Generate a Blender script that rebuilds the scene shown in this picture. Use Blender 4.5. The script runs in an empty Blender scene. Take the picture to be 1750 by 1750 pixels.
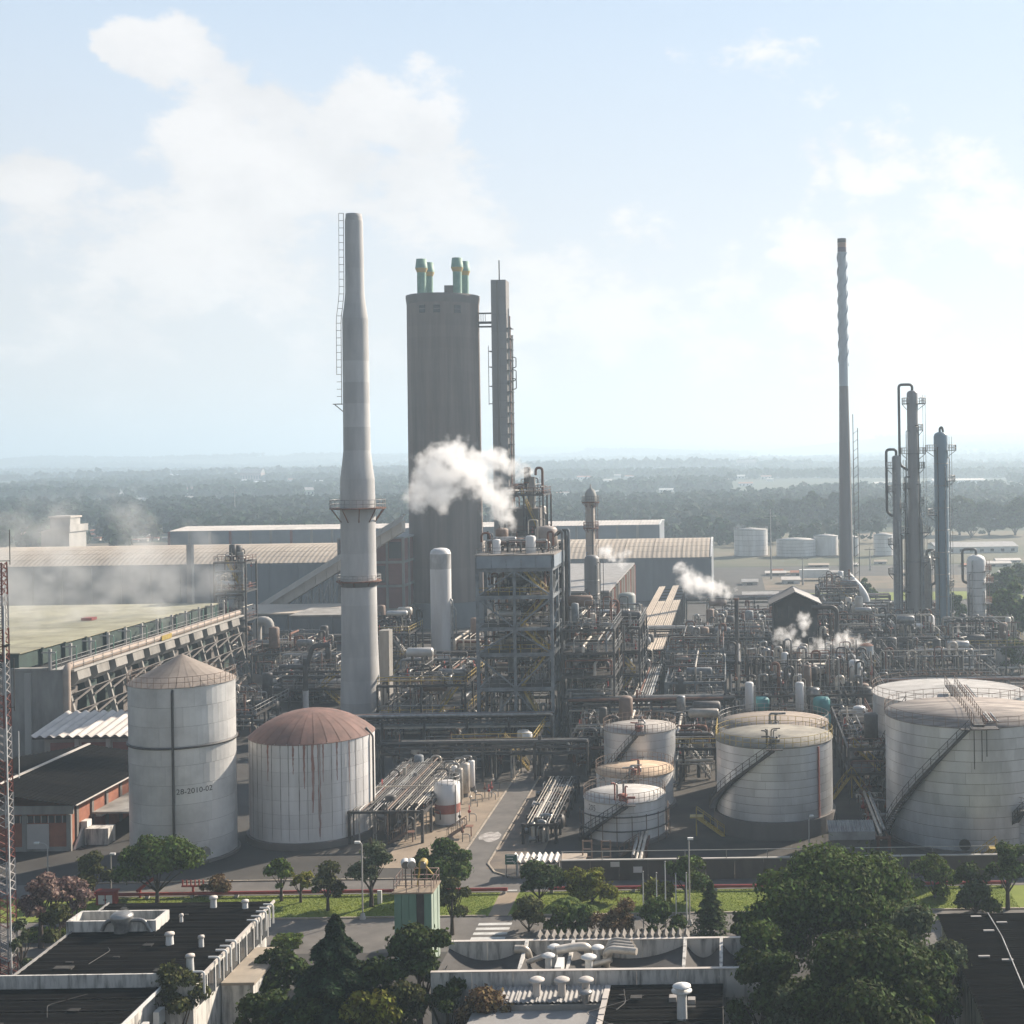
import bpy, math, random
import numpy as np
from mathutils import Vector, Matrix, noise as mnoise
PI = math.pi
SC = bpy.context.scene
COL = SC.collection
random.seed(7)
# ------------------------------------------------------------------ camera
# The photograph is an off-centre crop: the lens axis meets it at pixel (1250, 780) of 1750.
FPX, CAMH, PPX, PPY, ROLL = 2350.0, 42.0, 1250.0, 780.0, math.radians(0.8)
cam_d = bpy.data.cameras.new('Camera')
cam = bpy.data.objects.new('Camera', cam_d); COL.objects.link(cam)
cam.location = (0, 0, CAMH)
cam.matrix_world = Matrix.Translation((0, 0, CAMH)) @ Matrix.Rotation(math.radians(90), 4, 'X') @ Matrix.Rotation(-ROLL, 4, 'Z')
cam_d.sensor_width = 36.0
cam_d.lens = 36.0 * FPX / 1750.0
cam_d.shift_x = -(PPX - 875.0) / 1750.0
cam_d.shift_y = (PPY - 875.0) / 1750.0
cam_d.clip_start = 0.5
cam_d.clip_end = 40000
SC.camera = cam
cR, sR = math.cos(ROLL), math.sin(ROLL)
def UV(px, py):
    dx, dy = px - PPX, py - PPY
    return dx * cR - dy * sR, dx * sR + dy * cR
def PH(px, py, h=0.0):                      # point of height h seen at that pixel
    u, v = UV(px, py); Z = FPX * (CAMH - h) / v
    return u * Z / FPX, Z
def XZ(px, py, Z):                          # point at distance Z seen at that pixel
    u, v = UV(px, py)
    return u * Z / FPX, CAMH - v * Z / FPX
# ------------------------------------------------------------------ sun, sky, exposure
SUN_AZ, SUN_EL = math.radians(46), math.radians(31)      # azimuth counted from +X towards +Y
sd = Vector((math.cos(SUN_EL) * math.cos(SUN_AZ), math.cos(SUN_EL) * math.sin(SUN_AZ), math.sin(SUN_EL)))
sun_d = bpy.data.lights.new('Sun', 'SUN'); sun_d.energy = 5.0; sun_d.angle = math.radians(0.55); sun_d.color = (1.0, 0.87, 0.72)
sun = bpy.data.objects.new('Sun', sun_d); COL.objects.link(sun)
sun.rotation_euler = sd.to_track_quat('Z', 'Y').to_euler(); sun.location = (200, 200, 300)
SKY_STRENGTH = 0.07
SC.view_settings.view_transform = 'Standard'
SC.view_settings.look = 'None'
SC.view_settings.gamma = 1.0
SC.view_settings.use_curve_mapping = False
SC.view_settings.exposure = 0.9
HAZE_DENSITY = 0.00039
cy = SC.cycles
cy.use_denoising = True
cy.max_bounces = 8; cy.diffuse_bounces = 3; cy.glossy_bounces = 2; cy.transmission_bounces = 3
cy.volume_bounces = 6; cy.transparent_max_bounces = 8
cy.volume_step_rate = 1.0; cy.volume_max_steps = 256
cy.use_adaptive_sampling = True; cy.adaptive_threshold = 0.02
cy.sample_clamp_indirect = 6.0; cy.sample_clamp_direct = 0.0
cy.caustics_reflective = False; cy.caustics_refractive = False
world = bpy.data.worlds.new('World'); SC.world = world; world.use_nodes = True
nt = world.node_tree; nt.nodes.clear()
def N(nt, typ, **kw):
    n = nt.nodes.new(typ)
    for k, v in kw.items():
        if k.startswith('i_'):
            key = k[2:]
            n.inputs[int(key) if key.isdigit() else key].default_value = v
        else: setattr(n, k, v)
    return n
def L(nt, a, b): nt.links.new(a, b)
def MATH(nt, op, a, b=None, clamp=False):
    n = nt.nodes.new('ShaderNodeMath'); n.operation = op; n.use_clamp = clamp
    for i, x in enumerate((a, b)):
        if x is None: continue
        if isinstance(x, (int, float)): n.inputs[i].default_value = x
        else: nt.links.new(x, n.inputs[i])
    return n.outputs[0]
out = N(nt, 'ShaderNodeOutputWorld'); bg = N(nt, 'ShaderNodeBackground'); bg.inputs['Strength'].default_value = SKY_STRENGTH
sky = N(nt, 'ShaderNodeTexSky'); sky.sky_type = 'NISHITA'; sky.sun_disc = False
sky.sun_elevation = SUN_EL; sky.sun_rotation = math.radians(90) - SUN_AZ
sky.altitude = 900; sky.air_density = 1.0; sky.dust_density = 2.2; sky.ozone_density = 1.0
tc = N(nt, 'ShaderNodeTexCoord')
def skydir(px, py):
    u, v = UV(px, py); d = Vector((u / FPX, 1.0, -v / FPX)); return d.normalized()
# clouds: soft lobes in fixed directions of the sky, torn by fractal noise, and thin cloud everywhere else
nz = N(nt, 'ShaderNodeTexNoise', i_Scale=9.0, i_Detail=9.0, i_Roughness=0.62)
mp = N(nt, 'ShaderNodeMapping'); mp.inputs['Scale'].default_value = (1, 1, 1.7)
L(nt, tc.outputs['Generated'], mp.inputs['Vector']); L(nt, mp.outputs[0], nz.inputs['Vector'])
nzb = N(nt, 'ShaderNodeTexNoise', i_Scale=3.2, i_Detail=6.0, i_Roughness=0.55); L(nt, mp.outputs[0], nzb.inputs['Vector'])
lobes = [(265, 95, 55), (370, 150, 80), (330, 250, 90), (470, 170, 100), (600, 190, 100), (690, 230, 105), (790, 270, 70), (560, 290, 130), (700, 340, 130), (420, 330, 150), (210, 75, 28),
         (100, 370, 150), (40, 270, 70), (230, 420, 190), (500, 470, 220), (800, 430, 170), (920, 470, 170), (1080, 490, 170), (1250, 490, 110), (200, 560, 240), (620, 600, 240),
         (1380, 295, 80), (1460, 300, 95), (1560, 290, 105), (1670, 300, 120), (1370, 390, 120), (1480, 400, 130), (1620, 410, 160), (1730, 430, 170), (1250, 620, 190), (1500, 600, 230), (900, 640, 210)]
nw = N(nt, 'ShaderNodeTexNoise', i_Scale=6.5, i_Detail=7.0, i_Roughness=0.55); L(nt, mp.outputs[0], nw.inputs['Vector'])
w1 = N(nt, 'ShaderNodeVectorMath', operation='SUBTRACT'); L(nt, nw.outputs['Color'], w1.inputs[0]); w1.inputs[1].default_value = (.5, .5, .5)
w2 = N(nt, 'ShaderNodeVectorMath', operation='SCALE'); L(nt, w1.outputs[0], w2.inputs[0]); w2.inputs['Scale'].default_value = 0.13
w3 = N(nt, 'ShaderNodeVectorMath', operation='ADD'); L(nt, tc.outputs['Generated'], w3.inputs[0]); L(nt, w2.outputs[0], w3.inputs[1])
fld = None
for (px, py, r) in lobes:
    vm = N(nt, 'ShaderNodeVectorMath', operation='DISTANCE'); L(nt, w3.outputs[0], vm.inputs[0]); vm.inputs[1].default_value = skydir(px, py)
    t = MATH(nt, 'SUBTRACT', 1.15 if px < 900 and py < 350 else 0.66, MATH(nt, 'DIVIDE', vm.outputs['Value'], r / FPX))
    fld = t if fld is None else MATH(nt, 'SMOOTH_MAX', fld, t)
    if fld is not t: fld.node.inputs[2].default_value = 0.25
gen = MATH(nt, 'MULTIPLY', MATH(nt, 'SUBTRACT', nzb.outputs[0], 0.68), 3.0)
fld = MATH(nt, 'MAXIMUM', fld, gen)
fld = MATH(nt, 'MAXIMUM', fld, -1.0)
nzf = N(nt, 'ShaderNodeTexNoise', i_Scale=34.0, i_Detail=8.0, i_Roughness=0.6); L(nt, mp.outputs[0], nzf.inputs['Vector'])
fld = MATH(nt, 'ADD', fld, MATH(nt, 'MULTIPLY', MATH(nt, 'SUBTRACT', nz.outputs[0], 0.47), 2.6))
fld = MATH(nt, 'ADD', fld, MATH(nt, 'MULTIPLY', MATH(nt, 'SUBTRACT', nzf.outputs[0], 0.5), 1.1))
cm = N(nt, 'ShaderNodeMapRange', interpolation_type='SMOOTHSTEP'); L(nt, fld, cm.inputs[0])
cm.inputs[1].default_value = 0.12; cm.inputs[2].default_value = 0.6; cm.inputs[3].default_value = 0.0; cm.inputs[4].default_value = 0.85
sep = N(nt, 'ShaderNodeSeparateXYZ'); L(nt, tc.outputs['Generated'], sep.inputs[0])
# aerial veil: cloud and air whiten towards the horizon, all round
veil = N(nt, 'ShaderNodeMapRange', interpolation_type='SMOOTHSTEP'); L(nt, sep.outputs[2], veil.inputs[0])
veil.inputs[1].default_value = 0.6; veil.inputs[2].default_value = 0.24; veil.inputs[3].default_value = 0.1; veil.inputs[4].default_value = 0.95
sh = N(nt, 'ShaderNodeMapRange'); L(nt, nz.outputs[0], sh.inputs[0])
sh.inputs[1].default_value = 0.35; sh.inputs[2].default_value = 0.6
cc = N(nt, 'ShaderNodeMix', data_type='RGBA'); L(nt, sh.outputs[0], cc.inputs[0])
cc.inputs[6].default_value = (6.3, 6.2, 6.2, 1); cc.inputs[7].default_value = (7.6, 7.35, 7.2, 1)
vc = N(nt, 'ShaderNodeMix', data_type='RGBA'); vr = N(nt, 'ShaderNodeMapRange', interpolation_type='SMOOTHSTEP'); L(nt, sep.outputs[2], vr.inputs[0]); vr.inputs[1].default_value = 0.02; vr.inputs[2].default_value = 0.36
L(nt, vr.outputs[0], vc.inputs[0]); vc.inputs[6].default_value = (6.45, 6.4, 6.35, 1); vc.inputs[7].default_value = (4.75, 5.8, 7.1, 1)
vx = N(nt, 'ShaderNodeMix', data_type='RGBA'); L(nt, veil.outputs[0], vx.inputs[0]); L(nt, sky.outputs[0], vx.inputs[6]); L(nt, vc.outputs[2], vx.inputs[7])
fx = N(nt, 'ShaderNodeMix', data_type='RGBA'); L(nt, cm.outputs[0], fx.inputs[0]); L(nt, vx.outputs[2], fx.inputs[6]); L(nt, cc.outputs[2], fx.inputs[7])
# hazy air and cloud shine towards the sun and dim away from it
dt = N(nt, 'ShaderNodeVectorMath', operation='DOT_PRODUCT'); L(nt, tc.outputs['Generated'], dt.inputs[0]); dt.inputs[1].default_value = sd
ph = N(nt, 'ShaderNodeMapRange', interpolation_type='SMOOTHSTEP'); L(nt, dt.outputs['Value'], ph.inputs[0]); ph.inputs[1].default_value = -0.55; ph.inputs[2].default_value = 0.5; ph.inputs[3].default_value = 0.46; ph.inputs[4].default_value = 1.0
gl_ = N(nt, 'ShaderNodeVectorMath', operation='SCALE'); L(nt, fx.outputs[2], gl_.inputs[0]); L(nt, ph.outputs[0], gl_.inputs['Scale'])
L(nt, gl_.outputs[0], bg.inputs['Color']); L(nt, bg.outputs[0], out.inputs['Surface'])
# ------------------------------------------------------------------ materials
MATS = {}
def mat(name, c1, c2=None, scale=0.6, rough=0.75, metal=0.0, bump=0.0, streak=None, rand=0.0, detail=6.0, lo=0.35, hi=0.65, island=0.0, trans=0.0, bscale=None, spec=0.5):
    if name in MATS: return MATS[name]
    m = bpy.data.materials.new(name); m.use_nodes = True; t = m.node_tree; t.nodes.clear()
    o = N(t, 'ShaderNodeOutputMaterial'); b = N(t, 'ShaderNodeBsdfPrincipled')
    b.inputs['Roughness'].default_value = rough; b.inputs['Metallic'].default_value = metal; b.inputs['Specular IOR Level'].default_value = spec
    c2 = c2 or tuple(x * 0.72 for x in c1)
    ge = N(t, 'ShaderNodeNewGeometry')
    vec = ge.outputs['Position']
    ma = N(t, 'ShaderNodeMapping'); L(t, vec, ma.inputs[0]); ma.inputs['Scale'].default_value = streak or (1, 1, 1)
    n1 = N(t, 'ShaderNodeTexNoise', i_Scale=scale, i_Detail=detail, i_Roughness=0.6); L(t, ma.outputs[0], n1.inputs['Vector'])
    r1 = N(t, 'ShaderNodeMapRange'); L(t, n1.outputs[0], r1.inputs[0]); r1.inputs[1].default_value = lo; r1.inputs[2].default_value = hi
    mx = N(t, 'ShaderNodeMix', data_type='RGBA'); L(t, r1.outputs[0], mx.inputs[0]); mx.inputs[6].default_value = (*c1, 1); mx.inputs[7].default_value = (*c2, 1)
    col = mx.outputs[2]
    if rand or island:
        hs = N(t, 'ShaderNodeHueSaturation'); L(t, col, hs.inputs['Color'])
        if rand:
            oi = N(t, 'ShaderNodeObjectInfo'); src, amt = oi.outputs['Random'], rand
        else: src, amt = ge.outputs['Random Per Island'], island
        L(t, MATH(t, 'ADD', MATH(t, 'MULTIPLY', src, 2 * amt), 1 - amt), hs.inputs['Value'])
        if island:
            h2 = MATH(t, 'ADD', MATH(t, 'MULTIPLY', src, 0.06), 0.47); L(t, h2, hs.inputs['Hue'])
        col = hs.outputs[0]
    L(t, col, b.inputs['Base Color'])
    if bump:
        nb = N(t, 'ShaderNodeTexNoise', i_Scale=bscale or scale * 8, i_Detail=4.0); L(t, ma.outputs[0], nb.inputs['Vector'])
        bp = N(t, 'ShaderNodeBump', i_Strength=bump, i_Distance=0.1); L(t, nb.outputs[0], bp.inputs['Height']); L(t, bp.outputs[0], b.inputs['Normal'])
    if trans:
        tr = N(t, 'ShaderNodeBsdfTranslucent'); L(t, col, tr.inputs[0]); ms = N(t, 'ShaderNodeMixShader'); ms.inputs[0].default_value = trans
        L(t, b.outputs[0], ms.inputs[1]); L(t, tr.outputs[0], ms.inputs[2]); L(t, ms.outputs[0], o.inputs[0])
    else: L(t, b.outputs[0], o.inputs[0])
    m['c'] = 1
    MATS[name] = m; return m
SV = (1, 1, 0.06)
concrete = mat('concrete', (0.34, 0.325, 0.3), (0.18, 0.17, 0.155), 0.4, 0.9, bump=0.15, streak=(1, 1, 0.25))
concrete_d = mat('concrete_dark', (0.19, 0.17, 0.155), (0.13, 0.118, 0.11), 0.25, 0.9, streak=(1, 1, 0.12), lo=0.3, hi=0.75)
concrete_l = mat('concrete_light', (0.46, 0.44, 0.41), (0.34, 0.33, 0.31), 0.3, 0.9, streak=(1, 1, 0.2))
chim_m = mat('chimney_concrete', (0.42, 0.42, 0.42), (0.35, 0.35, 0.355), 0.25, 0.85, streak=(0.3, 0.3, 1.0), detail=3)
white = mat('white_paint', (0.72, 0.72, 0.7), (0.6, 0.6, 0.58), 0.5, 0.55, rand=0.1)
white_d = mat('stained_white_wall', (0.62, 0.6, 0.56), (0.12, 0.115, 0.11), 1.1, 0.8, streak=(1.6, 1.6, 0.3), lo=0.46, hi=0.7)
alu = mat('tank_aluminium', (0.66, 0.655, 0.64), (0.48, 0.475, 0.465), 0.35, 0.45, metal=0.35, rand=0.08, lo=0.4, hi=0.75, detail=5)
alu2 = mat('tank_aluminium_stained', (0.72, 0.735, 0.75), (0.34, 0.34, 0.345), 0.22, 0.38, metal=0.5, rand=0.09, lo=0.42, hi=0.8, streak=(1, 1, 0.35))
tank_w = mat('tank_white', (0.76, 0.75, 0.74), (0.58, 0.56, 0.54), 0.4, 0.55, streak=(1, 1, 0.15), rand=0.06)
tank_roof = mat('tank_roof', (0.4, 0.375, 0.35), (0.22, 0.2, 0.185), 0.5, 0.85, lo=0.35, hi=0.7)
tank_roof_p = mat('tank_roof_pale', (0.5, 0.485, 0.465), (0.36, 0.345, 0.325), 0.5, 0.8, rand=0.05)
tank_roof_g = mat('tank_roof_gritty', (0.37, 0.325, 0.29), (0.15, 0.13, 0.12), 0.7, 0.95, lo=0.35, hi=0.65, streak=(0.4, 1.5, 1))
rust_roof = mat('rust_roof', (0.24, 0.14, 0.115), (0.15, 0.092, 0.077), 0.6, 0.8, rand=0.12)
rust = mat('rust', (0.22, 0.1, 0.06), (0.12, 0.06, 0.045), 1.2, 0.85, rand=0.15)
rust_streak = mat('rust_streak', (0.27, 0.1, 0.07), (0.42, 0.3, 0.27), 1.2, 0.85, streak=(1, 1, 0.3))
streak_m = mat('dirt_streak', (0.2, 0.18, 0.17), (0.42, 0.4, 0.38), 1.0, 0.85, streak=(1, 1, 0.2))
galv = mat('galvanised_steel', (0.36, 0.36, 0.355), (0.2, 0.195, 0.19), 1.5, 0.4, metal=0.5, rand=0.3)
pipe_w = mat('pipe_pale', (0.58, 0.53, 0.46), (0.36, 0.32, 0.27), 1.0, 0.4, metal=0.2, rand=0.3)
steel_b = mat('steel_blue_grey', (0.24, 0.265, 0.285), (0.11, 0.12, 0.13), 0.8, 0.6, rand=0.12)
steel_d = mat('steel_dark', (0.032, 0.031, 0.031), (0.06, 0.05, 0.043), 1.0, 0.6, rand=0.25)
steel_m = mat('steel_mid', (0.085, 0.08, 0.076), (0.042, 0.038, 0.035), 1.0, 0.55, rand=0.25)
yellow = mat('yellow_paint', (0.48, 0.34, 0.06), (0.3, 0.22, 0.06), 1.0, 0.6, rand=0.1)
red = mat('red_paint', (0.36, 0.055, 0.045), (0.25, 0.04, 0.035), 0.8, 0.55, rand=0.1)
redfade = mat('faded_red_paint', (0.4, 0.16, 0.12), (0.3, 0.1, 0.08), 0.8, 0.7, rand=0.1)
green_p = mat('green_panel', (0.17, 0.3, 0.23), (0.12, 0.22, 0.17), 0.7, 0.7, streak=(1, 1, 0.2), rand=0.1)
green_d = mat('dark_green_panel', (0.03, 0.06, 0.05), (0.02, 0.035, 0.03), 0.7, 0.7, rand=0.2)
green_t = mat('vent_green', (0.2, 0.36, 0.28), (0.15, 0.27, 0.21), 0.7, 0.6)
teal = mat('teal_drum', (0.05, 0.26, 0.27), (0.03, 0.17, 0.18), 0.7, 0.6)
brick = mat('red_brick_wall', (0.36, 0.15, 0.09), (0.26, 0.1, 0.065), 0.8, 0.9, rand=0.08)
brickdull = mat('dull_red_panel', (0.24, 0.1, 0.085), (0.19, 0.08, 0.07), 0.8, 0.9, rand=0.08)
roof_k = mat('dark_sheet_roof', (0.007, 0.0068, 0.007), (0.016, 0.015, 0.014), 0.7, 0.9, rand=0.1, streak=(0.25, 1.4, 1), lo=0.45, hi=0.8, spec=0.02)
roof_b = mat('beige_sheet_roof', (0.46, 0.39, 0.31), (0.36, 0.3, 0.24), 0.15, 0.85, streak=(1, 0.2, 1), rand=0.06)
roof_w = mat('pale_sheet_roof', (0.62, 0.57, 0.52), (0.48, 0.44, 0.4), 0.4, 0.7, rand=0.08)
roof_g = mat('grey_sheet_roof', (0.36, 0.35, 0.34), (0.24, 0.23, 0.22), 0.6, 0.7, rand=0.06)
wall_bg = mat('blue_grey_wall', (0.2, 0.22, 0.24), (0.15, 0.165, 0.18), 0.2, 0.8, streak=(1, 1, 0.2), rand=0.05)
deck_y = mat('cooling_deck', (0.36, 0.345, 0.24), (0.22, 0.21, 0.15), 0.2, 0.9)
glass = mat('dark_glass', (0.03, 0.035, 0.04), (0.05, 0.055, 0.06), 0.3, 0.15)
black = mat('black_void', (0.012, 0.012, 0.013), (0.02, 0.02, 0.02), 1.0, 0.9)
asphalt = mat('asphalt', (0.16, 0.147, 0.133), (0.095, 0.088, 0.082), 0.45, 0.9, bump=0.1, bscale=6, lo=0.3, hi=0.7)
rail_t = mat('rail_tan', (0.24, 0.17, 0.13), (0.16, 0.11, 0.085), 1.0, 0.7, rand=0.1)
asphalt_y = mat('yard_paving', (0.07, 0.064, 0.057), (0.034, 0.032, 0.03), 0.12, 0.9, lo=0.3, hi=0.7)
paving = mat('pale_paving', (0.33, 0.26, 0.19), (0.22, 0.175, 0.13), 0.35, 0.9, lo=0.3, hi=0.7)
soil = mat('soil', (0.2, 0.15, 0.11), (0.11, 0.1, 0.07), 0.12, 1.0)
grass_m = mat('grass', (0.19, 0.23, 0.032), (0.14, 0.18, 0.026), 0.25, 1.0, bump=0.6, bscale=9)
field_m = mat('far_field', (0.06, 0.07, 0.035), (0.19, 0.15, 0.105), 0.004, 1.0, detail=8, lo=0.4, hi=0.62)
hill_m = mat('hill_cover', (0.025, 0.042, 0.02), (0.06, 0.07, 0.035), 0.006, 1.0, detail=10, lo=0.42, hi=0.68)
line_w = mat('road_marking', (0.62, 0.62, 0.6), (0.45, 0.45, 0.43), 1.5, 0.8)
kerb_m = mat('kerb_stone', (0.42, 0.36, 0.29), (0.3, 0.26, 0.21), 1.0, 0.9, rand=0.1)
bark = mat('bark', (0.07, 0.055, 0.042), (0.04, 0.03, 0.025), 2.0, 0.95, bump=0.3)
leaf = {k: mat('leaf_' + k, c, tuple(x * 0.6 for x in c), 0.5, 0.8, island=0.6, trans=0.22, spec=0.1) for k, c in dict(
    dark=(0.065, 0.09, 0.026), mid=(0.095, 0.135, 0.033), bright=(0.12, 0.16, 0.03), olive=(0.105, 0.11, 0.04), yellow=(0.2, 0.2, 0.035), grey=(0.12, 0.145, 0.075),
    pink=(0.27, 0.18, 0.16), brown=(0.17, 0.11, 0.06), conifer=(0.035, 0.058, 0.026), far=(0.03, 0.052, 0.022)).items()}
# ------------------------------------------------------------------ mesh helpers
LOC = {}
def arc_path(pts, r, k=4):
    pts = [Vector(p) for p in pts]
    if len(pts) < 3 or r <= 0: return pts
    o = [pts[0]]
    for i in range(1, len(pts) - 1):
        a, b, c = pts[i - 1], pts[i], pts[i + 1]
        d1, d2 = a - b, c - b; l = min(r, d1.length * 0.48, d2.length * 0.48)
        if l < 1e-4: continue
        p1, p2 = b + d1.normalized() * l, b + d2.normalized() * l
        for j in range(k + 1):
            t = j / k; o.append(p1 * (1 - t) ** 2 + b * 2 * t * (1 - t) + p2 * t * t)
    o.append(pts[-1]); return o
class MB:
    def __init__(s): s.v = []; s.f = []; s.s = []
    def add(s, V, F, smooth=False):
        o = len(s.v); s.v += [tuple(v) for v in V]
        for f in F: s.f.append(tuple(i + o for i in f)); s.s.append(smooth)
        return s
    def box(s, x0, x1, y0, y1, z0, z1):
        return s.add([(x0, y0, z0), (x1, y0, z0), (x1, y1, z0), (x0, y1, z0), (x0, y0, z1), (x1, y0, z1), (x1, y1, z1), (x0, y1, z1)],
                     [(0, 3, 2, 1), (4, 5, 6, 7), (0, 1, 5, 4), (1, 2, 6, 5), (2, 3, 7, 6), (3, 0, 4, 7)])
    def beam(s, p0, p1, w, h=None):
        p0, p1 = Vector(p0), Vector(p1); h = h or w; d = (p1 - p0).normalized()
        x = d.cross(Vector((0, 0, 1)));
        if x.length < 1e-3: x = Vector((1, 0, 0))
        x.normalize(); y = x.cross(d); V = []
        for p in (p0, p1):
            for a, b in ((-1, -1), (1, -1), (1, 1), (-1, 1)): V.append(p + x * (a * w / 2) + y * (b * h / 2))
        return s.add(V, [(3, 2, 1, 0), (4, 5, 6, 7), (0, 1, 5, 4), (1, 2, 6, 5), (2, 3, 7, 6), (3, 0, 4, 7)])
    def tube(s, pts, r, n=8, bend=0.0, r1=None, caps=True):
        P = arc_path(pts, bend) if bend else [Vector(p) for p in pts]
        m = len(P); V = []; F = []; ref = None
        for i, p in enumerate(P):
            d = (P[min(i + 1, m - 1)] - P[max(i - 1, 0)]).normalized()
            if ref is None:
                ref = d.cross(Vector((0, 0, 1)))
                if ref.length < 1e-3: ref = Vector((1, 0, 0))
            ref = (ref - d * ref.dot(d));
            if ref.length < 1e-6: ref = d.orthogonal()
            ref.normalize(); q = d.cross(ref)
            rr = r if r1 is None else r + (r1 - r) * i / (m - 1)
            for k in range(n):
                a = 2 * PI * k / n; V.append(p + ref * (rr * math.cos(a)) + q * (rr * math.sin(a)))
        for i in range(m - 1):
            for k in range(n):
                k2 = (k + 1) % n; F.append((i * n + k, i * n + k2, (i + 1) * n + k2, (i + 1) * n + k))
        s.add(V, F, True)
        if caps:
            s.add(V[:n], [tuple(range(n))[::-1]]); s.add(V[-n:], [tuple(range(n))])
        return s
    def lathe(s, c, prof, n=40, a0=0.0, a1=2 * PI, smooth=True):
        full = abs(a1 - a0 - 2 * PI) < 1e-6; k = n if full else n + 1; V = []; F = []
        for (r, z) in prof:
            for i in range(k):
                a = a0 + (a1 - a0) * i / n; V.append((c[0] + r * math.cos(a), c[1] + r * math.sin(a), c[2] + z))
        for j in range(len(prof) - 1):
            for i in range(n):
                i2 = (i + 1) % k; F.append((j * k + i, j * k + i2, (j + 1) * k + i2, (j + 1) * k + i))
        return s.add(V, F, smooth)
    def prism(s, poly, d):                       # 3D polygon pushed along d
        n = len(poly); d = Vector(d); P = [Vector(p) for p in poly]; V = P + [p + d for p in P]
        F = [tuple(range(n))[::-1], tuple(range(n, 2 * n))] + [(i, (i + 1) % n, n + (i + 1) % n, n + i) for i in range(n)]
        return s.add(V, F)
    def sphere(s, c, r, n=10, m=6, sz=1.0):
        pr = [(max(r * math.sin(PI * j / m), 0.001), -r * sz * math.cos(PI * j / m)) for j in range(m + 1)]
        return s.lathe(c, pr, n)
    def wave(s, x0, x1, y0, y1, zf, pitch, amp, along='Y', k=4, th=0.03, saw=False):   # corrugated sheet, ribs run along
        # zf(x, y): height of the mean surface
        a, b = (x0, x1) if along == 'Y' else (y0, y1)
        n = max(2, int((b - a) / pitch * k)); V = []; F = []
        for i in range(n + 1):
            t = a + (b - a) * i / n; w = amp * math.cos(2 * PI * (t - a) / pitch)
            for e in (0, 1):
                x, y = (t, (y0, y1)[e]) if along == 'Y' else ((x0, x1)[e], t)
                V.append((x, y, zf(x, y) + w))
        m = len(V); V += [(x, y, z - th) for (x, y, z) in V]
        up = (lambda f: f) if along == 'X' else (lambda f: f[::-1])
        for i in range(n):
            F.append(up((2 * i, 2 * i + 1, 2 * i + 3, 2 * i + 2))); F.append(up((m + 2 * i + 2, m + 2 * i + 3, m + 2 * i + 1, m + 2 * i)))
            F.append((2 * i, 2 * i + 2, m + 2 * i + 2, m + 2 * i)); F.append((2 * i + 1, m + 2 * i + 1, m + 2 * i + 3, 2 * i + 3))
        F.append((0, m, m + 1, 1)); F.append((2 * n, 2 * n + 1, m + 2 * n + 1, m + 2 * n))
        return s.add(V, F)
    def mesh(s, name, off=(0, 0, 0)):
        me = bpy.data.meshes.new(name); ox, oy, oz = off
        me.from_pydata([(x - ox, y - oy, z - oz) for x, y, z in s.v], [], s.f)
        me.polygons.foreach_set('use_smooth', s.s); me.update(); return me
def props(o, label=None, cat=None, group=None, kind=None):
    if label: o['label'] = label
    if cat: o['category'] = cat
    if group: o['group'] = group
    if kind: o['kind'] = kind
    return o
def thing(name, label, cat, loc, group=None):
    o = bpy.data.objects.new(name, None); COL.objects.link(o); o.empty_display_size = 0.5
    o.location = loc; LOC[o.name] = Vector(loc); return props(o, label, cat, group)
def mk(name, mb, m, parent=None, label=None, cat=None, group=None, kind=None):
    if parent is None:
        a = np.array(mb.v); loc = Vector(((a[:, 0].min() + a[:, 0].max()) / 2, (a[:, 1].min() + a[:, 1].max()) / 2, a[:, 2].min()))
        if kind == 'structure': loc = Vector((0, 0, 0))
    else: loc = LOC[parent.name]
    me = mb.mesh(name, loc) if isinstance(mb, MB) else mb
    me.materials.append(m); o = bpy.data.objects.new(name, me); COL.objects.link(o); LOC[o.name] = loc
    if parent is None: o.location = loc
    else: o.parent = parent
    return props(o, label, cat, group, kind)
UNIT = {}
def unit(shape, m):
    k = (shape, m.name)
    if k not in UNIT:
        b = MB()
        if shape == 'bar': b.box(-0.5, 0.5, -0.5, 0.5, 0, 1)
        else: b.tube([(0, 0, 0), (0, 0, 1)], 1.0, 10 if shape == 'rod' else 6)
        me = b.mesh(shape); me.materials.append(m); UNIT[k] = me
    return UNIT[k]
def straight(shape, parent, name, p0, p1, w, h, m, label=None):
    p0, p1 = Vector(p0), Vector(p1); d = p1 - p0; l = d.length
    if l < 1e-4: return None
    o = bpy.data.objects.new(name, unit(shape, m)); COL.objects.link(o)
    z = d.normalized(); x = Vector((0, 0, 1)).cross(z)
    if x.length < 1e-3: x = Vector((1, 0, 0))
    x.normalize(); y = z.cross(x); q = Matrix((x, y, z)).transposed().to_quaternion()
    o.rotation_mode = 'QUATERNION'; o.rotation_quaternion = q; o.scale = (w, h, l)
    o.location = p0 - LOC[parent.name]; o.parent = parent; LOC[o.name] = LOC[parent.name]
    if label: o['label'] = label
    return o
def bar(parent, name, p0, p1, w, m, h=None): return straight('bar', parent, name, p0, p1, w, h or w, m)
def rod(parent, name, p0, p1, r, m): return straight('rod' if r > 0.12 else 'thin', parent, name, p0, p1, r, r, m)
def pipe(parent, pts, r, m, name='pipe', bend=None, n=None):
    if len(pts) == 2: return rod(parent, name, pts[0], pts[1], r, m)
    return mk(name, MB().tube(pts, r, n or (10 if r > 0.12 else 6), bend if bend is not None else max(r * 2.2, 0.3)), m, parent)
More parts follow.
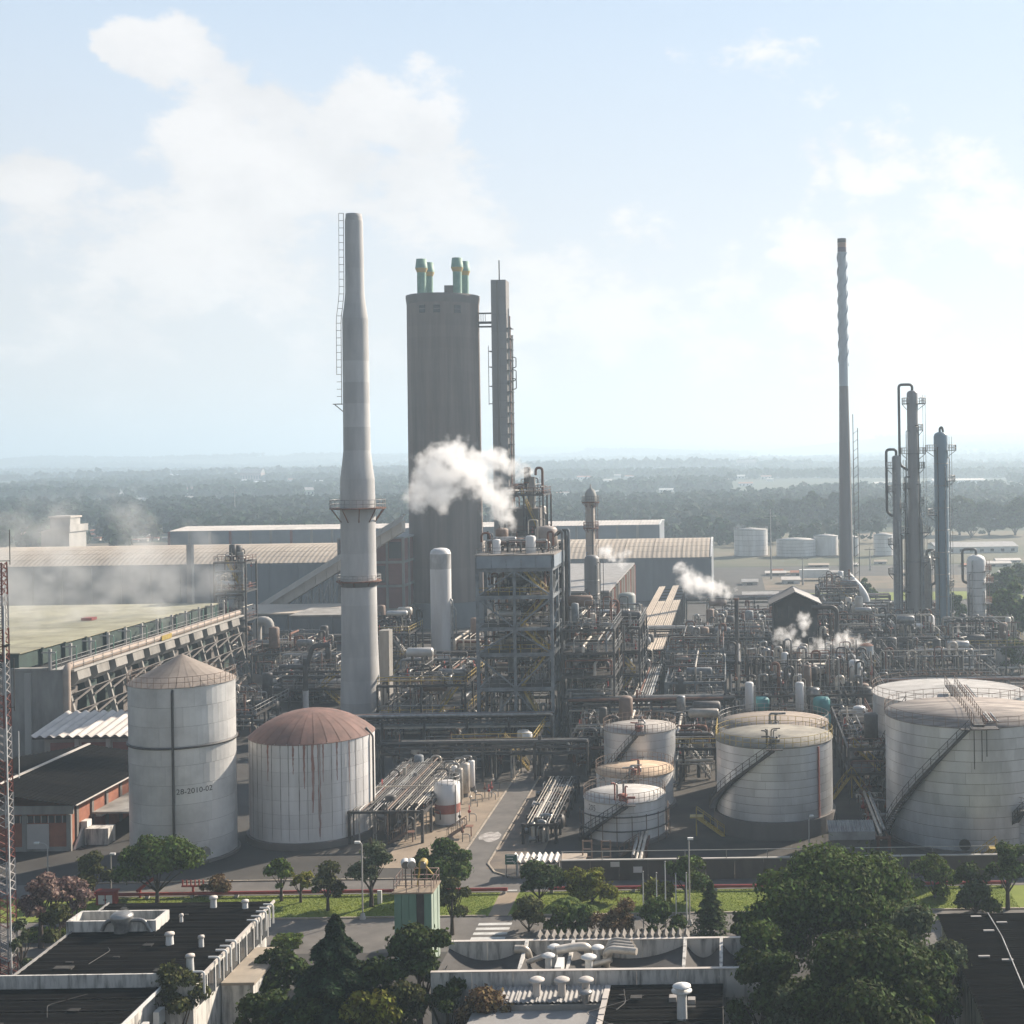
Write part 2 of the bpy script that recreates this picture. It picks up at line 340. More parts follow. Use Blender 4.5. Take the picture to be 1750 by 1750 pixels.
def dup(root, loc, rotz=0.0, scale=None, label=None, group=None):
    r = root.copy(); COL.objects.link(r); r.location = loc; r.rotation_euler = (0, 0, rotz)
    if scale: r.scale = scale if isinstance(scale, tuple) else (scale,) * 3
    if label: r['label'] = label
    if group: r['group'] = group
    def rec(a, b):
        for ch in a.children:
            c = ch.copy(); COL.objects.link(c); c.parent = b; rec(ch, c)
    rec(root, r); LOC[r.name] = Vector(loc); return r
def rail_mb(pts, h=1.1, step=1.6, r=0.035, closed=False, rails=2):
    b = MB(); P = [Vector(p) for p in pts]
    if closed: P = P + [P[0]]
    up = Vector((0, 0, 1))
    for k in range(rails):
        b.tube([p + up * (h * (k + 1) / rails) for p in P], r, 4)
    for i in range(len(P) - 1):
        d = P[i + 1] - P[i]; n = max(1, int(round(d.length / step)))
        for j in range(n + (1 if i == len(P) - 2 and not closed else 0)):
            q = P[i] + d * (j / n); b.tube([q, q + up * h], r, 4, caps=False)
    return b
def ring(cx, cy, z, R, n=40, a0=0.0, a1=2 * PI):
    full = abs(a1 - a0 - 2 * PI) < 1e-6
    return [(cx + R * math.cos(a0 + (a1 - a0) * i / n), cy + R * math.sin(a0 + (a1 - a0) * i / n), z) for i in range(n if full else n + 1)]
def stair_mb(p0, p1, w=0.8, rails=True, side=None):
    """straight flight from p0 up to p1"""
    p0, p1 = Vector(p0), Vector(p1); b = MB(); d = p1 - p0; hd = Vector((d.x, d.y, 0)).normalized(); sd_ = Vector((-hd.y, hd.x, 0)) * (w / 2)
    for s_ in (-1, 1):
        b.beam(p0 + sd_ * s_, p1 + sd_ * s_, 0.06, 0.25)
        if rails:
            b.tube([p0 + sd_ * s_ + Vector((0, 0, 1)), p1 + sd_ * s_ + Vector((0, 0, 1))], 0.04, 4)
            for t in (0, .25, .5, .75, 1): q = p0 + d * t + sd_ * s_; b.tube([q, q + Vector((0, 0, 1))], 0.035, 4)
    n = max(2, int(abs(d.z) / 0.25))
    for i in range(n):
        q = p0 + d * ((i + .5) / n); b.box(q.x - w / 2, q.x + w / 2, q.y - 0.14, q.y + 0.14, q.z - 0.02, q.z + 0.02) if abs(hd.y) > abs(hd.x) else b.box(q.x - 0.14, q.x + 0.14, q.y - w / 2, q.y + w / 2, q.z - 0.02, q.z + 0.02)
    return b
def text_mesh(txt, size, fn):
    cu = bpy.data.curves.new('lettering', 'FONT'); cu.body = txt; cu.size = size; cu.extrude = 0.0; cu.align_x = 'CENTER'; cu.resolution_u = 3
    o = bpy.data.objects.new('lettering', cu); COL.objects.link(o); bpy.context.view_layer.update()
    dg = bpy.context.evaluated_depsgraph_get(); me = bpy.data.meshes.new_from_object(o.evaluated_get(dg))
    COL.objects.unlink(o); bpy.data.objects.remove(o)
    me.materials.clear()
    for v in me.vertices: v.co = fn(v.co.x, v.co.y)
    me.update(); return me
# ------------------------------------------------------------------ the ground
def sheet(name, poly, z, m, parent=None):
    b = MB(); b.add([(x, y, z) for x, y in poly], [tuple(range(len(poly)))]); return mk(name, b, m, None, kind='structure')
def hillz(x, y):
    t = max(0.0, (y - 800.0)); rise = 26 * (1 - math.exp(-t / 2600.0))
    n1 = mnoise.noise(Vector((x / 900.0, y / 700.0, 1.3))); n2 = mnoise.noise(Vector((x / 2600.0, y / 1800.0, 5.1))); n3 = mnoise.noise(Vector((x / 300.0, y / 300.0, 2.2)))
    a = min(1.0, t / 900.0); far = max(0.0, min(1.0, (y - 3500) / 4500.0))
    n4 = mnoise.noise(Vector((x / 480.0, y / 420.0, 7.7)))
    return rise + 9 * min(1.0, max(0, y - 1500) / 800.0) * n4 + a * (9 * n1 + 1.5 * n3) + far * (24 + 85 * n2 + 45 * n1) + 58 * far * max(0, min(1, (x + 900) / 2600))
b = MB(); GX = 16000
ys = [-60, 60, 200, 400, 600, 700] + list(np.geomspace(800, 13500, 90)); xs_t = np.linspace(-1, 1, 71)
V = []; F = []
for j, y in enumerate(ys):
    for i, t in enumerate(xs_t):
        x = t * (220 + 0.75 * max(y, 0)); V.append((x, y, hillz(x, y) if y > 800 else 0.0))
nx = len(xs_t)
for j in range(len(ys) - 1):
    for i in range(nx - 1): F.append((j * nx + i, j * nx + i + 1, (j + 1) * nx + i + 1, (j + 1) * nx + i))
b.add(V, F, True); mk('ground', b, hill_m, kind='structure')
sheet('plant_yard', [(-190, 60), (90, 60), (90, 520), (-190, 520)], 0.02, asphalt_y)
sheet('field', [(-420, 524), (300, 524), (420, 740), (-560, 740)], 0.03, field_m)
sheet('dirt_strip', [(10, 430), (160, 430), (190, 475), (10, 475)], 0.04, soil)
sheet('lawn', [(20, 395), (85, 395), (85, 418), (20, 418)], 0.05, grass_m)
R1a, R1b = PH(700, 1504)[1], PH(700, 1527)[1]        # rear road
R2a, R2b = PH(700, 1569)[1], PH(700, 1628)[1]        # front road
sheet('road', [(-120, R1b), (70, R1b), (70, R1a), (-120, R1a)], 0.03, asphalt)
sheet('road', [(-120, R2b), (70, R2b), (70, R2a), (-120, R2a)], 0.03, asphalt)
GR0, GR1 = R2a + 0.15, R1b - 0.25
xl0, xl1 = PH(795, 1540)[0], PH(868, 1545)[0]
for (a, c) in ((-90, PH(848, 1540)[0]), (PH(880, 1540)[0], 40)):
    sheet('grass_strip', [(a, GR0), (c, GR0), (c, GR1), (a, GR1)], 0.06, grass_m)
sheet('footpath', [(PH(848, 1540)[0], GR0), (PH(880, 1540)[0], GR0), (PH(880, 1540)[0], GR1), (PH(848, 1540)[0], GR1)], 0.05, paving)
# the yard road running away under the steel tower
rl = [PH(770, 1500), PH(800, 1446), PH(846, 1384), PH(872, 1343), PH(886, 1320)]; rr = [PH(835, 1479), PH(868, 1432), PH(897, 1372), PH(912, 1343), PH(925, 1318)]
lx = np.mean([p[0] for p in rl[1:]]); rx = np.mean([p[0] for p in rr[1:]])
sheet('road', [(lx - 1.2, R1a - 0.3), (rx + 3.2, R1a - 0.3), (rx + 1.2, R1a + 2.0), (rx, R1a + 5), (rx, 215), (lx, 215), (lx, R1a + 5), (lx - 0.3, R1a + 2)], 0.035, asphalt)
sheet('side_paving', [(lx - 8, R1a + 4), (lx - 0.05, R1a + 4), (lx - 0.05, 178), (lx - 8, 178)], 0.045, paving)
sheet('side_paving', [(rx + 0.05, R1a + 3.2), (rx + 5.2, R1a + 3.2), (rx + 5.2, 176), (rx + 0.05, 176)], 0.045, mat('worn_paving', (0.21, 0.17, 0.13), (0.12, 0.1, 0.085), 0.4, 0.95))
def kerb(x0, y0, x1, y1, step=1.0):
    L_ = math.hypot(x1 - x0, y1 - y0); n = max(1, int(L_ / step)); root = mk('kerb', MB().beam((x0, y0, 0.06), (x1, y1, 0.06), 0.12, 0.1), kerb_m, kind='structure')
    for i in range(n):
        a, c = (i + 0.02) / n, (i + 0.98) / n
        bar(root, 'kerb_stone', (x0 + (x1 - x0) * a, y0 + (y1 - y0) * a, 0.075), (x0 + (x1 - x0) * c, y0 + (y1 - y0) * c, 0.075), 0.18, kerb_m, 0.15)
kerb(lx, R1a + 5, lx, 190, 1.2); kerb(rx, R1a + 5, rx, 190, 1.2)
kerb(rx, R1a + 5, rx + 1.2, R1a + 2); kerb(rx + 1.2, R1a + 2, rx + 3.2, R1a + 0.2); kerb(rx + 3.2, R1a + 0.2, 40, R1a + 0.2, 2.0); kerb(-70, R1a + 0.2, lx - 1.2, R1a + 0.2, 2.0)
kerb(-60, R2a + 0.1, PH(845, 1540)[0], R2a + 0.1, 2.0); kerb(PH(882, 1540)[0], R2a + 0.1, 30, R2a + 0.1, 2.0)
# crosswalk
cwx0, cwx1 = PH(815, 1585)[0], PH(872, 1585)[0]
for k in range(5):
    y0 = R2b + 1.6 + (R2a - R2b - 3.2) * k / 4.6
    sheet('crosswalk_stripe', [(cwx0, y0), (cwx1, y0), (cwx1, y0 + 0.62), (cwx0, y0 + 0.62)], 0.036, line_w)
sheet('crosswalk_stripe', [(PH(850, 1520)[0], R1b + 0.3), (PH(885, 1520)[0], R1b + 0.3), (PH(885, 1520)[0], R1b + 0.6), (PH(850, 1520)[0], R1b + 0.6)], 0.036, line_w)
# spill on the road
b = MB(); c0 = PH(838, 1430); rs = random.Random(3)
b.add([(c0[0] + (1.3 + 0.5 * rs.random()) * 0.8 * math.cos(a * PI / 9), c0[1] + (1.5 + 0.9 * rs.random()) * math.sin(a * PI / 9), 0.04) for a in range(18)], [tuple(range(18))])
mk('road_stain', b, mat('pale_powder', (0.5, 0.47, 0.45), (0.25, 0.23, 0.21), 1.2, 0.95, lo=0.35, hi=0.6), kind='structure')
# ------------------------------------------------------------------ storage tanks
def tank_at(xl, xr, ybf, yrim):
    xc = (xl + xr) / 2; u, v = UV(xc, ybf); Zf = FPX * CAMH / v; sec = math.sqrt(1 + (u / FPX) ** 2); a = (xr - xl) / 2 / FPX / sec
    Zc = Zf / (1 - a); R = a * Zc
    X = UV(xc, (ybf + yrim) / 2)[0] * Zc / FPX; h = CAMH - UV(xc, yrim)[1] * Zc / FPX
    return X, Zc, R, h
def tank(label, cx, cy_, R, h, roof='cone', rh=1.0, m=alu, rm=tank_roof, courses=8, nper=14, plinth=0.5, rails=galv, stair=None, text=None, gores=0, gap=0.045, plates=True, name='storage_tank', group=None, seed=1, rail=True, platform=None, streaks=None, manhole=None):
    t = thing(name, label, 'tank', (cx, cy_, 0), group); rs = random.Random(seed)
    mk('plinth', MB().lathe((cx, cy_, 0), [(R + 0.35, 0), (R + 0.35, plinth), (R - 0.4, plinth)], 48, smooth=False), concrete_d, t)
    jm = mat('tank_joint', (0.24, 0.225, 0.215), (0.15, 0.145, 0.14), 0.8, 0.8)
    shell = mk('shell', MB().lathe((cx, cy_, 0), [(R - 0.035, plinth), (R - 0.035, h)], 64), jm if plates else m, t)
    toc = math.atan2(-cy_, -cx)
    if plates:
        hc = (h - plinth) / courses; da = 2 * PI / nper; ga = gap / R
        b = MB(); sg = 6
        V = [];
        for i in range(sg + 1):
            a = ga * .2 + (da - ga * .4) * i / sg
            for r_ in (R - 0.05, R):
                for z in (gap / 2, hc - gap / 2): V.append((r_ * math.cos(a), r_ * math.sin(a), z))
        F = []
        for i in range(sg):
            o = i * 4; F += [(o + 2, o + 6, o + 7, o + 3), (o + 3, o + 7, o + 5, o + 1), (o, o + 4, o + 6, o + 2)]
        F += [(0, 2, 3, 1), (sg * 4 + 1, sg * 4 + 3, sg * 4 + 2, sg * 4)]
        b.add(V, F, False); pm = b.mesh('shell_plate'); pm.materials.append(m)
        for c in range(courses):
            off = rs.random() * da
            for k in range(nper):
                a = off + k * da; mid = a + da / 2
                if math.cos(mid - toc) < -0.45: continue
                o = bpy.data.objects.new('shell_plate', pm); COL.objects.link(o); o.parent = t; o.location = (0, 0, plinth + c * hc); o.rotation_euler = (0, 0, a)
    # roof
    if roof == 'flat':
        mk('roof', MB().lathe((cx, cy_, h), [(R - 0.035, -0.02), (R + 0.08, -0.02), (R + 0.08, 0.1), (0.01, rh)], 64), rm, t)
    elif roof == 'cone' and not gores:
        mk('roof', MB().lathe((cx, cy_, h), [(R - 0.035, -0.02), (R + 0.1, -0.02), (R + 0.1, 0.12), (0.4, rh), (0.01, rh + 0.02)], 64), rm, t)
    else:
        prof = []
        if roof == 'dome':
            Rs = (R * R + rh * rh) / (2 * rh)
            for j in range(9):
                r_ = R * 1.012 * (1 - j / 8.0); prof.append((max(r_, 0.02), math.sqrt(max(Rs * Rs - r_ * r_, 0)) - (Rs - rh)))
        else: prof = [(R + 0.12, 0.05), (R * 0.5, rh * 0.5), (0.02, rh)]
        mk('roof_base', MB().lathe((cx, cy_, h), [(r_ * 0.995, z - 0.05) for r_, z in prof], 64), rust if roof == 'dome' else rm, t)
        da = 2 * PI / gores; gm = MB().lathe((0, 0, 0), [(r_, z) for r_, z in prof], 2, 0.006, da - 0.006).mesh('roof_panel'); gm.materials.append(rm)
        for k in range(gores):
            o = bpy.data.objects.new('roof_panel', gm); COL.objects.link(o); o.parent = t; o.location = (0, 0, h); o.rotation_euler = (0, 0, k * da)
    if rail:
        mk('handrail', rail_mb(ring(cx, cy_, h + 0.05, R + 0.05, 44), 1.1, 1.7, 0.026, True), rail_t if rails is redfade else rails, t)
    if stair:
        a0, a1, z0, sm = stair; b = MB(); n = 40; pts = []
        for i in range(n + 1):
            a = toc + a0 + (a1 - a0) * i / n; z = z0 + (h - z0) * i / n; pts.append(Vector((cx + (R + 0.12) * math.cos(a), cy_ + (R + 0.12) * math.sin(a), z)))
        outp = [Vector((cx + (p.x - cx) * (R + 0.85) / (R + 0.12), cy_ + (p.y - cy_) * (R + 0.85) / (R + 0.12), p.z)) for p in pts]
        for i in range(n):
            b.beam(pts[i], pts[i + 1], 0.07, 0.3); b.beam(outp[i], outp[i + 1], 0.07, 0.3)
            b.beam((pts[i] + pts[i + 1]) / 2, (outp[i] + outp[i + 1]) / 2, 0.3, 0.05)
            if i % 3 == 0: b.tube([outp[i], outp[i] + Vector((0, 0, 1.05))], 0.035, 4)
        b.tube([p + Vector((0, 0, 1.05)) for p in outp], 0.04, 4); b.tube([p + Vector((0, 0, 0.55)) for p in outp], 0.03, 4)
        mk('spiral_stair', b, sm, t)
        e = pts[-1]; d = Vector((e.x - cx, e.y - cy_, 0)).normalized()
        q = Vector((cx, cy_, h)) + d * (R + 0.2)
        mk('landing', MB().box(q.x - 0.9, q.x + 0.9, q.y - 0.6, q.y + 0.6, h - 0.04, h + 0.04), sm, t)
    if text:
        txt, size, px, py, tm = text; X, zz = XZ(px, py, cy_ - R * 0.93); a_c = math.atan2(-R * 0.93, 0)
        d = Vector((X - cx, 0)); a_mid = -PI / 2 + math.asin(max(-0.98, min(0.98, (X - cx) / R)))
        me = text_mesh(txt, size, lambda x, y: Vector(((R + 0.02) * math.cos(a_mid + x / R), (R + 0.02) * math.sin(a_mid + x / R), zz + y)))
        mk('lettering', me, tm, t)
    if manhole:
        a = toc + manhole[0]; p = Vector((cx + R * math.cos(a), cy_ + R * math.sin(a), plinth + manhole[1])); d = Vector((math.cos(a), math.sin(a), 0))
        mh = mk('manhole', MB().tube([p - d * 0.1, p + d * 0.35], 0.5, 16), steel_m if len(manhole) < 3 else manhole[2], t); mk('manhole_cover', MB().tube([p + d * 0.33, p + d * 0.42], 0.6, 16), galv if len(manhole) < 3 else manhole[2], mh)
    if streaks:
        for (a, z0, z1, w, sm) in streaks:
            V = []; F = []; nn = 14; hh = h - plinth
            for i in range(nn + 1):
                f_ = i / nn; z = plinth + hh * (z0 + (z1 - z0) * f_); ww = w * (.25 + .75 * f_ ** .6) * rs.uniform(.55, 1.15) / R; ac = toc + a + rs.uniform(-.1, .1) * w / R
                for q in (-.5, .5): V.append((cx + (R + .012) * math.cos(ac + q * ww), cy_ + (R + .012) * math.sin(ac + q * ww), z))
            for i in range(nn): F.append((2 * i, 2 * i + 1, 2 * i + 3, 2 * i + 2))
            mk('stain', MB().add(V, F), sm, t)
    return t
def roof_gear(t, cx, cy_, R, h, mats=(galv, steel_m), seed=0, ang=-1.4, n=6, name='roof_pipe'):
    rs = random.Random(seed); px_, py_ = cx + R * 0.55 * math.cos(ang), cy_ + R * 0.75 * math.sin(ang)
    for k in range(n):
        x = px_ + rs.uniform(-0.9, 0.9); y = py_ + rs.uniform(-1.2, 1.2); hh = rs.uniform(0.7, 2.2)
        pipe(t, [(x, y, h), (x, y, h + hh), (x + rs.uniform(-1.4, 1.4), y + rs.uniform(-.5, .5), h + hh)], rs.uniform(0.06, 0.14), rs.choice(mats), name)
    mk('roof_nozzle', MB().lathe((px_, py_, h), [(0.4, 0), (0.4, 0.7), (0.55, 0.72), (0.55, 0.85), (0.02, 0.9)], 14), mats[0], t)
TK = {}
X, Y, R, h = TK['A'] = tank_at(221, 406, 1482, 1163)
apex = XZ(310, 1117, Y)[1] - h
tA = tank('tall grey steel tank with a cone roof numbered 28-2010-02', X, Y, R, h, 'cone', apex, alu, mat('tank_cone_grey', (0.34, 0.285, 0.24), (0.22, 0.185, 0.16), 0.4, 0.8), 9, 9, 0.3, redfade,
          text=('28-2010-02', 0.8, 330, 1357, steel_d), gores=24, seed=2, manhole=(0.35, 0.9), gap=0.03)
th = math.atan2(-Y, -X)
for da, zt in ((-0.18, h - 0.3),):
    a = th + da; pipe(tA, [(X + (R + 0.15) * math.cos(a), Y + (R + 0.15) * math.sin(a), 0), (X + (R + 0.15) * math.cos(a), Y + (R + 0.15) * math.sin(a), zt), (X + R * 0.8 * math.cos(a), Y + R * 0.8 * math.sin(a), zt + 0.6)], 0.13, steel_m, 'downpipe')
mk('stiffener_ring', MB().lathe((X, Y, XZ(316, 1262, Y)[1]), [(R, -0.1), (R + 0.18, -0.1), (R + 0.18, 0.1), (R, 0.1)], 64), steel_m, tA)
X, Y, R, h = TK['B'] = tank_at(427, 643, 1453, 1251)
st = []; rs = random.Random(5)
for k in range(17): st.append((-1.35 + 2.6 * k / 16 + rs.uniform(-.03, .03), 0.02, 1.0, rs.uniform(0.1, 0.2), streak_m))
for a, z0, w in ((-0.13, .55, .28), (0.0, .3, .4), (0.1, .05, .5), (0.16, .6, .24), (-0.75, .62, .3), (0.38, .6, .25), (-0.3, .7, .25), (0.6, .55, .2)): st.append((a, z0, 1.0, w, rust_streak))
tB = tank('white streaked tank under a rust-red domed roof', X, Y, R, h, 'dome', XZ(535, 1211, Y)[1] - h, tank_w, rust_roof, 7, 12, 0.75, gores=30, rail=False, streaks=st, seed=3, gap=0.025)
a = math.atan2(-Y, -X) + 1.15
pipe(tB, [(X + (R + .3) * math.cos(a), Y + (R + .3) * math.sin(a), 0), (X + (R + .3) * math.cos(a), Y + (R + .3) * math.sin(a), h - 0.3), (X + (R - .5) * math.cos(a), Y + (R - .5) * math.sin(a), h + 0.6)], 0.12, steel_m, 'downpipe')
X, Y, R, h = TK['E'] = tank_at(999, 1137, 1446, 1358)
tE = tank('low white tank numbered 205 with a pale roof, beside the bund wall', X, Y, R, h, 'cone', 0.45, tank_w, tank_roof_p, 4, 14, 0.45, redfade, stair=(-1.2, 0.06, 0.2, steel_m), text=('205', 0.85, 1010, 1389, steel_m), seed=4, gap=0.05)
roof_gear(tE, X, Y, R, h, (redfade, galv), 1, -1.55, 5)
for f_ in (.3, .68): mk('ring_pipe', MB().tube(ring(X, Y, .45 + (h - .45) * f_, R + .5, 40, -PI * .95, PI * .1), .07, 6), steel_m, tE)
for k in range(11): a = -PI * .95 + PI * 1.05 * k / 10; rod(tE, 'scaffold_post', (X + (R + .5) * math.cos(a), Y + (R + .5) * math.sin(a), 0), (X + (R + .5) * math.cos(a), Y + (R + .5) * math.sin(a), h * .75), .05, rail_t)
X2, Y2 = PH(1081, 1393)[0], PH(1081, 1393)[1] + 4.6
R2 = 65.5 * Y2 / FPX; h2 = XZ(1081, 1315, Y2)[1]
tD = tank('white tank numbered 204 with a tan roof behind the low tank', X2, Y2, R2, h2, 'cone', 0.4, tank_w, mat('tan_roof', (0.55, 0.42, 0.29), (0.42, 0.31, 0.22), 0.5, 0.85), 5, 14, 0.4, redfade, stair=(-1.2, 0.0, 0.2, steel_m), text=('204', 0.95, 1026, 1338, steel_m), seed=5, gap=0.03)
roof_gear(tD, X2, Y2, R2, h2, (redfade, galv), 2, -1.55, 6)
Y3 = Y2 + R2 + 6.3; R3 = 61 * Y3 / FPX; X3 = XZ(1093, 1243, Y3)[0]; h3 = XZ(1093, 1243, Y3)[1]
tC = tank('tall narrow grey tank with a stained shell behind the two numbered tanks', X3, Y3, R3, h3, 'cone', 0.35, alu2, tank_roof, 7, 12, 0.4, redfade, stair=(-1.25, -0.05, 0.3, steel_d), seed=6, gap=0.03)
roof_gear(tC, X3, Y3, R3, h3, (redfade, galv), 3, -1.5, 6)
X, Y, R, h = TK['F'] = tank_at(1225, 1423, 1437, 1259)
tF = tank('grey plated tank with a yellow-railed rim and a long curved stair', X, Y, R, h, 'cone', 0.5, alu2, mat('olive_roof', (0.3, 0.28, 0.235), (0.17, 0.16, 0.14), 0.6, 0.9), 9, 16, 2.0, yellow, stair=(-1.5, 0.0, 2.0, steel_d), seed=7, gap=0.045)  # tall dark plinth stands in for the shell's darker painted lower band
roof_gear(tF, X, Y, R, h, (galv, steel_d), 4, -1.6, 9)
pipe(tF, [(X + R * 0.72, Y - R * 0.72, 0), (X + R * 0.72, Y - R * 0.72, h - 0.2)], 0.12, redfade, 'downpipe')
Yg = Y + 2 * R + 3.2; Rg = 93 * Yg / FPX; Xg, hg = XZ(1322, 1234, Yg)
tG = tank('grey tank with a brown roof standing right behind the yellow-railed tank', Xg, Yg, Rg, hg, 'cone', 0.4, alu2, mat('brown_roof', (0.3, 0.25, 0.21), (0.23, 0.19, 0.16), 0.6, 0.9), 8, 16, 1.0, galv, seed=8)
roof_gear(tG, Xg, Yg, Rg, hg, (galv, steel_d), 5, -1.6, 6)
X, Y, R, h = TK['H'] = tank_at(1513, 1801, 1462, 1217)
tH = tank('very large grey plated tank with a gritty brown roof and dark curved stair', X, Y, R, h, 'flat', 0.5, alu2, tank_roof_g, 11, 18, 0.35, redfade, stair=(-1.25, 0.0, 0.3, steel_d), seed=9, manhole=(-0.06, 0.8, steel_d), gap=0.05)
Yi = Y + 2 * R + 4; Ri = 128 * Yi / FPX; Xi, hi_ = XZ(1620, 1181, Yi)
tI = tank('large grey tank with a pale ribbed roof behind the gritty-roofed tank', Xi, Yi, Ri, hi_, 'cone', 0.8, alu2, tank_roof_p, 10, 18, 0.35, redfade, stair=(-1.3, -0.5, 0.3, steel_d), gores=28, seed=10)
# gangway between the two large tanks
g = thing('gangway', 'rusty pipe-laden gangway bridging the two largest tank roofs', 'gangway', (X - 1, Y, h))
p0, p1 = Vector((X - 0.4, Y - R * 0.97, h + 0.25)), Vector((Xi - 0.3, Yi - Ri * 0.35, hi_ + 1.3))
bar(g, 'walkway', p0, p1, 1.2, steel_d, 0.14)
for s_ in (-0.6, 0.6):
    mk('handrail', rail_mb([p0 + Vector((s_, 0, 0.1)), p1 + Vector((s_, 0, 0.1))], 1.1, 1.8, 0.04), rail_t, g)
for k in range(5): rod(g, 'pipe', p0 + Vector((1.0 + 0.28 * k, 1.0, 0.2)), p1 + Vector((1.0 + 0.28 * k, 0, 0)), 0.07 + 0.02 * (k % 3), (rust, galv, pipe_w)[k % 3])
for k in range(6):
    q = p0.lerp(p1, (k + 0.5) / 6); zr = h if q.y < Y + R else (hi_ if q.y > Yi - Ri else None)
    if zr is not None: rod(g, 'support', (q.x, q.y, zr), (q.x, q.y, q.z), 0.07, rust)
mk('landing', MB().box(p0.x - 1.0, p0.x + 1.8, p0.y - 1.4, p0.y + 0.3, h + 0.05, h + 0.15), steel_d, g)
for s_ in (-0.8, 0.0, 0.5): rod(g, 'drop_pipe', (p0.x + s_, p0.y - 1.3, h), (p0.x + s_, p0.y - 1.3, h - 3.2 + s_), 0.05, steel_d)
Xj, Yj = XZ(1772, 1380, Y - R - 3)[0], Y - R * 0.55
tJ = tank('small pale tank with a rust-edged roof and outside stair beside the largest tank', PH(1778, 1455)[0], PH(1778, 1455)[1] + 1.2, 2.7, XZ(1778, 1374, PH(1778, 1455)[1] + 1.2)[1], 'cone', 0.6, tank_w, tank_roof_p, 5, 10, 0.3, redfade, stair=(-1.6, -0.4, 0.3, steel_m), seed=11)
# ------------------------------------------------------------------ chimneys and towers
def prof_px(rows, Z):
    pr = []
    for (y, xl, xr) in rows:
        xc = (xl + xr) / 2; pr.append(((xr - xl) / 2 * Z / FPX / math.sqrt(1 + ((xc - PPX) / FPX) ** 2), XZ(xc, y, Z)[1]))
    return sorted(pr, key=lambda p: p[1])
ZC = 216.0; XC = XZ(612, 900, ZC)[0]
ch = thing('chimney', 'tall pale concrete chimney with a bulged waist and ringed gallery', 'chimney', (XC, ZC, 0))
pr = prof_px([(378, 586.5, 617.5), (500, 588, 621), (520, 586, 623), (545, 583, 627.5), (690, 585, 631), (770, 585, 632), (795, 583.5, 636), (818, 582, 641), (865, 583, 643.5), (985, 584.5, 645.5), (1080, 586, 648), (1160, 585.5, 652), (1235, 584.5, 655)], ZC)
r0 = pr[0][0]; pr = [(r0 * 1.04, 0.0)] + pr
full = []
for (a, c) in zip(pr[:-1], pr[1:]):
    n = max(1, int((c[1] - a[1]) / 3.2))
    for k in range(n): t_ = k / n; full.append((a[0] + (c[0] - a[0]) * t_, a[1] + (c[1] - a[1]) * t_))
full.append(pr[-1])
for a, c in zip(full[:-1], full[1:]):
    mk('shaft_lift', MB().lathe((XC, ZC, 0), [(a[0], a[1]), (c[0], c[1])], 40), mat('chimney_lift', (0.52, 0.515, 0.505), (0.4, 0.4, 0.4), 0.5, 0.85, rand=0.11, streak=(1, 1, 0.2)), ch)
zt = full[-1][1]; rt = full[-1][0]
mk('cap', MB().lathe((XC, ZC, zt), [(rt, 0), (rt * 0.93, 0.55), (rt * 0.9, 1.1), (rt * 0.75, 1.1), (rt * 0.75, 0.2)], 32), mat('cap_pale', (0.5, 0.48, 0.46), (0.3, 0.3, 0.31), 0.6, 0.8), ch)
def gallery(par, cx, cy_, z, ri, ro, m, rm, brackets=12, drop=2.2, rh=1.3):
    mk('gallery_deck', MB().lathe((cx, cy_, z), [(ri, -0.15), (ro, -0.15), (ro, 0.05), (ri, 0.05)], 32, smooth=False), m, par)
    mk('gallery_railing', rail_mb(ring(cx, cy_, z, ro - 0.08, 28), rh, 1.2, 0.045, True), rm, par)
    for k in range(brackets):
        a = 2 * PI * k / brackets; bar(par, 'bracket', (cx + ri * math.cos(a), cy_ + ri * math.sin(a), z - drop), (cx + (ro - .1) * math.cos(a), cy_ + (ro - .1) * math.sin(a), z - 0.1), 0.14, m)
def rad_at(z):
    for a, c in zip(full[:-1], full[1:]):
        if a[1] <= z <= c[1]: return a[0] + (c[0] - a[0]) * (z - a[1]) / (c[1] - a[1])
    return full[0][0]
zg = XZ(612, 868, ZC)[1]; gallery(ch, XC, ZC, zg, rad_at(zg), rad_at(zg) + 1.65, rust, galv, 10)
zg2 = XZ(615, 992, ZC)[1]; gallery(ch, XC, ZC, zg2, rad_at(zg2), rad_at(zg2) + 0.75, rust, galv, 8, 0.8, 0.9)
mk('collar', MB().lathe((XC, ZC, zg2), [(rad_at(zg2) + .1, -0.9), (rad_at(zg2) + .1, -0.2)], 40), concrete_d, ch)
b = MB(); side = math.radians(188)
pts = [(XC + (rad_at(min(z, zt - .01)) + 0.2) * math.cos(side), ZC + (rad_at(min(z, zt - .01)) + 0.2) * math.sin(side), z) for z in np.arange(XZ(600, 690, ZC)[1], zt + 1.6, 1.15)]
pts2 = [(p[0] - 0.75, p[1], p[2]) for p in pts]
b.tube(pts, 0.05, 4); b.tube(pts2[4:], 0.04, 4)
for p, q in zip(pts, pts2): b.tube([p, q], 0.04, 4)
mk('caged_ladder', b, steel_m, ch)
q = Vector(pts[0]); mk('ladder_landing', MB().box(q.x - 1.3, q.x + 0.2, q.y - 0.5, q.y + 0.5, q.z - 0.1, q.z), steel_d, ch); bar(ch, 'bracket', (q.x - 1.1, q.y, q.z - 0.1), (q.x + 0.3, q.y, q.z - 1.3), 0.12, steel_d)
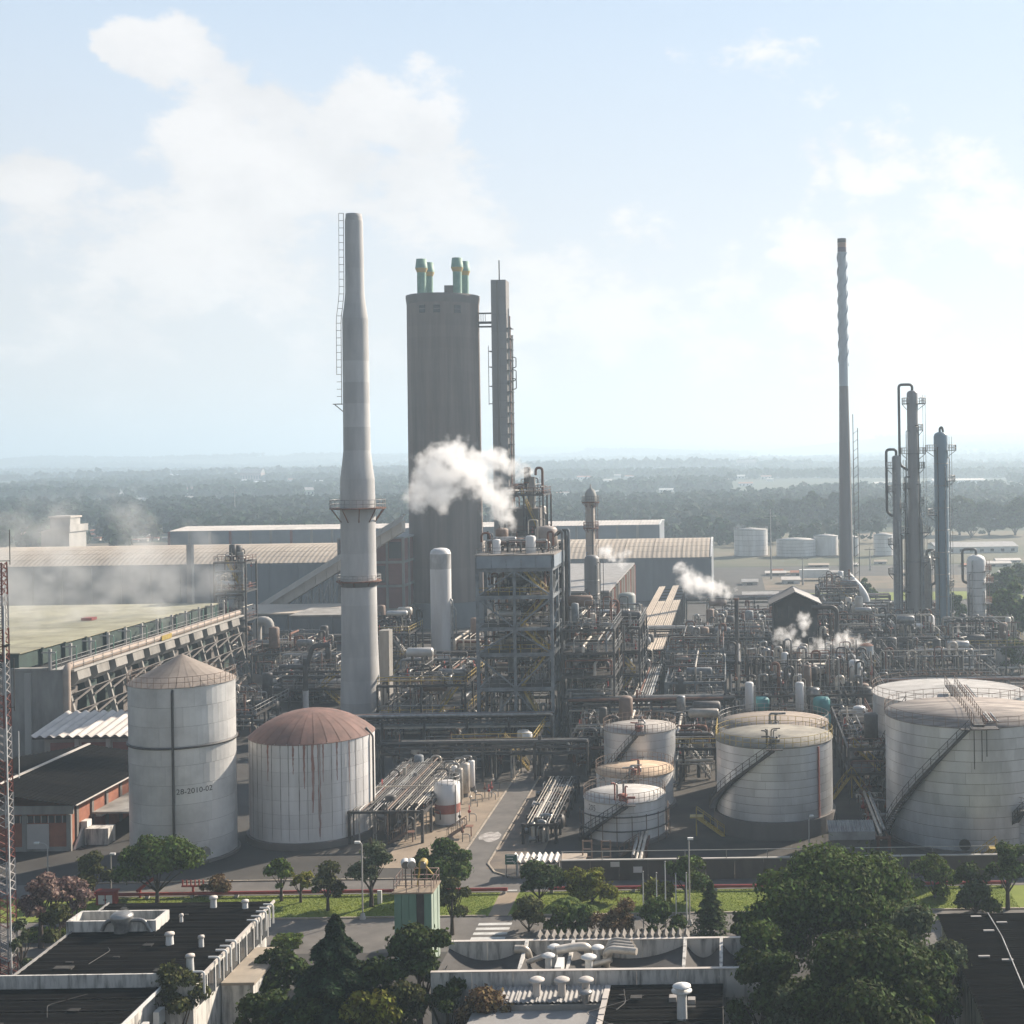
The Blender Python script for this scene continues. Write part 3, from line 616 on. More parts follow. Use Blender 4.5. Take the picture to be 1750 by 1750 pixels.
# prilling tower
ZP = 352.0
pt = prof_px([(507, 694.5, 821.5), (522, 697, 821), (600, 697.5, 822), (1025, 700, 827)], ZP); XP = XZ(761, 800, ZP)[0]
pr_t = thing('prilling_tower', 'massive round brown-grey concrete tower with green vents on top', 'tower', (XP, ZP, 0))
zt = pt[-1][1]; rt = pt[-1][0]; rb = pt[0][0]; zb = pt[0][1]
n = 26
for k in range(n):
    z0 = zb + (pt[-2][1] - zb) * k / n; z1 = zb + (pt[-2][1] - zb) * (k + 1) / n; r_ = rb + (pt[-2][0] - rb) * k / n; r2_ = rb + (pt[-2][0] - rb) * (k + 1) / n
    mk('shaft_lift', MB().lathe((XP, ZP, 0), [(r_, z0), (r2_, z1)], 56), mat('prill_lift', (0.245, 0.2, 0.175), (0.14, 0.118, 0.105), 0.35, 0.9, rand=0.05, streak=(1, 1, 0.06)), pr_t)
mk('crown', MB().lathe((XP, ZP, 0), [(pt[-2][0] + .01, pt[-2][1]), (rt, zt - 0.6), (rt, zt), (rt - 0.6, zt), (rt - 0.6, zt - 0.3), (0.05, zt - 0.3)], 56), concrete_d, pr_t)
mk('base_ring', MB().lathe((XP, ZP, 0), [(rb + 0.6, 0), (rb + 0.6, zb)], 48), wall_bg, pr_t)
for px in (720, 746, 780):
    X, zz = XZ(px, 527, ZP - rb); a = -PI / 2 + math.asin((X - XP) / rb); d = Vector((math.cos(a), math.sin(a), 0)); c = Vector((XP, ZP, zz)) + d * (rb + 0.0); s_ = Vector((-d.y, d.x, 0))
    w = mk('window', MB().beam(c - d * 0.25, c + d * 0.04, 1.6, 1.9), glass, pr_t); mk('window_frame', MB().beam(c + d * 0.03, c + d * 0.1, 1.9, 0.16).beam(c + d * .03 + Vector((0, 0, 1)), c + d * 0.1 + Vector((0, 0, 1)), 1.9, 0.16), concrete_d, w)
for i, (px, py, zo, s_) in enumerate(((720, 443, -5.5, 1.0), (733, 449, 4, .88), (781, 441, -5.0, 1.0), (794, 447, 4, .88))):
    Z = ZP + zo; X, top = XZ(px, py, Z); k = s_ * 1.15
    v_ = mk('vent_stack', MB().lathe((X, Z, zt - 0.4), [(1.1 * k, 0), (0.98 * k, 0.6), (0.98 * k, (top - zt) * 0.66)], 20), green_t, pr_t)
    mk('vent_neck', MB().lathe((X, Z, zt - 0.4 + (top - zt) * 0.66), [(0.98 * k, 0), (1.35 * k, 1.0), (1.35 * k, 1.1)], 20), mat('vent_yellow', (0.5, 0.36, 0.12), (0.4, 0.28, 0.1), 0.8, 0.7), v_)
    mk('vent_head', MB().lathe((X, Z, zt - 0.4 + (top - zt) * 0.66 + 1.1), [(1.35 * k, 0), (1.1 * k, (top - zt) * 0.34 - .7), (0.9 * k, (top - zt) * .34 - .7)], 20), green_t, v_)
X = XZ(772, 492, ZP - 3)[0]; mk('roof_hut', MB().box(X - 1.4, X + 1.6, ZP - 5.5, ZP - 2.5, zt - 0.3, zt + 2.2), concrete_d, pr_t)
# lift column beside the tower
ZL = ZP - 2; Xl, zl = XZ(838.5, 478, ZL); Xr = XZ(864, 478, ZL)[0]
lc = thing('lift_shaft', 'slender square concrete lift shaft standing beside the round tower', 'tower', ((Xl + Xr) / 2, ZL + 2, 0))
for k in range(20):
    z0, z1 = zl * k / 20, zl * (k + 1) / 20; mk('shaft_lift', MB().box(Xl, Xr, ZL, ZL + 5.2, z0 + 0.03, z1 - 0.03), mat('lift_block', (0.25, 0.24, 0.235), (0.2, 0.195, 0.19), 0.2, 0.9, rand=0.05, streak=(1, 1, .2)), lc)
mk('core', MB().box(Xl + .1, Xr - .1, ZL + .1, ZL + 5.1, 0, zl - 0.05), concrete_d, lc)
Xm = XZ(851, 478, ZL)[0]; bar(lc, 'front_rib', (Xm - 0.2, ZL - 0.1, 0), (Xm - 0.2, ZL - 0.1, zl - 0.3), 0.5, concrete_d); rod(lc, 'mast', (Xm, ZL + 2, zl), (Xm, ZL + 2, XZ(851, 443, ZL)[1]), 0.16, steel_m)
for dy, dx, r_ in ((0.6, 0.5, .16), (1.6, .6, .22), (3.0, .55, .16), (4.2, .8, .28)):
    rod(lc, 'riser_pipe', (Xr + dx, ZL + dy, 0), (Xr + dx, ZL + dy, XZ(866, 520 + 12 * dy, ZL)[1]), r_, (galv, rust, steel_m, pipe_w)[int(dy) % 4])
for k in range(26):
    z = 8 + k * 2.7
    if z < zl - 8: mk('pipe_clamp', MB().box(Xr - .05, Xr + 1.15, ZL + 0.4, ZL + 4.6, z, z + 0.12), steel_m, lc)
for y in (600, 627, 660, 690):
    z = XZ(836, y, ZL)[1]; mk('stair_landing', MB().box(Xl - 1.0, Xl, ZL + 0.5, ZL + 4, z, z + .12), steel_d, lc)
mk('caged_ladder', rail_mb([(Xl - 0.9, ZL + .5, XZ(836, 692, ZL)[1]), (Xl - 0.9, ZL + .6, XZ(836, 592, ZL)[1])], 0.3, 2.0, .05).tube([(Xl - 0.95, ZL + .5, XZ(836, 692, ZL)[1]), (Xl - 0.95, ZL + .5, XZ(836, 592, ZL)[1])], 0.05, 4), steel_d, lc)
for y in (618, 640, 655): X, z = XZ(876, y, ZL); pipe(lc, [(Xr + .8, ZL + 3, z + 1.5), (Xr + 1.9, ZL + 3, z + 1.2), (Xr + 1.9, ZL + 3, z - 1.2), (Xr + .8, ZL + 3, z - 1.5)], 0.13, steel_m)
fb = thing('footbridge', 'railed steel footbridge joining the round tower to the lift shaft', 'bridge', (Xl - 1, ZL + 2, XZ(830, 556, ZL)[1]))
for y, hh in ((534, .2), (550, .45), (557, .25)):
    z = XZ(830, y, ZL)[1]; bar(fb, 'beam', (XP + rb - 1.2, ZL + 1.2, z), (Xl + 0.1, ZL + 1.2, z), .3, steel_d, hh); bar(fb, 'beam', (XP + rb - 1.2, ZL + 3, z), (Xl + 0.1, ZL + 3, z), .3, steel_d, hh)
mk('deck_plate', MB().box(XP + rb - 1.2, Xl, ZL + 1.2, ZL + 3, XZ(830, 550, ZL)[1], XZ(830, 550, ZL)[1] + .1), steel_m, fb)
for k in range(5): x = XP + rb - 0.6 + k * 0.55; rod(fb, 'baluster', (x, ZL + 1.2, XZ(830, 550, ZL)[1]), (x, ZL + 1.2, XZ(830, 534, ZL)[1]), .06, steel_d)
# right-hand chimney with spiral strakes
ZR = 345.0; pr2 = prof_px([(408, 1430.5, 1445), (430, 1430.5, 1445.5), (660, 1434, 1450), (985, 1434, 1459), (1060, 1434, 1461)], ZR); XR = XZ(1444, 800, ZR)[0]
c2 = thing('chimney', 'slim blue-grey steel chimney wound with spiral strakes at the top', 'chimney', (XR, ZR, 0))
XRt = XZ(1438, 410, ZR)[0]
zc = XZ(1440, 660, ZR)[1]; ztop = pr2[-1][1]
mlow = mat('stack_grey', (0.3, 0.29, 0.285), (0.22, 0.215, 0.21), .2, .7, streak=(1, 1, .1)); mup = mat('stack_blue', (0.52, 0.58, 0.62), (0.4, 0.45, 0.49), .2, .6, streak=(1, 1, .1))
rl_ = [p for p in pr2 if p[1] <= zc + .1]; ru = [p for p in pr2 if p[1] >= zc - .1]
mk('lower_shaft', MB().lathe((XR, ZR, 0), [(rl_[0][0], 0)] + rl_, 32), mlow, c2); mk('upper_shaft', MB().lathe((XR, ZR, 0), ru + [(ru[-1][0] * .8, ru[-1][1])], 32), mup, c2)
for (ya, yb, mm) in ((408, 415, steel_m), (415, 423, mat('cap_tan', (0.45, .33, .28), (.35, .26, .22), 1, .8)), (423, 431, mat('cap_mauve', (0.2, .17, .2), (.16, .14, .16), 1, .8))):
    z0, z1 = XZ(1440, yb, ZR)[1], XZ(1440, ya, ZR)[1]; mk('cap_band', MB().lathe((XR, ZR, 0), [(pr2[-1][0] + .05, z0), (pr2[-1][0] + .05, z1)], 32), mm, c2)
zs0, zs1 = XZ(1440, 625, ZR)[1], XZ(1440, 432, ZR)[1]
for s_ in range(3):
    b = MB(); V = []; F = []; n = 90
    for i in range(n + 1):
        z = zs0 + (zs1 - zs0) * i / n; a = s_ * 2 * PI / 3 + 2 * PI * 2.6 * i / n; r_ = 1.12
        for rr_ in (0.9, 1.36):
            for dz in (-.06, .06): V.append((XR + rr_ * math.cos(a), ZR + rr_ * math.sin(a), z + dz))
    for i in range(n):
        o = 4 * i; F += [(o, o + 2, o + 6, o + 4), (o + 1, o + 5, o + 7, o + 3), (o + 2, o + 3, o + 7, o + 6)]
    b.add(V, F); mk('strake', b, mup, c2)
Xt = XZ(1458, 800, ZR)[0]; z_t = XZ(1455, 708, ZR)[1]
for s_ in (0, 1.15): rod(c2, 'ladder_rail', (Xt + s_, ZR - 1, 0), (Xt + s_, ZR - 1, z_t - 3 * s_), .1, steel_m)
for k in range(int(z_t / 2.2) - 1): bar(c2, 'ladder_rung', (Xt, ZR - 1, 1 + k * 2.2), (Xt + 1.15, ZR - 1, 1.9 + k * 2.2), .1, steel_m)
pipe(c2, [(XR, ZR - 2, XZ(1460, 995, ZR)[1] + 2), (XR + 3.0, ZR - 2, XZ(1470, 1003, ZR)[1]), (XR + 4.6, ZR - 2, XZ(1478, 1020, ZR)[1]), (XR + 4.9, ZR - 2, 1)], 1.0, white, 'duct', 2.5, 16)
# distillation columns
def column(label, px, ytop, ybase, w, Z, m, plats=(), pipes=2, seed=0, w2=None, ysw=None, goose=True, rm=galv, name='process_column'):
    X = XZ(px, (ytop + ybase) / 2, Z)[0]; z1 = XZ(px, ytop, Z)[1]; r_ = w / 2 * Z / FPX; rs = random.Random(seed)
    t = thing(name, label, 'column', (X, Z, 0)); r2_ = (w2 or w) / 2 * Z / FPX; zs = XZ(px, ysw, Z)[1] if ysw else 3
    mk('skirt', MB().lathe((X, Z, 0), [(r2_ * 1.08, 0), (r2_, 2.5)], 24), concrete_d, t)
    prof = [(r2_, 2.5), (r2_, zs), (r_, zs + (3 if ysw else .1)), (r_, z1 - r_ * .6), (r_ * .85, z1 - r_ * .25), (r_ * .45, z1 - .05), (.02, z1)]
    n = 9; mk('shell', MB().lathe((X, Z, 0), prof, 28), m, t)
    for k in range(n):
        z = 3 + (z1 - 5) * k / n; rr_ = r2_ if z < zs else r_; mk('shell_band', MB().lathe((X, Z, z), [(rr_, -.06), (rr_ + .06, -.06), (rr_ + .06, .06), (rr_, .06)], 24), galv, t)
    for (y, s_, wd) in plats:
        z = XZ(px, y, Z)[1]; rr_ = (r2_ if z < zs else r_) + .05; a0 = 0 if s_ > 0 else PI
        pa, pb = a0 - 1.1, a0 + 1.1
        mk('platform', MB().lathe((X, Z, z), [(rr_, -.08), (rr_ + wd, -.08), (rr_ + wd, .04), (rr_, .04)], 14, pa, pb, False), steel_m, t)
        mk('platform_railing', rail_mb(ring(X, Z, z, rr_ + wd - .05, 10, pa, pb), 1.2, 1.0, .05), rm, t)
        bar(t, 'bracket', (X + s_ * rr_, Z, z - 1.2), (X + s_ * (rr_ + wd * .9), Z, z - .1), .12, steel_m)
    for k in range(pipes):
        a = rs.uniform(-2.6, -.5); rr_ = max(r_, r2_) + rs.uniform(.25, .5); ztp = z1 * rs.uniform(.45, .97); p = (X + rr_ * math.cos(a), Z + rr_ * math.sin(a))
        pipe(t, [(*p, 0.5), (*p, ztp), (X + r_ * .7 * math.cos(a), Z + r_ * .7 * math.sin(a), ztp)], rs.uniform(.07, .16), rs.choice((steel_m, galv, galv, steel_b)), 'riser_pipe')
    if goose:
        s_ = -1 if goose is True else goose; x2 = X + s_ * (max(r_, r2_) + .9)
        pipe(t, [(X, Z, z1 - .2), (X, Z, z1 + 1.2), (x2, Z, z1 + 1.2), (x2, Z, z1 * .72), (X + s_ * r_, Z, z1 * .7)], .28, steel_m, 'overhead_pipe', .7)
    a = -.35; x_, y_ = X + (max(r_, r2_) + .3) * math.cos(a), Z + (max(r_, r2_) + .3) * math.sin(a)
    mk('caged_ladder', MB().tube([(x_, y_, .5), (x_, y_, z1 - 1)], .05, 4).tube([(x_ + .5, y_, .5), (x_ + .5, y_, z1 - 1)], .05, 4), rm, t)
    return t
colgrey = mat('column_grey', (0.3, 0.29, 0.285), (0.22, 0.21, 0.2), .5, .5, metal=.2, streak=(1, 1, .1)); colblue = mat('column_blue', (0.2, 0.28, 0.34), (0.15, 0.21, 0.26), .4, .5, streak=(1, 1, .1))
column('tallest insulated process column with a looped overhead pipe', 1562, 667, 1125, 19, 285, colgrey, ((690, 1, 1.6), (690, -1, 1.0), (735, 1, 1.0), (775, 1, 1.5), (775, -1, 1.3), (800, 1, 1.2), (835, -1, 1.0), (860, 1, 1.0), (910, 1, 1.4), (910, -1, 1.2), (960, 1, 1.1), (1010, -1, 1.2), (1060, 1, 1.2)), 5, 1, 31, 895)
column('thin piped process column standing close to the tallest column', 1534, 778, 1130, 15, 283, colgrey, ((800, -1, 1.2), (840, -1, .8), (870, 1, .9), (930, -1, 1.0), (980, -1, 1.0), (1040, -1, 1.0)), 6, 2, 19)
column('bare blue-grey process column with twin platforms near its top', 1610, 738, 1122, 24, 287, colblue, ((770, -1, 1.7), (770, 1, 1.7), (822, 1, 1.4), (880, -1, 1.4), (952, -1, .8), (1000, 1, .9), (1050, -1, 1.0)), 5, 3, goose=False, rm=galv)
mk('lifting_davit', MB().tube([(XZ(1606, 740, 287)[0], 287, XZ(1606, 741, 287)[1]), (XZ(1606, 740, 287)[0], 287, XZ(1606, 732, 287)[1]), (XZ(1610, 740, 287)[0], 287, XZ(1606, 732, 287)[1] + .3), (XZ(1612, 740, 287)[0], 287, XZ(1606, 740, 287)[1])], .25, 8, .5), steel_m, [o for o in COL.objects if o.get('label', '').startswith('bare blue-grey process')][0])
column('pale stubby column with orange-brown valves down one side', 1669, 948, 1112, 32, 296, tank_w, ((975, 1, 1.2), (995, 1, 1.6), (1030, 1, 1.2), (1060, 1, 1.4), (1085, 1, 1.2)), 7, 4, goose=-1, rm=rust)
column('short grey column in front of the blue-grey column', 1588, 1050, 1125, 19, 280, tank_w, (), 2, 5, goose=False)
column('stout grey drum column beside the tallest column', 1585, 950, 1128, 15, 291, colgrey, ((965, 1, 1.0),), 3, 6, goose=1)
# white vertical vessel
ZV = 275.0; XV, zv = XZ(752.5, 936, ZV); rv = 17.6 * ZV / FPX
wv = thing('surge_vessel', 'plain white upright vessel with a rounded top and sooty cap', 'vessel', (XV, ZV, 0))
mk('shell', MB().lathe((XV, ZV, 0), [(rv * 1.02, 0), (rv, 1.0), (rv, zv - 4.2)], 36), tank_w, wv); mk('sooty_band', MB().lathe((XV, ZV, 0), [(rv + .01, zv - 4.2), (rv + .01, zv - 1.2)], 36), mat('sooty', (0.32, 0.31, 0.3), (.55, .54, .53), .6, .7, streak=(1, 1, .5)), wv)
mk('domed_head', MB().lathe((XV, ZV, 0), [(rv, zv - 1.2), (rv * .9, zv - .55), (rv * .6, zv - .12), (.02, zv)], 36), tank_w, wv)
pipe(wv, [(XV + rv + .3, ZV - .5, 4), (XV + rv + .3, ZV - .5, 14), (XV + rv - .3, ZV - .3, 14.5)], .2, galv); pipe(wv, [(XV + rv + .9, ZV, 0.2), (XV + rv + .9, ZV, 12), (XV + rv + .2, ZV, 13)], .16, galv)
# ------------------------------------------------------------------ cooling tower
CX, CY0, CY1, CH, NB = -94.5, 196.0, 263.0, 12.9, 11
ct = thing('cooling_tower', 'long concrete cooling tower with slanted louvres and green upper casing', 'cooling tower', (CX - 10, CY0, 0))
mk('basin_body', MB().box(-190, CX - 2.6, CY0 + 0.3, CY1, 0, CH - 0.3), black, ct)  # near-black solid stands in for the shaded interior behind the louvres
mk('end_wall', MB().box(-132, CX - 0.2, CY0 - 0.3, CY0 + 0.25, 0, CH), concrete, ct)
for x in (-121, -114, -107, -100.5): bar(ct, 'pilaster', (x, CY0 - 0.45, 0), (x, CY0 - 0.45, CH - 0.4), .9, concrete_l, .3)
mk('walkway_slab', MB().box(CX - 3.2, CX + 0.5, CY0 - 0.2, CY1 + 1, CH - 0.25, CH), concrete_l, ct)
mk('end_coping', MB().box(-132, CX - 3.25, CY0 - 0.6, CY0 + .6, CH + .002, CH + 0.35), concrete, ct)
for x_ in (CX + 0.35, CX - 2.9): mk('handrail', rail_mb([(x_, CY0, CH), (x_, CY1, CH)], 1.15, 3.0, .05), galv, ct)
pipe(ct, [(CX - 0.2, CY1, CH + .55), (CX - .2, CY0 - 1.0, CH + .55), (CX - .2, CY0 - 1.0, 0.2)], .52, mat('riser_tan', (0.42, .33, .27), (.33, .27, .22), .5, .7), 'header_pipe', 1.0, 16)
mk('upper_deck', MB().box(-190, CX - 8.6, CY0 + 2, CY1 + 1.5, CH - .3, CH + 2.3), deck_y, ct)
dB = (CY1 - CY0) / NB
for k in range(NB + 1):
    y = CY0 + k * dB
    bar(ct, 'rib', (CX - 1.2, y, CH - 0.3), (CX + 1.9, y, 0), .45, concrete, .7)
    bar(ct, 'rib_wall', (CX - 2.4, y, 0), (CX - 2.4, y, CH - .3), .35, concrete_d, .5)
    bar(ct, 'fan_post', (CX - 3.0, y, CH), (CX - 3.0, y, CH + 3.0), .35, concrete_l)
    bar(ct, 'fan_post_arm', (CX - 4.2, y, CH + 2.5), (CX - 2.2, y, CH + 2.5), .2, galv)
    rod(ct, 'fan_rod', (CX - 2.4, y + .5, CH), (CX - 2.4, y + .5, CH + 2.6), .09, green_t)
for k in range(NB):
    y = CY0 + k * dB; xo = CX - 7.6 + 3.6 * k / (NB - 1)
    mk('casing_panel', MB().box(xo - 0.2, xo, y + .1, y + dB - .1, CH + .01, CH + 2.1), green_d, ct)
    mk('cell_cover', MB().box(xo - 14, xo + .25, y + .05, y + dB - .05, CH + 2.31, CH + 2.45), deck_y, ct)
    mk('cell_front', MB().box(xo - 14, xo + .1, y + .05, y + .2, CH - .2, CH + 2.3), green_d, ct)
    mk('chute_head', MB().prism([(CX - 1.0, y + .9, CH - .35), (CX + .35, y + .9, CH - .35), (CX + .6, y + .9, CH - 1.6), (CX - .2, y + .9, CH - 2.4), (CX - 1.0, y + .9, CH - 2.4)], (0, dB - 2.2, 0)), concrete, ct)
    for j in range(4):
        z = CH - 3.6 - j * 2.55; xo2 = CX - 0.6 + (CH - z) * 0.2
        mk('louvre', MB().prism([(xo2 - 1.6, y + .3, z - .9), (xo2 + .25, y + .3, z + .25), (xo2 + .25, y + .3, z + .4), (xo2 - 1.6, y + .3, z - .75)], (0, dB - .6, 0)), concrete_d, ct)
        bar(ct, 'louvre_brace', (xo2 + .3, y, z - 0.9), (xo2 + .3, y + dB, z + .3), .16, concrete_d, .25)
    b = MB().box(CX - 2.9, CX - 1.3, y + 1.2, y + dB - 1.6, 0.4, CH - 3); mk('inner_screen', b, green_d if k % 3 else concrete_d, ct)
yb_ = CY0 + 30; mk('safety_board', MB().box(CX + .42, CX + .5, yb_, yb_ + 4, CH + .1, CH + .9), yellow, ct)
mk('hatch_cover', MB().box(-112, -110.2, 236, 238, CH + 2.46, CH + 2.9), red, ct)
# ------------------------------------------------------------------ warehouses
def warehouse(label, x0, x1, y0, y1, he, hr, npan, rows, rm, wm, curve=1.0, name='warehouse'):
    t = thing(name, label, 'warehouse', ((x0 + x1) / 2, y0, 0)); ym = (y0 + y1) / 2; w = ym - y0
    def prof(s): y = y0 + w * s; return y, he + (hr - he) * (1 - (1 - min(s, 2 - s)) ** (1.0 + curve))
    mk('core', MB().box(x0 + .2, x1 - .2, y0 + .25, y1 - .25, 0, he - .05), wm, t)
    P = [prof(s / 10.0) for s in range(21)]
    for x in (x0 + .05, x1 - .35): mk('gable_wall', MB().prism([(x, y0 + .3, 0)] + [(x, y, z - .12) for y, z in P] + [(x, y1 - .3, 0)], (.3, 0, 0)), wm, t)
    dx = (x1 - x0) / npan
    pm = []
    for r_ in range(rows):
        b = MB(); a0, a1 = r_ / rows + .004, (r_ + 1) / rows - .004; nn = 3
        for q in range(nn):
            ya, za = prof(a0 + (a1 - a0) * q / nn); yb, zb2 = prof(a0 + (a1 - a0) * (q + 1) / nn)
            b.wave(0.06, dx - .06, ya - y0, yb - y0, lambda x, y, ya=ya, za=za, yb=yb, zb2=zb2: za + (zb2 - za) * ((y + y0 - ya) / (yb - ya)) + .02, dx / 6, .06, 'Y', 4)
        me = b.mesh('roof_sheet'); me.materials.append(rm); pm.append(me)
    for i in range(npan):
        for r_ in range(rows):
            o = bpy.data.objects.new('roof_sheet', pm[r_]); COL.objects.link(o); o.parent = t; o.location = (x0 + i * dx - (x0 + x1) / 2, 0, 0.02)
        mk('wall_panel', MB().box(x0 + i * dx + .15, x0 + (i + 1) * dx - .15, y0, y0 + .24, .1, he - .4), wm, t) if i < 1 else None
    wp = MB().box(.15, dx - .15, 0, .24, .1, he - .4).mesh('wall_panel'); wp.materials.append(wm)
    for i in range(1, npan):
        o = bpy.data.objects.new('wall_panel', wp); COL.objects.link(o); o.parent = t; o.location = (x0 + i * dx - (x0 + x1) / 2, 0, 0)
    b = MB()
    for q in range(10, 20): b.add([(x0, P[q][0], P[q][1]), (x1, P[q][0], P[q][1]), (x1, P[q + 1][0], P[q + 1][1]), (x0, P[q + 1][0], P[q + 1][1])], [(0, 1, 2, 3)])
    mk('rear_roof', b, rm, t)
    b = MB()
    for q in range(20): b.beam((x1 - .1, P[q][0], P[q][1] + .06), (x1 - .1, P[q + 1][0], P[q + 1][1] + .06), .5, .3)
    mk('gable_lit_edge', b, white, t)  # sunlit gable edge painted as a white strip
    return t
warehouse('long vaulted warehouse with a beige ribbed roof behind the plant', -265, -6.2, 402, 446, 12.6, 17.0, 30, 5, roof_b, wall_bg, 1.0)
wr = warehouse('rear warehouse with a pale flat roof edge beyond the vaulted one', -213, -27.5, 520, 556, 16.6, 17.6, 24, 2, roof_w, mat('wall_slate', (0.22, .24, .27), (.18, .2, .22), .2, .8), .2)
for k in range(24): bar(wr, 'pilaster', (-213 + k * 7.7, 519.8, 0), (-213 + k * 7.7, 519.8, 16.4), .9, brickdull if k % 3 == 0 else concrete, .4)
# stepped head house beyond
hb = thing('head_house', 'small stepped pale concrete block with a sloped top beyond the vaulted roof', 'building', (-213, 455, 0))
Zb = 455; xa, za = XZ(70, 910, Zb); xb, zb_ = XZ(118, 905, Zb)
mk('lower_block', MB().box(xa, xb, Zb, Zb + 12, 0, za), concrete_l, hb)
mk('sloped_roof', MB().prism([(xa - .8, Zb - .5, za), (xb + .5, Zb - .5, za), (xb + .5, Zb - .5, XZ(118, 897, Zb)[1]), (xa + 4, Zb - .5, XZ(82, 902, Zb)[1])], (0, 13, 0)), concrete_l, hb)
xa2, z2 = XZ(80, 886, Zb); mk('upper_block', MB().box(xa2, XZ(115, 886, Zb)[0], Zb + 2, Zb + 9, za, z2), concrete_l, hb); mk('upper_cap', MB().box(xa2 - .3, XZ(117, 886, Zb)[0], Zb + 1.5, Zb + 9.5, z2 + .01, z2 + .6), roof_w, hb)
# conveyor gallery and its buildings
cg = thing('conveyor_gallery', 'inclined beige conveyor gallery on steel trestles beside the concrete chimney', 'conveyor', (-105, 330, 0))
a, c = Vector((*(lambda t: (t[0], 330, t[1]))(XZ(432, 1050, 330)),)), Vector((*(lambda t: (t[0], 330, t[1]))(XZ(690, 890, 330)),))
d = (c - a); nseg = 14
for k in range(nseg):
    p, q = a + d * ((k + .02) / nseg), a + d * ((k + .98) / nseg)
    mk('gallery_side', MB().add([(p.x, 328.4, p.z - 2.6), (q.x, 328.4, q.z - 2.6), (q.x, 328.4, q.z), (p.x, 328.4, p.z)], [(0, 1, 2, 3)]).prism([(p.x, 328.5, p.z - 2.6), (q.x, 328.5, q.z - 2.6), (q.x, 328.5, q.z), (p.x, 328.5, p.z)], (0, 3.2, 0)), mat('gallery_cladding', (.56, .5, .43), (.45, .4, .34), .3, .85, rand=.05), cg)  # side colour lightened to stand in for the sunlit gallery roof
    mk('gallery_roof', MB().prism([(p.x, 327.6, p.z - .3), (q.x, 327.6, q.z - .3), (q.x, 332, q.z + 1.6), (p.x, 332, p.z + 1.6)], (0, 0, .12)), roof_b, cg)
for k in range(2, 11):
    p = a + d * (k / 14 + .02)
    for y in (328.7, 331.3): bar(cg, 'trestle_leg', (p.x, y, 0), (p.x, y, p.z - 2.5), .3, galv)
    if k < 10:
        q = a + d * ((k + 1) / 14 + .02); bar(cg, 'trestle_brace', (p.x, 328.7, p.z * .4), (q.x, 328.7, q.z - 3), .16, galv); bar(cg, 'trestle_brace', (p.x, 328.7, p.z - 3), (q.x, 328.7, q.z * .35), .16, galv)
def framed(label, x0, x1, y0, y1, h, fm, pm, rm, nx, nz, name='plant_building', ny=0, cat='building'):
    t = thing(name, label, cat, ((x0 + x1) / 2, y0, 0)); mk('core', MB().box(x0 + .15, x1 - .15, y0 + .15, y1, 0, h - .1), pm, t)
    mk('roof_slab', MB().box(x0 - .3, x1 + .3, y0 - .3, y1 + .3, h - .098, h + .25), rm, t)
    for i in range(nx + 1): x = x0 + (x1 - x0) * i / nx; bar(t, 'frame_post', (x, y0, 0), (x, y0, h - .12), .5, fm)
    for j in range(1, nz): z = h * j / nz; bar(t, 'floor_beam', (x0, y0, z), (x1, y0, z), .46, fm, .6)
    for i in range(ny + 1 if ny else 0): y = y0 + (y1 - y0) * i / ny; bar(t, 'frame_post', (x1, y + .02, 0), (x1, y + .02, h - .13), .55, fm)
    for j in range(1, nz if ny else 1): z = h * j / nz; bar(t, 'floor_beam', (x1, y0 + .05, z + .01), (x1, y1, z + .01), .44, fm, .58)
    for i in range(nx):
        for j in range(nz):
            xa_, xb_ = x0 + (x1 - x0) * (i + .12) / nx, x0 + (x1 - x0) * (i + .88) / nx; za_, zb2 = h * (j + .15) / nz, h * (j + .85) / nz
            if (i + j) % 3 != 2: mk('infill_panel', MB().box(xa_, xb_, y0 + .02, y0 + .12, za_, zb2), pm if (i * 7 + j) % 4 else glass, t)
    return t
framed('tall concrete-framed building with dull red infill beside the chimney', -96, -80.3, 335, 352, 23.2, concrete, brickdull, roof_g, 4, 4, ny=3)
framed('low concrete hall under a broad beige flat roof by the conveyor foot', -112, -84, 303, 322, 8.6, concrete_d, wall_bg, roof_b, 6, 2)
framed('blue-grey windowless block in front of the conveyor trestles', -91.5, -79, 284, 298, 10.2, wall_bg, wall_bg, concrete, 3, 2)
mk('concrete_mast', MB().box(XZ(319, 980, 300)[0], XZ(328, 980, 300)[0], 300, 301.2, 0, XZ(323, 931, 300)[1]), concrete_l, label='plain square concrete mast behind the cooling tower', cat='mast')
ribh = framed('long brown process hall with ribbed sunlit end wall behind the steel tower', -41, -25, 274, 345, 15.4, concrete_d, concrete_d, roof_g, 4, 3)
for k in range(24): y = 275 + k * 3; bar(ribh, 'wall_rib', (-24.75, y, 0), (-24.75, y, 15.2), .6, (concrete_l, paving, concrete_l, redfade, paving)[k % 5], .7)
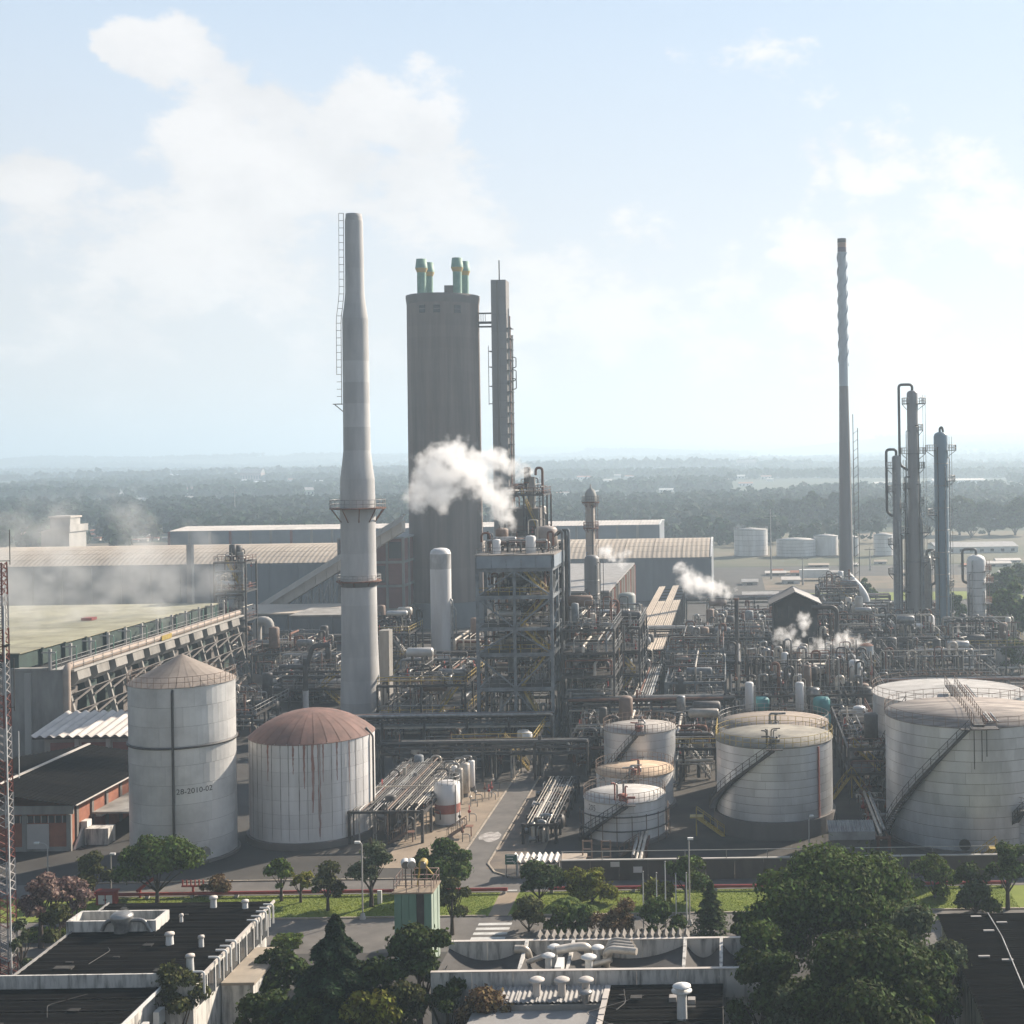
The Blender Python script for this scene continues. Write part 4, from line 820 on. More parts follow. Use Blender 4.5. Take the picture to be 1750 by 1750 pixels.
# ------------------------------------------------------------------ steel process structures
def frame(t, x0, x1, y0, y1, zs, nx, ny, m, w=.35, brace=None, deck=None, rs=random):
    xs = [x0 + (x1 - x0) * i / nx for i in range(nx + 1)]; ys_ = [y0 + (y1 - y0) * i / ny for i in range(ny + 1)]
    for x in xs:
        for y in ys_: bar(t, 'post', (x, y, 0), (x, y, zs[-1]), w, m)
    for z in zs:
        for y in ys_: bar(t, 'beam', (x0 - .1, y, z), (x1 + .1, y, z), w * .8, m, w * 1.2)
        for x in xs: bar(t, 'beam', (x, y0, z - .02), (x, y1, z - .02), w * .75, m, w * 1.1)
        if deck and z is not zs[-1] or deck == 'all': mk('deck_plate', MB().box(x0 + .2, x1 - .2, y0 + .2, y1 - .2, z + w * .62, z + w * .62 + .05), steel_d, t)
    if brace:
        for i, (za, zb2) in enumerate(zip([0] + list(zs[:-1]), zs)):
            if brace == 'X':
                bar(t, 'brace', (x0, y0 - .05, za + .2), (x1, y0 - .05, zb2 - .2), .2, m); bar(t, 'brace', (x1, y0 + .12, za + .2), (x0, y0 + .12, zb2 - .2), .2, m)
            else:
                xm = (x0 + x1) / 2
                if i % 2: pa, pb, pc = (x0, za + .2), (xm, zb2 - .2), (x1, za + .2)
                else: pa, pb, pc = (x0, zb2 - .2), (xm, za + .2), (x1, zb2 - .2)
                bar(t, 'brace', (pa[0], y0 - .05, pa[1]), (pb[0], y0 - .05, pb[1]), .22, m); bar(t, 'brace', (pb[0], y0 - .05, pb[1]), (pc[0], y0 - .05, pc[1]), .22, m)
            bar(t, 'brace', (x1 + .05, y0, za + .2), (x1 + .05, y1, zb2 - .2), .2, m)
def drum_v(t, x, y, z, r, h, m, name='drum', legs=True):
    o = mk(name, MB().lathe((x, y, z), [(.02, -.25 * r), (r * .7, -.15 * r), (r, .1), (r, h - .35 * r), (r * .8, h - .12 * r), (.02, h)], 20), m, t)
    return o
def drum_h(t, x0, x1, y, z, r, m, axis='X', name='drum'):
    b = MB(); pr = [(.02, -.3 * r), (r * .75, -.15 * r), (r, .1 * r), (r, (x1 - x0) - .1 * r), (r * .75, (x1 - x0) + .15 * r), (.02, (x1 - x0) + .3 * r)]
    b.lathe((0, 0, 0), pr, 20)
    b.v = [((x0 + vz, y + vx, z + vy) if axis == 'X' else (y + vx, x0 + vz, z + vy)) for vx, vy, vz in b.v]
    if axis == 'Y': b.f = [f[::-1] for f in b.f]
    o = mk(name, b, m, t)
    for q in (.2, .8):
        xx = x0 + (x1 - x0) * q; bb = MB()
        bb.box(xx - .15, xx + .15, y - r * .7, y + r * .7, z - r * 1.5, z - r * .55) if axis == 'X' else bb.box(y - r * .7, y + r * .7, xx - .15, xx + .15, z - r * 1.5, z - r * .55)
        mk('saddle', bb, concrete_d, t)
    return o
PM = (galv, pipe_w, steel_m, steel_d, rust, galv, pipe_w, steel_m, steel_b)
def valve(t, p, rs, s=1.0):
    x, y, z = p; m = rs.choice((galv, rust, steel_m, red, pipe_w))
    mk('valve', MB().sphere((x, y, z), .22 * s, 8, 5).tube([(x, y, z), (x, y, z + .6 * s)], .06 * s, 5).tube([(x - .01, y, z + .6 * s), (x + .01, y, z + .6 * s)], .25 * s, 8), m, t)
def clutter(t, x0, x1, y0, y1, z0, z1, rs, npipe, nvert, ndrum, nvalve=6, dm=(galv, pipe_w, steel_m, rail_t, alu, steel_b, steel_m), rmax=.22):
    npipe = int(npipe * 2.5); nvert = int(nvert * 2.2); nvalve = int(nvalve * 1.6)
    for k in range(npipe):
        z = rs.uniform(z0 + .3, z1); r_ = rs.choice((.04, .05, .06, .08, .1, .14, rmax)); m = rs.choice(PM); ty = rs.random()
        if ty < .45:
            y = rs.uniform(y0, y1); a, c = sorted((rs.uniform(x0, x1), rs.uniform(x0, x1)));
            if c - a < 3: a, c = x0, x1
            zz = rs.uniform(z0, max(z0 + .5, z - 1)); pts = [(a, y, zz), (a, y, z), (c, y, z)]
            if rs.random() < .5: pts.append((c, y, max(z0, z - rs.uniform(1, 4))))
            pipe(t, pts, r_, m)
        elif ty < .8:
            x = rs.uniform(x0, x1); a, c = sorted((rs.uniform(y0, y1), rs.uniform(y0, y1)))
            if c - a < 3: a, c = y0, y1
            pts = [(x, a, z0), (x, a, z), (x, c, z)] if rs.random() < .6 else [(x, a, z), (x, c, z)]
            pipe(t, pts, r_, m)
        else:
            x, y = rs.uniform(x0, x1), rs.uniform(y0, y1); pipe(t, [(x, y, z0), (x, y, z), (x + rs.uniform(-2, 2), y, z), (x + rs.uniform(-1, 1), y + rs.uniform(-2, 2), z)], r_, m)
    for k in range(nvert):
        x, y = rs.uniform(x0, x1), rs.uniform(y0, y1); zt_ = rs.uniform(z0 + (z1 - z0) * .4, z1 * 1.08); r_ = rs.choice((.05, .06, .08, .11, .16, .24)); m = rs.choice((galv, pipe_w, galv, steel_m, steel_d, rust, steel_m))
        if rs.random() < .45: dx = rs.choice((-1, 1)) * rs.uniform(.7, 1.6); pipe(t, [(x, y, z0), (x, y, zt_), (x + dx, y, zt_), (x + dx, y, zt_ - rs.uniform(.6, 2.5))], r_, m, 'vertical_pipe', r_ * 2.5 + .2)
        else: rod(t, 'vertical_pipe', (x, y, z0), (x, y, zt_), r_, m)
    for k in range(ndrum):
        x, y = rs.uniform(x0 + 1, x1 - 1), rs.uniform(y0 + 1, y1 - 1); m = rs.choice(dm)
        if rs.random() < .5: drum_v(t, x, y, z0 + .8, rs.uniform(.5, 1.0), rs.uniform(2, 4.2), m); rod(t, 'drum_leg', (x, y, z0), (x, y, z0 + .9), .3, steel_m)
        else: drum_h(t, x - rs.uniform(1.2, 2.2), x + rs.uniform(1.2, 2.2), y, z0 + 1.2 + rs.choice((0, 0, 2.4)), rs.uniform(.45, .85), m)
    for k in range(nvalve): valve(t, (rs.uniform(x0, x1), rs.uniform(y0, y1), rs.uniform(z0 + .4, z1 * .8)), rs, rs.uniform(.8, 1.6))
def block(label, x0, x1, y0, y1, h, seed, lv=2, npipe=14, nvert=12, ndrum=3, nx=None, ny=None, m=None, brace=None, name='process_unit', top=True, deck=True, railm=None, over=3.0, nvalve=8):
    rs = random.Random(seed); t = thing(name, label, 'process unit', ((x0 + x1) / 2, (y0 + y1) / 2, 0)); m = m or rs.choice((steel_d, steel_m, steel_b, steel_m))
    zs = [h * (i + 1) / lv for i in range(lv)]
    frame(t, x0, x1, y0, y1, zs, nx or max(1, round((x1 - x0) / 5.5)), ny or max(1, round((y1 - y0) / 6)), m, .3, brace, deck)
    rm = railm or rs.choice((yellow, galv, galv, rust))
    for z in zs:
        for y in (y0,): mk('handrail', rail_mb([(x0, y, z + .2), (x1, y, z + .2)], 1.1, 1.6, .045), rm, t)
        mk('handrail', rail_mb([(x1, y0, z + .2), (x1, y1, z + .2)], 1.1, 1.8, .045), rm, t)
    lev = [0] + zs
    for za, zb2 in zip(lev[:-1], lev[1:]): clutter(t, x0 + .4, x1 - .4, y0 - .6, y1 - .4, za + .3, zb2 - .4, rs, npipe, nvert // 2, ndrum, nvalve)
    if top: clutter(t, x0 + .5, x1 - .5, y0 + .2, y1 - .5, h + .25, h + over, rs, npipe, nvert, ndrum, nvalve)
    if brace or rs.random() < .6:
        zs2 = [0] + zs; side = rs.choice((0, 1))
        for i, (za, zb2) in enumerate(zip(zs2[:-1], zs2[1:])):
            xa_, xb_ = (x1 - 4, x1 - .8) if (i + side) % 2 else (x1 - .8, x1 - 4); mk('stair', stair_mb((xa_, y0 + .9, za + .2), (xb_, y0 + .9, zb2 + .2)), yellow if rs.random() < .7 else galv, t)
    return t
def rack(label, x0, y0, x1, y1, width, h, npipe, seed, levels=1, m=None, pms=None, step=6.0, rr=(.07, .22), group=None, name='pipe_rack', drops=True):
    rs = random.Random(seed); t = thing(name, label, 'pipe rack', ((x0 + x1) / 2, (y0 + y1) / 2, 0), group); m = m or steel_m; pms = pms or PM
    d = Vector((x1 - x0, y1 - y0, 0)); L_ = d.length; d.normalize(); s_ = Vector((-d.y, d.x, 0)); n = max(1, int(round(L_ / step))); o = Vector((x0, y0, 0))
    for i in range(n + 1):
        p = o + d * (L_ * i / n)
        for e in (-1, 1):
            q = p + s_ * (e * width / 2); bar(t, 'post', q, q + Vector((0, 0, h + .1)), .3, m)
        for l in range(levels):
            z = h - l * 1.6; bar(t, 'cross_beam', p - s_ * (width / 2 + .2) + Vector((0, 0, z - .12)), p + s_ * (width / 2 + .2) + Vector((0, 0, z - .12)), .26, m)
    for e in (-1, 1):
        q = o + s_ * (e * width / 2); bar(t, 'side_beam', q + Vector((0, 0, h - .5)), q + d * L_ + Vector((0, 0, h - .5)), .2, m, .3)
    for l in range(levels):
        z = h - l * 1.6
        for k in range(npipe):
            off = -width / 2 + width * (k + .5) / npipe; r_ = min(rs.uniform(*rr), width / npipe * .42); a = o + s_ * off + Vector((0, 0, z + r_ + .02)); e0, e1 = rs.choice((0, 0, .1)), rs.choice((1, 1, .93))
            pts = [a + d * (L_ * e0), a + d * (L_ * e1)]
            if drops and rs.random() < .3: pts = [pts[0] - Vector((0, 0, z - .3))] + pts
            if drops and rs.random() < .25: pts = pts + [pts[-1] - Vector((0, 0, z - .6))]
            pipe(t, pts, r_, rs.choice(pms))
    return t
# the steel tower
ZT = 198.0; tx0, tx1 = XZ(817, 1110, ZT)[0], XZ(944, 1110, ZT)[0]; tz = [XZ(880, y, ZT)[1] for y in (1260, 1178, 1119, 1075, 1021, 974)]; ttop = XZ(880, 949, ZT)[1]; ty1 = ZT + 13
tw = thing('steel_tower', 'open blue-grey steel process tower with yellow stairs and clad top', 'process tower', ((tx0 + tx1) / 2, ZT + 6, 0))
tzs = [z for z in tz if z > .8]; frame(tw, tx0, tx1, ZT, ty1, tzs + [ttop - .3], 2, 2, steel_b, .42, 'V', True); rs = random.Random(44)
npn = 5
for k in range(npn):
    xa_, xb_ = tx0 + (tx1 - tx0) * k / npn, tx0 + (tx1 - tx0) * (k + 1) / npn; mk('wall_panel', MB().box(xa_ - .0 + .03, xb_ - .03, ZT - .45, ZT - .3, tz[-1] + .3, ttop), mat('blue_cladding', (.3, .35, .4), (.24, .28, .32), .5, .6, rand=.06), tw)
    mk('wall_panel', MB().box(tx1 + .3, tx1 + .45, ZT + 13 * k / npn + .03, ZT + 13 * (k + 1) / npn - .03, tz[-1] + .3, ttop), MATS['blue_cladding'], tw)
mk('roof_deck', MB().box(tx0 - .4, tx1 + .5, ZT - .5, ty1 + .4, ttop - .05, ttop + .12), mat('tower_roof', (.3, .27, .24), (.2, .18, .16), .6, .9), tw)
mk('handrail', rail_mb([(tx0, ty1, ttop + .1), (tx0, ZT - .3, ttop + .1), (tx1, ZT - .3, ttop + .1), (tx1, ty1, ttop + .1)], 1.0, 1.8, .04), galv, tw)
lev = [0] + tzs
for i, (za, zb2) in enumerate(zip(lev[:-1], lev[1:])):
    dirn = 1 if i % 2 else -1; xm = (tx0 + tx1) / 2
    mk('stair', stair_mb((tx1 - (.7 if dirn > 0 else 4.6), ZT + 1.1, za + .25), (tx1 - (4.6 if dirn > 0 else .7), ZT + 1.1, zb2 + .25)), yellow, tw)
    mk('handrail', rail_mb([(tx0, ZT + .1, zb2 + .3), (tx1, ZT + .1, zb2 + .3)], 1.1, 1.5, .045), yellow if i % 2 == 0 else galv, tw)
    clutter(tw, tx0 + .6, tx1 - .8, ZT + 2.2, ty1 - .6, za + .4, zb2 - .5, rs, 9, 8, 3, 8)
clutter(tw, tx0 + .8, tx1 - 1, ZT + .9, ty1 - .6, tzs[-1] + .3, ttop - .5, rs, 14, 6, 4, 12, (galv, tank_w, pipe_w))
clutter(tw, tx0 + .8, tx1 - 1, ZT + 3, ty1 - .6, ttop + .15, ttop + 2.4, rs, 5, 9, 2, 6)
pipe(tw, [(tx0 + 3.2, ZT + .7, 1.5), (tx0 + 3.2, ZT + .7, tz[1] - 1)], .34, galv, 'riser_pipe'); pipe(tw, [(tx0 + 5.5, ZT + .6, tz[1] - 4), (tx1 - 1.6, ZT + .6, tz[1] - 4), (tx1 - 1.6, ZT + .6, 2)], .38, galv, 'elbow_duct', 1.0, 14)
X = XZ(938, 920, 212)[0]; dv = drum_v(tw, X, 209, ttop + .6, 1.7, XZ(938, 898, 209)[1] - ttop - .6, mat('drum_brown', (.35, .3, .27), (.25, .22, .2), .5, .6)); 
for k in range(3): pipe(tw, [(X + 1.2 + .5 * k, 208, ttop + 2 + .3 * k), (X + 2.6 + .5 * k, 207.5, ttop + 3.4), (X + 2.6 + .5 * k, 207.5, 16 - 4 * k)], .2, (galv, steel_m, steel_b)[k], 'downcomer', .9, 12)
Xs = XZ(868, 922, 203)[0]; SM1 = (Xs, 203, XZ(868, 921, 203)[1]); rod(tw, 'vent_stack', (Xs, 203, ttop), SM1, .22, steel_d)
for px, yt in ((957, 925), (968, 915)): X = XZ(px, 930, 209)[0]; rod(tw, 'tall_stack', (X, 209, 0), (X, 209, XZ(px, yt, 209)[1]), .22, steel_d)
# tall block behind it with the second steaming stack
tb = block('tall equipment tower crammed with vessels behind the steel tower', -41.5, -34.5, 251, 262, XZ(905, 845, 255)[1], 61, 5, 5, 6, 2, 2, 2, steel_m, None, 'equipment_tower', over=2)
mk('cladding', MB().box(-41.2, -35.2, 252, 261.5, 14, XZ(905, 868, 255)[1]), concrete_d, tb); Xs, zs_ = XZ(909, 815, 254); SM2 = (Xs, 254, zs_); rod(tb, 'vent_stack', (Xs, 254, 25), SM2, .62, concrete)
X0_, z0_ = XZ(864, 985, 206)
# columns in the middle
column('grey piped reactor column with round manways beside the steel tower', 1013, 948, 1230, 26, 232, mat('reactor_grey', (.24, .235, .23), (.17, .165, .16), .5, .55, streak=(1, 1, .1)), ((1040, -1, 1.6), (1075, -1, 1.4), (1120, 1, 1.4)), 6, 21, goose=False, rm=steel_d)
cF = column('slim tan column with a domed head and ringed gallery', 1010, 838, 1150, 16, 300, mat('column_tan', (.4, .33, .28), (.3, .25, .21), .4, .7, streak=(1, 1, .1)), (), 3, 22, goose=False, rm=rust)
Xf = XZ(1010, 900, 300)[0]; gallery(cF, Xf, 300, XZ(1010, 858, 300)[1], 1.0, 1.9, rust, galv, 8, 1.2); gallery(cF, Xf, 300, XZ(1010, 902, 300)[1], 1.0, 1.7, rust, rust, 6, 1.0)
mk('domed_head', MB().lathe((Xf, 300, XZ(1010, 856, 300)[1]), [(1.25, 0), (1.25, 1.4), (.9, 2.3), (.2, 2.8), (.15, 3.6), (.02, 3.6)], 20), concrete_l, cF)
rv_ = thing('reactor_vessel', 'squat grey-green upright vessel hung in a dark pipe frame', 'vessel', (XZ(1072, 1060, 240)[0], 240, 0)); X = XZ(1072, 1060, 240)[0]
drum_v(rv_, X, 240, XZ(1072, 1062, 240)[1], 1.5, XZ(1072, 1012, 240)[1] - XZ(1072, 1062, 240)[1], mat('grey_green', (.3, .33, .31), (.24, .26, .25), .5, .6)); frame(rv_, X - 2.4, X + 2.4, 238, 242.5, [4, 8.5, 13], 1, 1, steel_d, .26); drum_v(rv_, X + .3, 240, 7.3, 1.3, 5, steel_d); clutter(rv_, X - 2.4, X + 3.5, 237, 243, .5, 13, random.Random(9), 12, 10, 2, 8)
# process units (fill the plant floor)
block('dark two-deck process unit between chimney and steel tower', -53, -40, 204, 222, 8.6, 71, 2, 12, 10, 3, m=steel_d, railm=yellow)
block('low piped unit with a long horizontal drum left of the white vessel', -72, -62, 262, 274, 9.0, 72, 2, 8, 12, 3, m=steel_m)
block('unit with tan exchangers at the foot of the white vessel', -60, -44, 240, 256, 2.8, 73, 1, 10, 8, 2, m=steel_d, over=1.3)
block('dense unit hung with pipes tight against the right of the steel tower', -25, -17.5, 200, 214, 17, 74, 5, 6, 8, 2, m=steel_m, railm=galv)
block('reactor bay of dark exchangers between reactor column and pipe bridge', -24, -15, 218, 236, 15, 75, 4, 7, 10, 3, m=steel_m, railm=galv)
block('pump row unit under the long beige gallery roof', -12, -2, 244, 262, 7.5, 76, 2, 12, 12, 3)
block('blue-beamed low pipe unit across from the dark gabled hut', -11, -1.5, 218, 236, 6.2, 77, 2, 10, 6, 2, m=steel_b, railm=galv)
ub = block('wide deck bristling with white pipes behind the yellow-railed tank', -.5, 22, 200, 220, 7.0, 78, 2, 16, 56, 6, m=steel_d, railm=galv, over=5.2, nvalve=24)
block('jumbled exchanger unit behind the gabled hut', 15, 27, 252, 270, 9.5, 79, 3, 9, 12, 3, m=steel_m)
block('open pipe unit between pipe bridge and black vent stack', -9, 6, 268, 290, 6.5, 80, 2, 12, 12, 3, m=steel_m)
block('furnace frame at the foot of the spiral-straked chimney', 20, 29, 318, 334, 10.5, 81, 3, 8, 8, 3, m=steel_d)
block('low unit of drums beneath the tall process columns', 27, 40, 262, 280, 6.4, 82, 2, 9, 18, 4, m=steel_m, over=4)
block('valve-crowded unit beneath the pale stubby column', 41, 56, 258, 278, 5.5, 83, 1, 14, 22, 4, m=steel_m, over=4, railm=yellow)
block('brown pipe unit behind the pale ribbed-roof tank', 24, 44, 228, 246, 5.0, 84, 1, 14, 26, 5, m=steel_m, over=4.5, railm=galv)
block('far low unit of grey tanks beyond the beige gallery', -6, 14, 305, 325, 5, 85, 1, 10, 12, 4, m=steel_m)
block('small unit of blue drums beside the cone-roofed tank', -84, -72, 205, 222, 4.2, 86, 1, 10, 14, 5, m=steel_d, railm=galv)
block('piped unit in the yard left of the concrete chimney', -80, -67, 236, 250, 6.0, 87, 2, 8, 10, 3, m=steel_m)
block('grey pump unit at the far end of the cooling tower yard', -92, -80, 262, 276, 5.5, 88, 1, 8, 14, 4, m=steel_m)
block('low dark unit at the road end under the steel tower', -38, -27, 184, 196, 4.0, 89, 1, 8, 6, 2, m=steel_d, top=False)
block('pipe manifold unit behind the tall narrow grey tank', -22, -12, 184, 195, 4.6, 90, 1, 14, 16, 3, m=steel_d, over=2.2)
block('dark equipment shelf between the numbered tanks and yellow-railed tank', -11, -2.5, 178, 198, 4.2, 91, 1, 12, 10, 3, m=steel_d, over=2)
block('pipe-hung shelf unit between yellow-railed and largest tank', 13.8, 18.5, 168, 196, 6.0, 92, 2, 8, 4, 1, m=steel_m, over=1.5)
fr12 = block('tall pump structure with a capped exhaust at the end of the cooling tower', XZ(366, 1000, 268)[0], XZ(420, 1000, 268)[0], 268, 274, XZ(390, 962, 268)[1], 93, 4, 4, 4, 2, 1, 1, steel_m, None, 'pump_structure', over=1.5)
X = XZ(408, 950, 268)[0]; rod(fr12, 'exhaust_stack', (X, 269, 5), (X, 269, XZ(408, 944, 268)[1]), .65, galv)
# racks
rack('long overhead pipe rack crossing the yard road on grey posts', XZ(650, 1272, 181)[0], 181, XZ(1005, 1272, 181)[0], 181, 2.6, 4.9, 9, 101, 2, steel_m, (galv, steel_m, steel_d, pipe_w, steel_m), 6.5, (.05, .13))
rack('crowded bundle of pale parallel pipes beside the red-banded tank', -38.5, 151, -38.5, 177, 8.0, 3.6, 26, 102, 1, steel_m, (pipe_w, galv, steel_m, pipe_w, galv, steel_d, rail_t, steel_m), 4.4, (.045, .1))
rack('pipe rack of sunlit pipes along the right kerb of the yard road', -21.5, 150, -21.5, 172, 3.6, 2.2, 11, 103, 1, steel_d, (pipe_w, galv, galv, steel_m, rust, steel_d), 4.0, (.04, .08))
rack('pipe rack running between chimney foot and dark process unit', -56, 196, -26, 196, 2.6, 5.6, 5, 104, 2, steel_d)
rack('low rack of thick pipes crossing behind the numbered tanks', -24, 199, 0, 199, 3.0, 7.0, 6, 105, 2, steel_m)
rack('pipe rack linking the black vent stack to the gabled hut', -12, 238, 16, 238, 3.0, 6.5, 6, 106, 2, steel_m)
rack('high rack between the furnace frame and process columns', 18, 300, 44, 300, 2.6, 9.5, 4, 107, 2, rust, (rust, steel_m, galv))
rack('pipe rack behind the rust-domed tank at the chimney foot', -66, 199, -54, 199, 2.4, 4.6, 5, 108, 1, steel_m)
rack('far pipe rack parallel to the vaulted warehouse', -12, 352, 40, 352, 3.0, 6, 6, 109, 2, steel_m)
rack('rack of pale pipes behind the pale ribbed-roof tank', 20, 222, 50, 222, 3.0, 5.4, 6, 110, 2, galv)
rack('short rack stepping toward the bund wall beside the low numbered tank', -10.2, 138.5, -10.2, 156, 1.3, 1.2, 3, 111, 1, rust, (pipe_w, pipe_w, galv), 6, (.12, .2), drops=False)
rack('rack of drains running between the yellow-railed and largest tanks', 15.6, 146, 15.6, 166, 1.2, 1.4, 2, 112, 1, rust, (pipe_w, galv), 6, (.12, .22), drops=False)
rack('yard rack at the foot of the tall framed red-panel building', -84, 276, -52, 276, 3, 7, 6, 113, 2, steel_m)
rack('pipe bridge below the slim tan column', -26, 262, -4, 262, 3, 9.5, 6, 114, 2, steel_d)
for (t_, x0, x1, y0, y1, z0, z1, sd2, n1, n2, n3) in (('crowded bundle', -42, -34.8, 151, 177, .2, 4.4, 5, 9, 16, 3), ('sunlit pipes', -23, -20, 150, 172, .2, 2.6, 6, 6, 7, 1), ('long overhead', -45, -19, 180, 182.5, .3, 5.6, 7, 5, 8, 1), ('low rack of thick', -24, 0, 198, 200, .3, 8, 8, 6, 8, 1), ('drains running', 14.5, 17.5, 147, 166, .2, 2.0, 9, 4, 4, 0)):
    o_ = [o for o in COL.objects if t_ in o.get('label', '')][0]; clutter(o_, x0, x1, y0, y1, z0, z1, random.Random(sd2), n1, n2, n3, 6)
rack('narrow pipe rack beside the foot of the beige gallery', -14.2, 203, -14.2, 256, 3.0, 5.2, 8, 115, 2, steel_m)
block('low pump shelter crowded with valves beneath the beige gallery edge', -21, -13, 243, 256, 5.5, 94, 1, 10, 10, 3, m=steel_d, over=1.6)
block('small exchanger stack between white vessel and steel tower', -46.5, -40, 226, 238, 10, 95, 3, 6, 6, 2, m=steel_d)
block('open pipe stack behind the flash drum on legs', 22, 34, 282, 298, 8, 96, 2, 8, 10, 3, m=steel_m)
block('low pipe maze beyond the black vent stack', 1, 14, 272, 300, 6, 97, 2, 9, 10, 3, m=steel_d)
block('mesh of pipes right of the gabled hut under the drum on legs', 15, 24, 226, 240, 7, 98, 2, 8, 14, 3, m=steel_d)
rs = random.Random(91)
for k in range(9):
    x, y = lx - rs.uniform(.8, 3.6), rs.uniform(146, 176); t = thing('standpipe', 'small standpipe with a handwheel on the tan paving by the yard road', 'standpipe', (x, y, 0), 'standpipes on the tan paving'); rod(t, 'stem', (x, y, 0), (x, y, 1.3), .06, galv); pipe(t, [(x, y, .9), (x + .8, y, .9), (x + .8, y, 0)], .05, galv, 'branch'); valve(t, (x, y, 1.2), rs, .9)
for k in range(8):
    x, y = rx + rs.uniform(1.0, 4.4), rs.uniform(144, 172); t = thing('pump_set', 'low grey pump set on a plinth along the right kerb of the yard road', 'pump', (x, y, 0), 'pump sets along the yard road'); mk('plinth', MB().box(x - .7, x + .7, y - .4, y + .4, 0, .25), concrete_d, t); rod(t, 'motor', (x - .6, y, .6), (x + .1, y, .6), .28, rs.choice((steel_b, galv, red))); rod(t, 'pump_casing', (x + .15, y, .6), (x + .4, y, .6), .36, steel_m); pipe(t, [(x + .3, y, .7), (x + .3, y, 1.7), (x + .3, y + 1.6, 1.7), (x + .3, y + 1.6, 0)], .08, galv, 'delivery_pipe')
# beige roofed gallery
gl = thing('roofed_gallery', 'long gallery under sloping beige roof sheets running toward the vaulted warehouse', 'gallery', (-16, 300, 0))
for k in range(16):
    y = 243 + k * 7.6
    for x in (-19.3, -12.7): bar(gl, 'post', (x, y + .2, 0), (x, y + .2, 7.6), .3, steel_m)
    for j in range(4):
        if k > 10 and j % 2: continue
        x = -19.6 + j * 1.8; mk('roof_sheet', MB().wave(x + .03, x + 1.72, y, y + 7.5, lambda x_, y_: 7.75 + (x_ + 19.6) * .06, .42, .05), roof_b, gl)
    bar(gl, 'purlin', (-19.6, y + .1, 7.55), (-12.4, y + .1, 7.95), .2, steel_m)
# gabled dark hut
hz0, hz1, hr = 250.0, 9.0, None
hx0, hx1 = XZ(1322, 1060, 244)[0], XZ(1397, 1060, 244)[0]; he = XZ(1360, 1032, 244)[1]; hr = XZ(1357, 1014, 244)[1]
ht = thing('elevated_hut', 'soot-dark gabled plant house on a steel deck wreathed in steam', 'building', ((hx0 + hx1) / 2, 244, 0))
frame(ht, hx0 - 1, hx1 + 1, 243, 254, [6.5], 2, 2, steel_d, .35, None, 'all')
mk('wall', MB().box(hx0, hx1, 244, 253, 6.8, he), mat('soot_wall', (.05, .042, .04), (.03, .027, .026), .5, .9), ht)
mk('gable_wall', MB().prism([(hx0, 244, he), (hx1, 244, he), ((hx0 + hx1) / 2, 244, hr)], (0, 9, 0)), MATS['soot_wall'], ht)
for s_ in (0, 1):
    xe = (hx0 - .8, hx1 + .8)[s_]; mk('roof_slope', MB().prism([(xe, 243.2, he - .15), ((hx0 + hx1) / 2, 243.2, hr + .2), ((hx0 + hx1) / 2, 254, hr + .2), (xe, 254, he - .15)], (0, 0, .18)), roof_g if s_ else mat('hut_roof_dark', (.14, .13, .13), (.1, .095, .09), .6, .9), ht)  # left slope has a darker material than the right
for px in (1332, 1352, 1370): X, z = XZ(px, 1046, 244); w = mk('window', MB().box(X - .35, X + .35, 243.9, 244.02, z - 1, z + 1), glass, ht); mk('window_frame', MB().box(X - .45, X - .36, 243.86, 244.0, z - 1, z + 1), steel_m, w)
pipe(ht, [(hx1 - 1, 243.4, he - .6), (hx1 + 3.4, 243.4, he - .6), (hx1 + 3.4, 243.4, 7)], .42, steel_d, 'elbow_duct', 1.2, 14); clutter(ht, hx0 - 1, hx1 + 3.5, 243, 254, .5, 6, random.Random(12), 10, 8, 3); clutter(ht, hx1 + .2, hx1 + 3, 244, 250, 6.9, he - 1, random.Random(13), 6, 6, 1, 8)
# black vent stack
X, z = XZ(1258.5, 1022, 234); SM3 = (X, 234, z); vs = thing('vent_stack', 'thin black upright vent stack blowing white steam', 'stack', (X, 234, 0)); rod(vs, 'shaft', (X, 234, 0), SM3, .36, steel_d); mk('rim', MB().lathe((X, 234, z - .4), [(.36, 0), (.44, .05), (.44, .4), (.3, .4)], 14), rust, vs)
# pale round tank on stilts
X, z = XZ(1481, 1100, 228); zb2 = XZ(1481, 1141, 228)[1]; r_ = 11.5 * 228 / FPX; SM4 = (X + .6, 228, z)
bt = thing('flash_drum', 'pale blue-grey drum on legs with a red slanted lid and steam', 'vessel', (X, 228, 0)); mk('shell', MB().lathe((X, 228, 0), [(r_ * .9, zb2 - .2), (r_, zb2), (r_, z - .3)], 28), mat('pale_blue', (.42, .47, .5), (.36, .4, .43), .5, .6), bt); mk('lid', MB().lathe((X, 228, z - .3), [(r_ + .05, 0), (r_ * .5, .35), (.02, .4)], 28), rust, bt); mk('rim_band', MB().lathe((X, 228, zb2), [(r_, .0), (r_ + .15, 0), (r_ + .15, .25), (r_, .25)], 28), galv, bt)
for a in range(4): rod(bt, 'leg', (X + r_ * .8 * math.cos(a * PI / 2 + .7), 228 + r_ * .8 * math.sin(a * PI / 2 + .7), 0), (X + r_ * .8 * math.cos(a * PI / 2 + .7), 228 + r_ * .8 * math.sin(a * PI / 2 + .7), zb2), .14, steel_m)
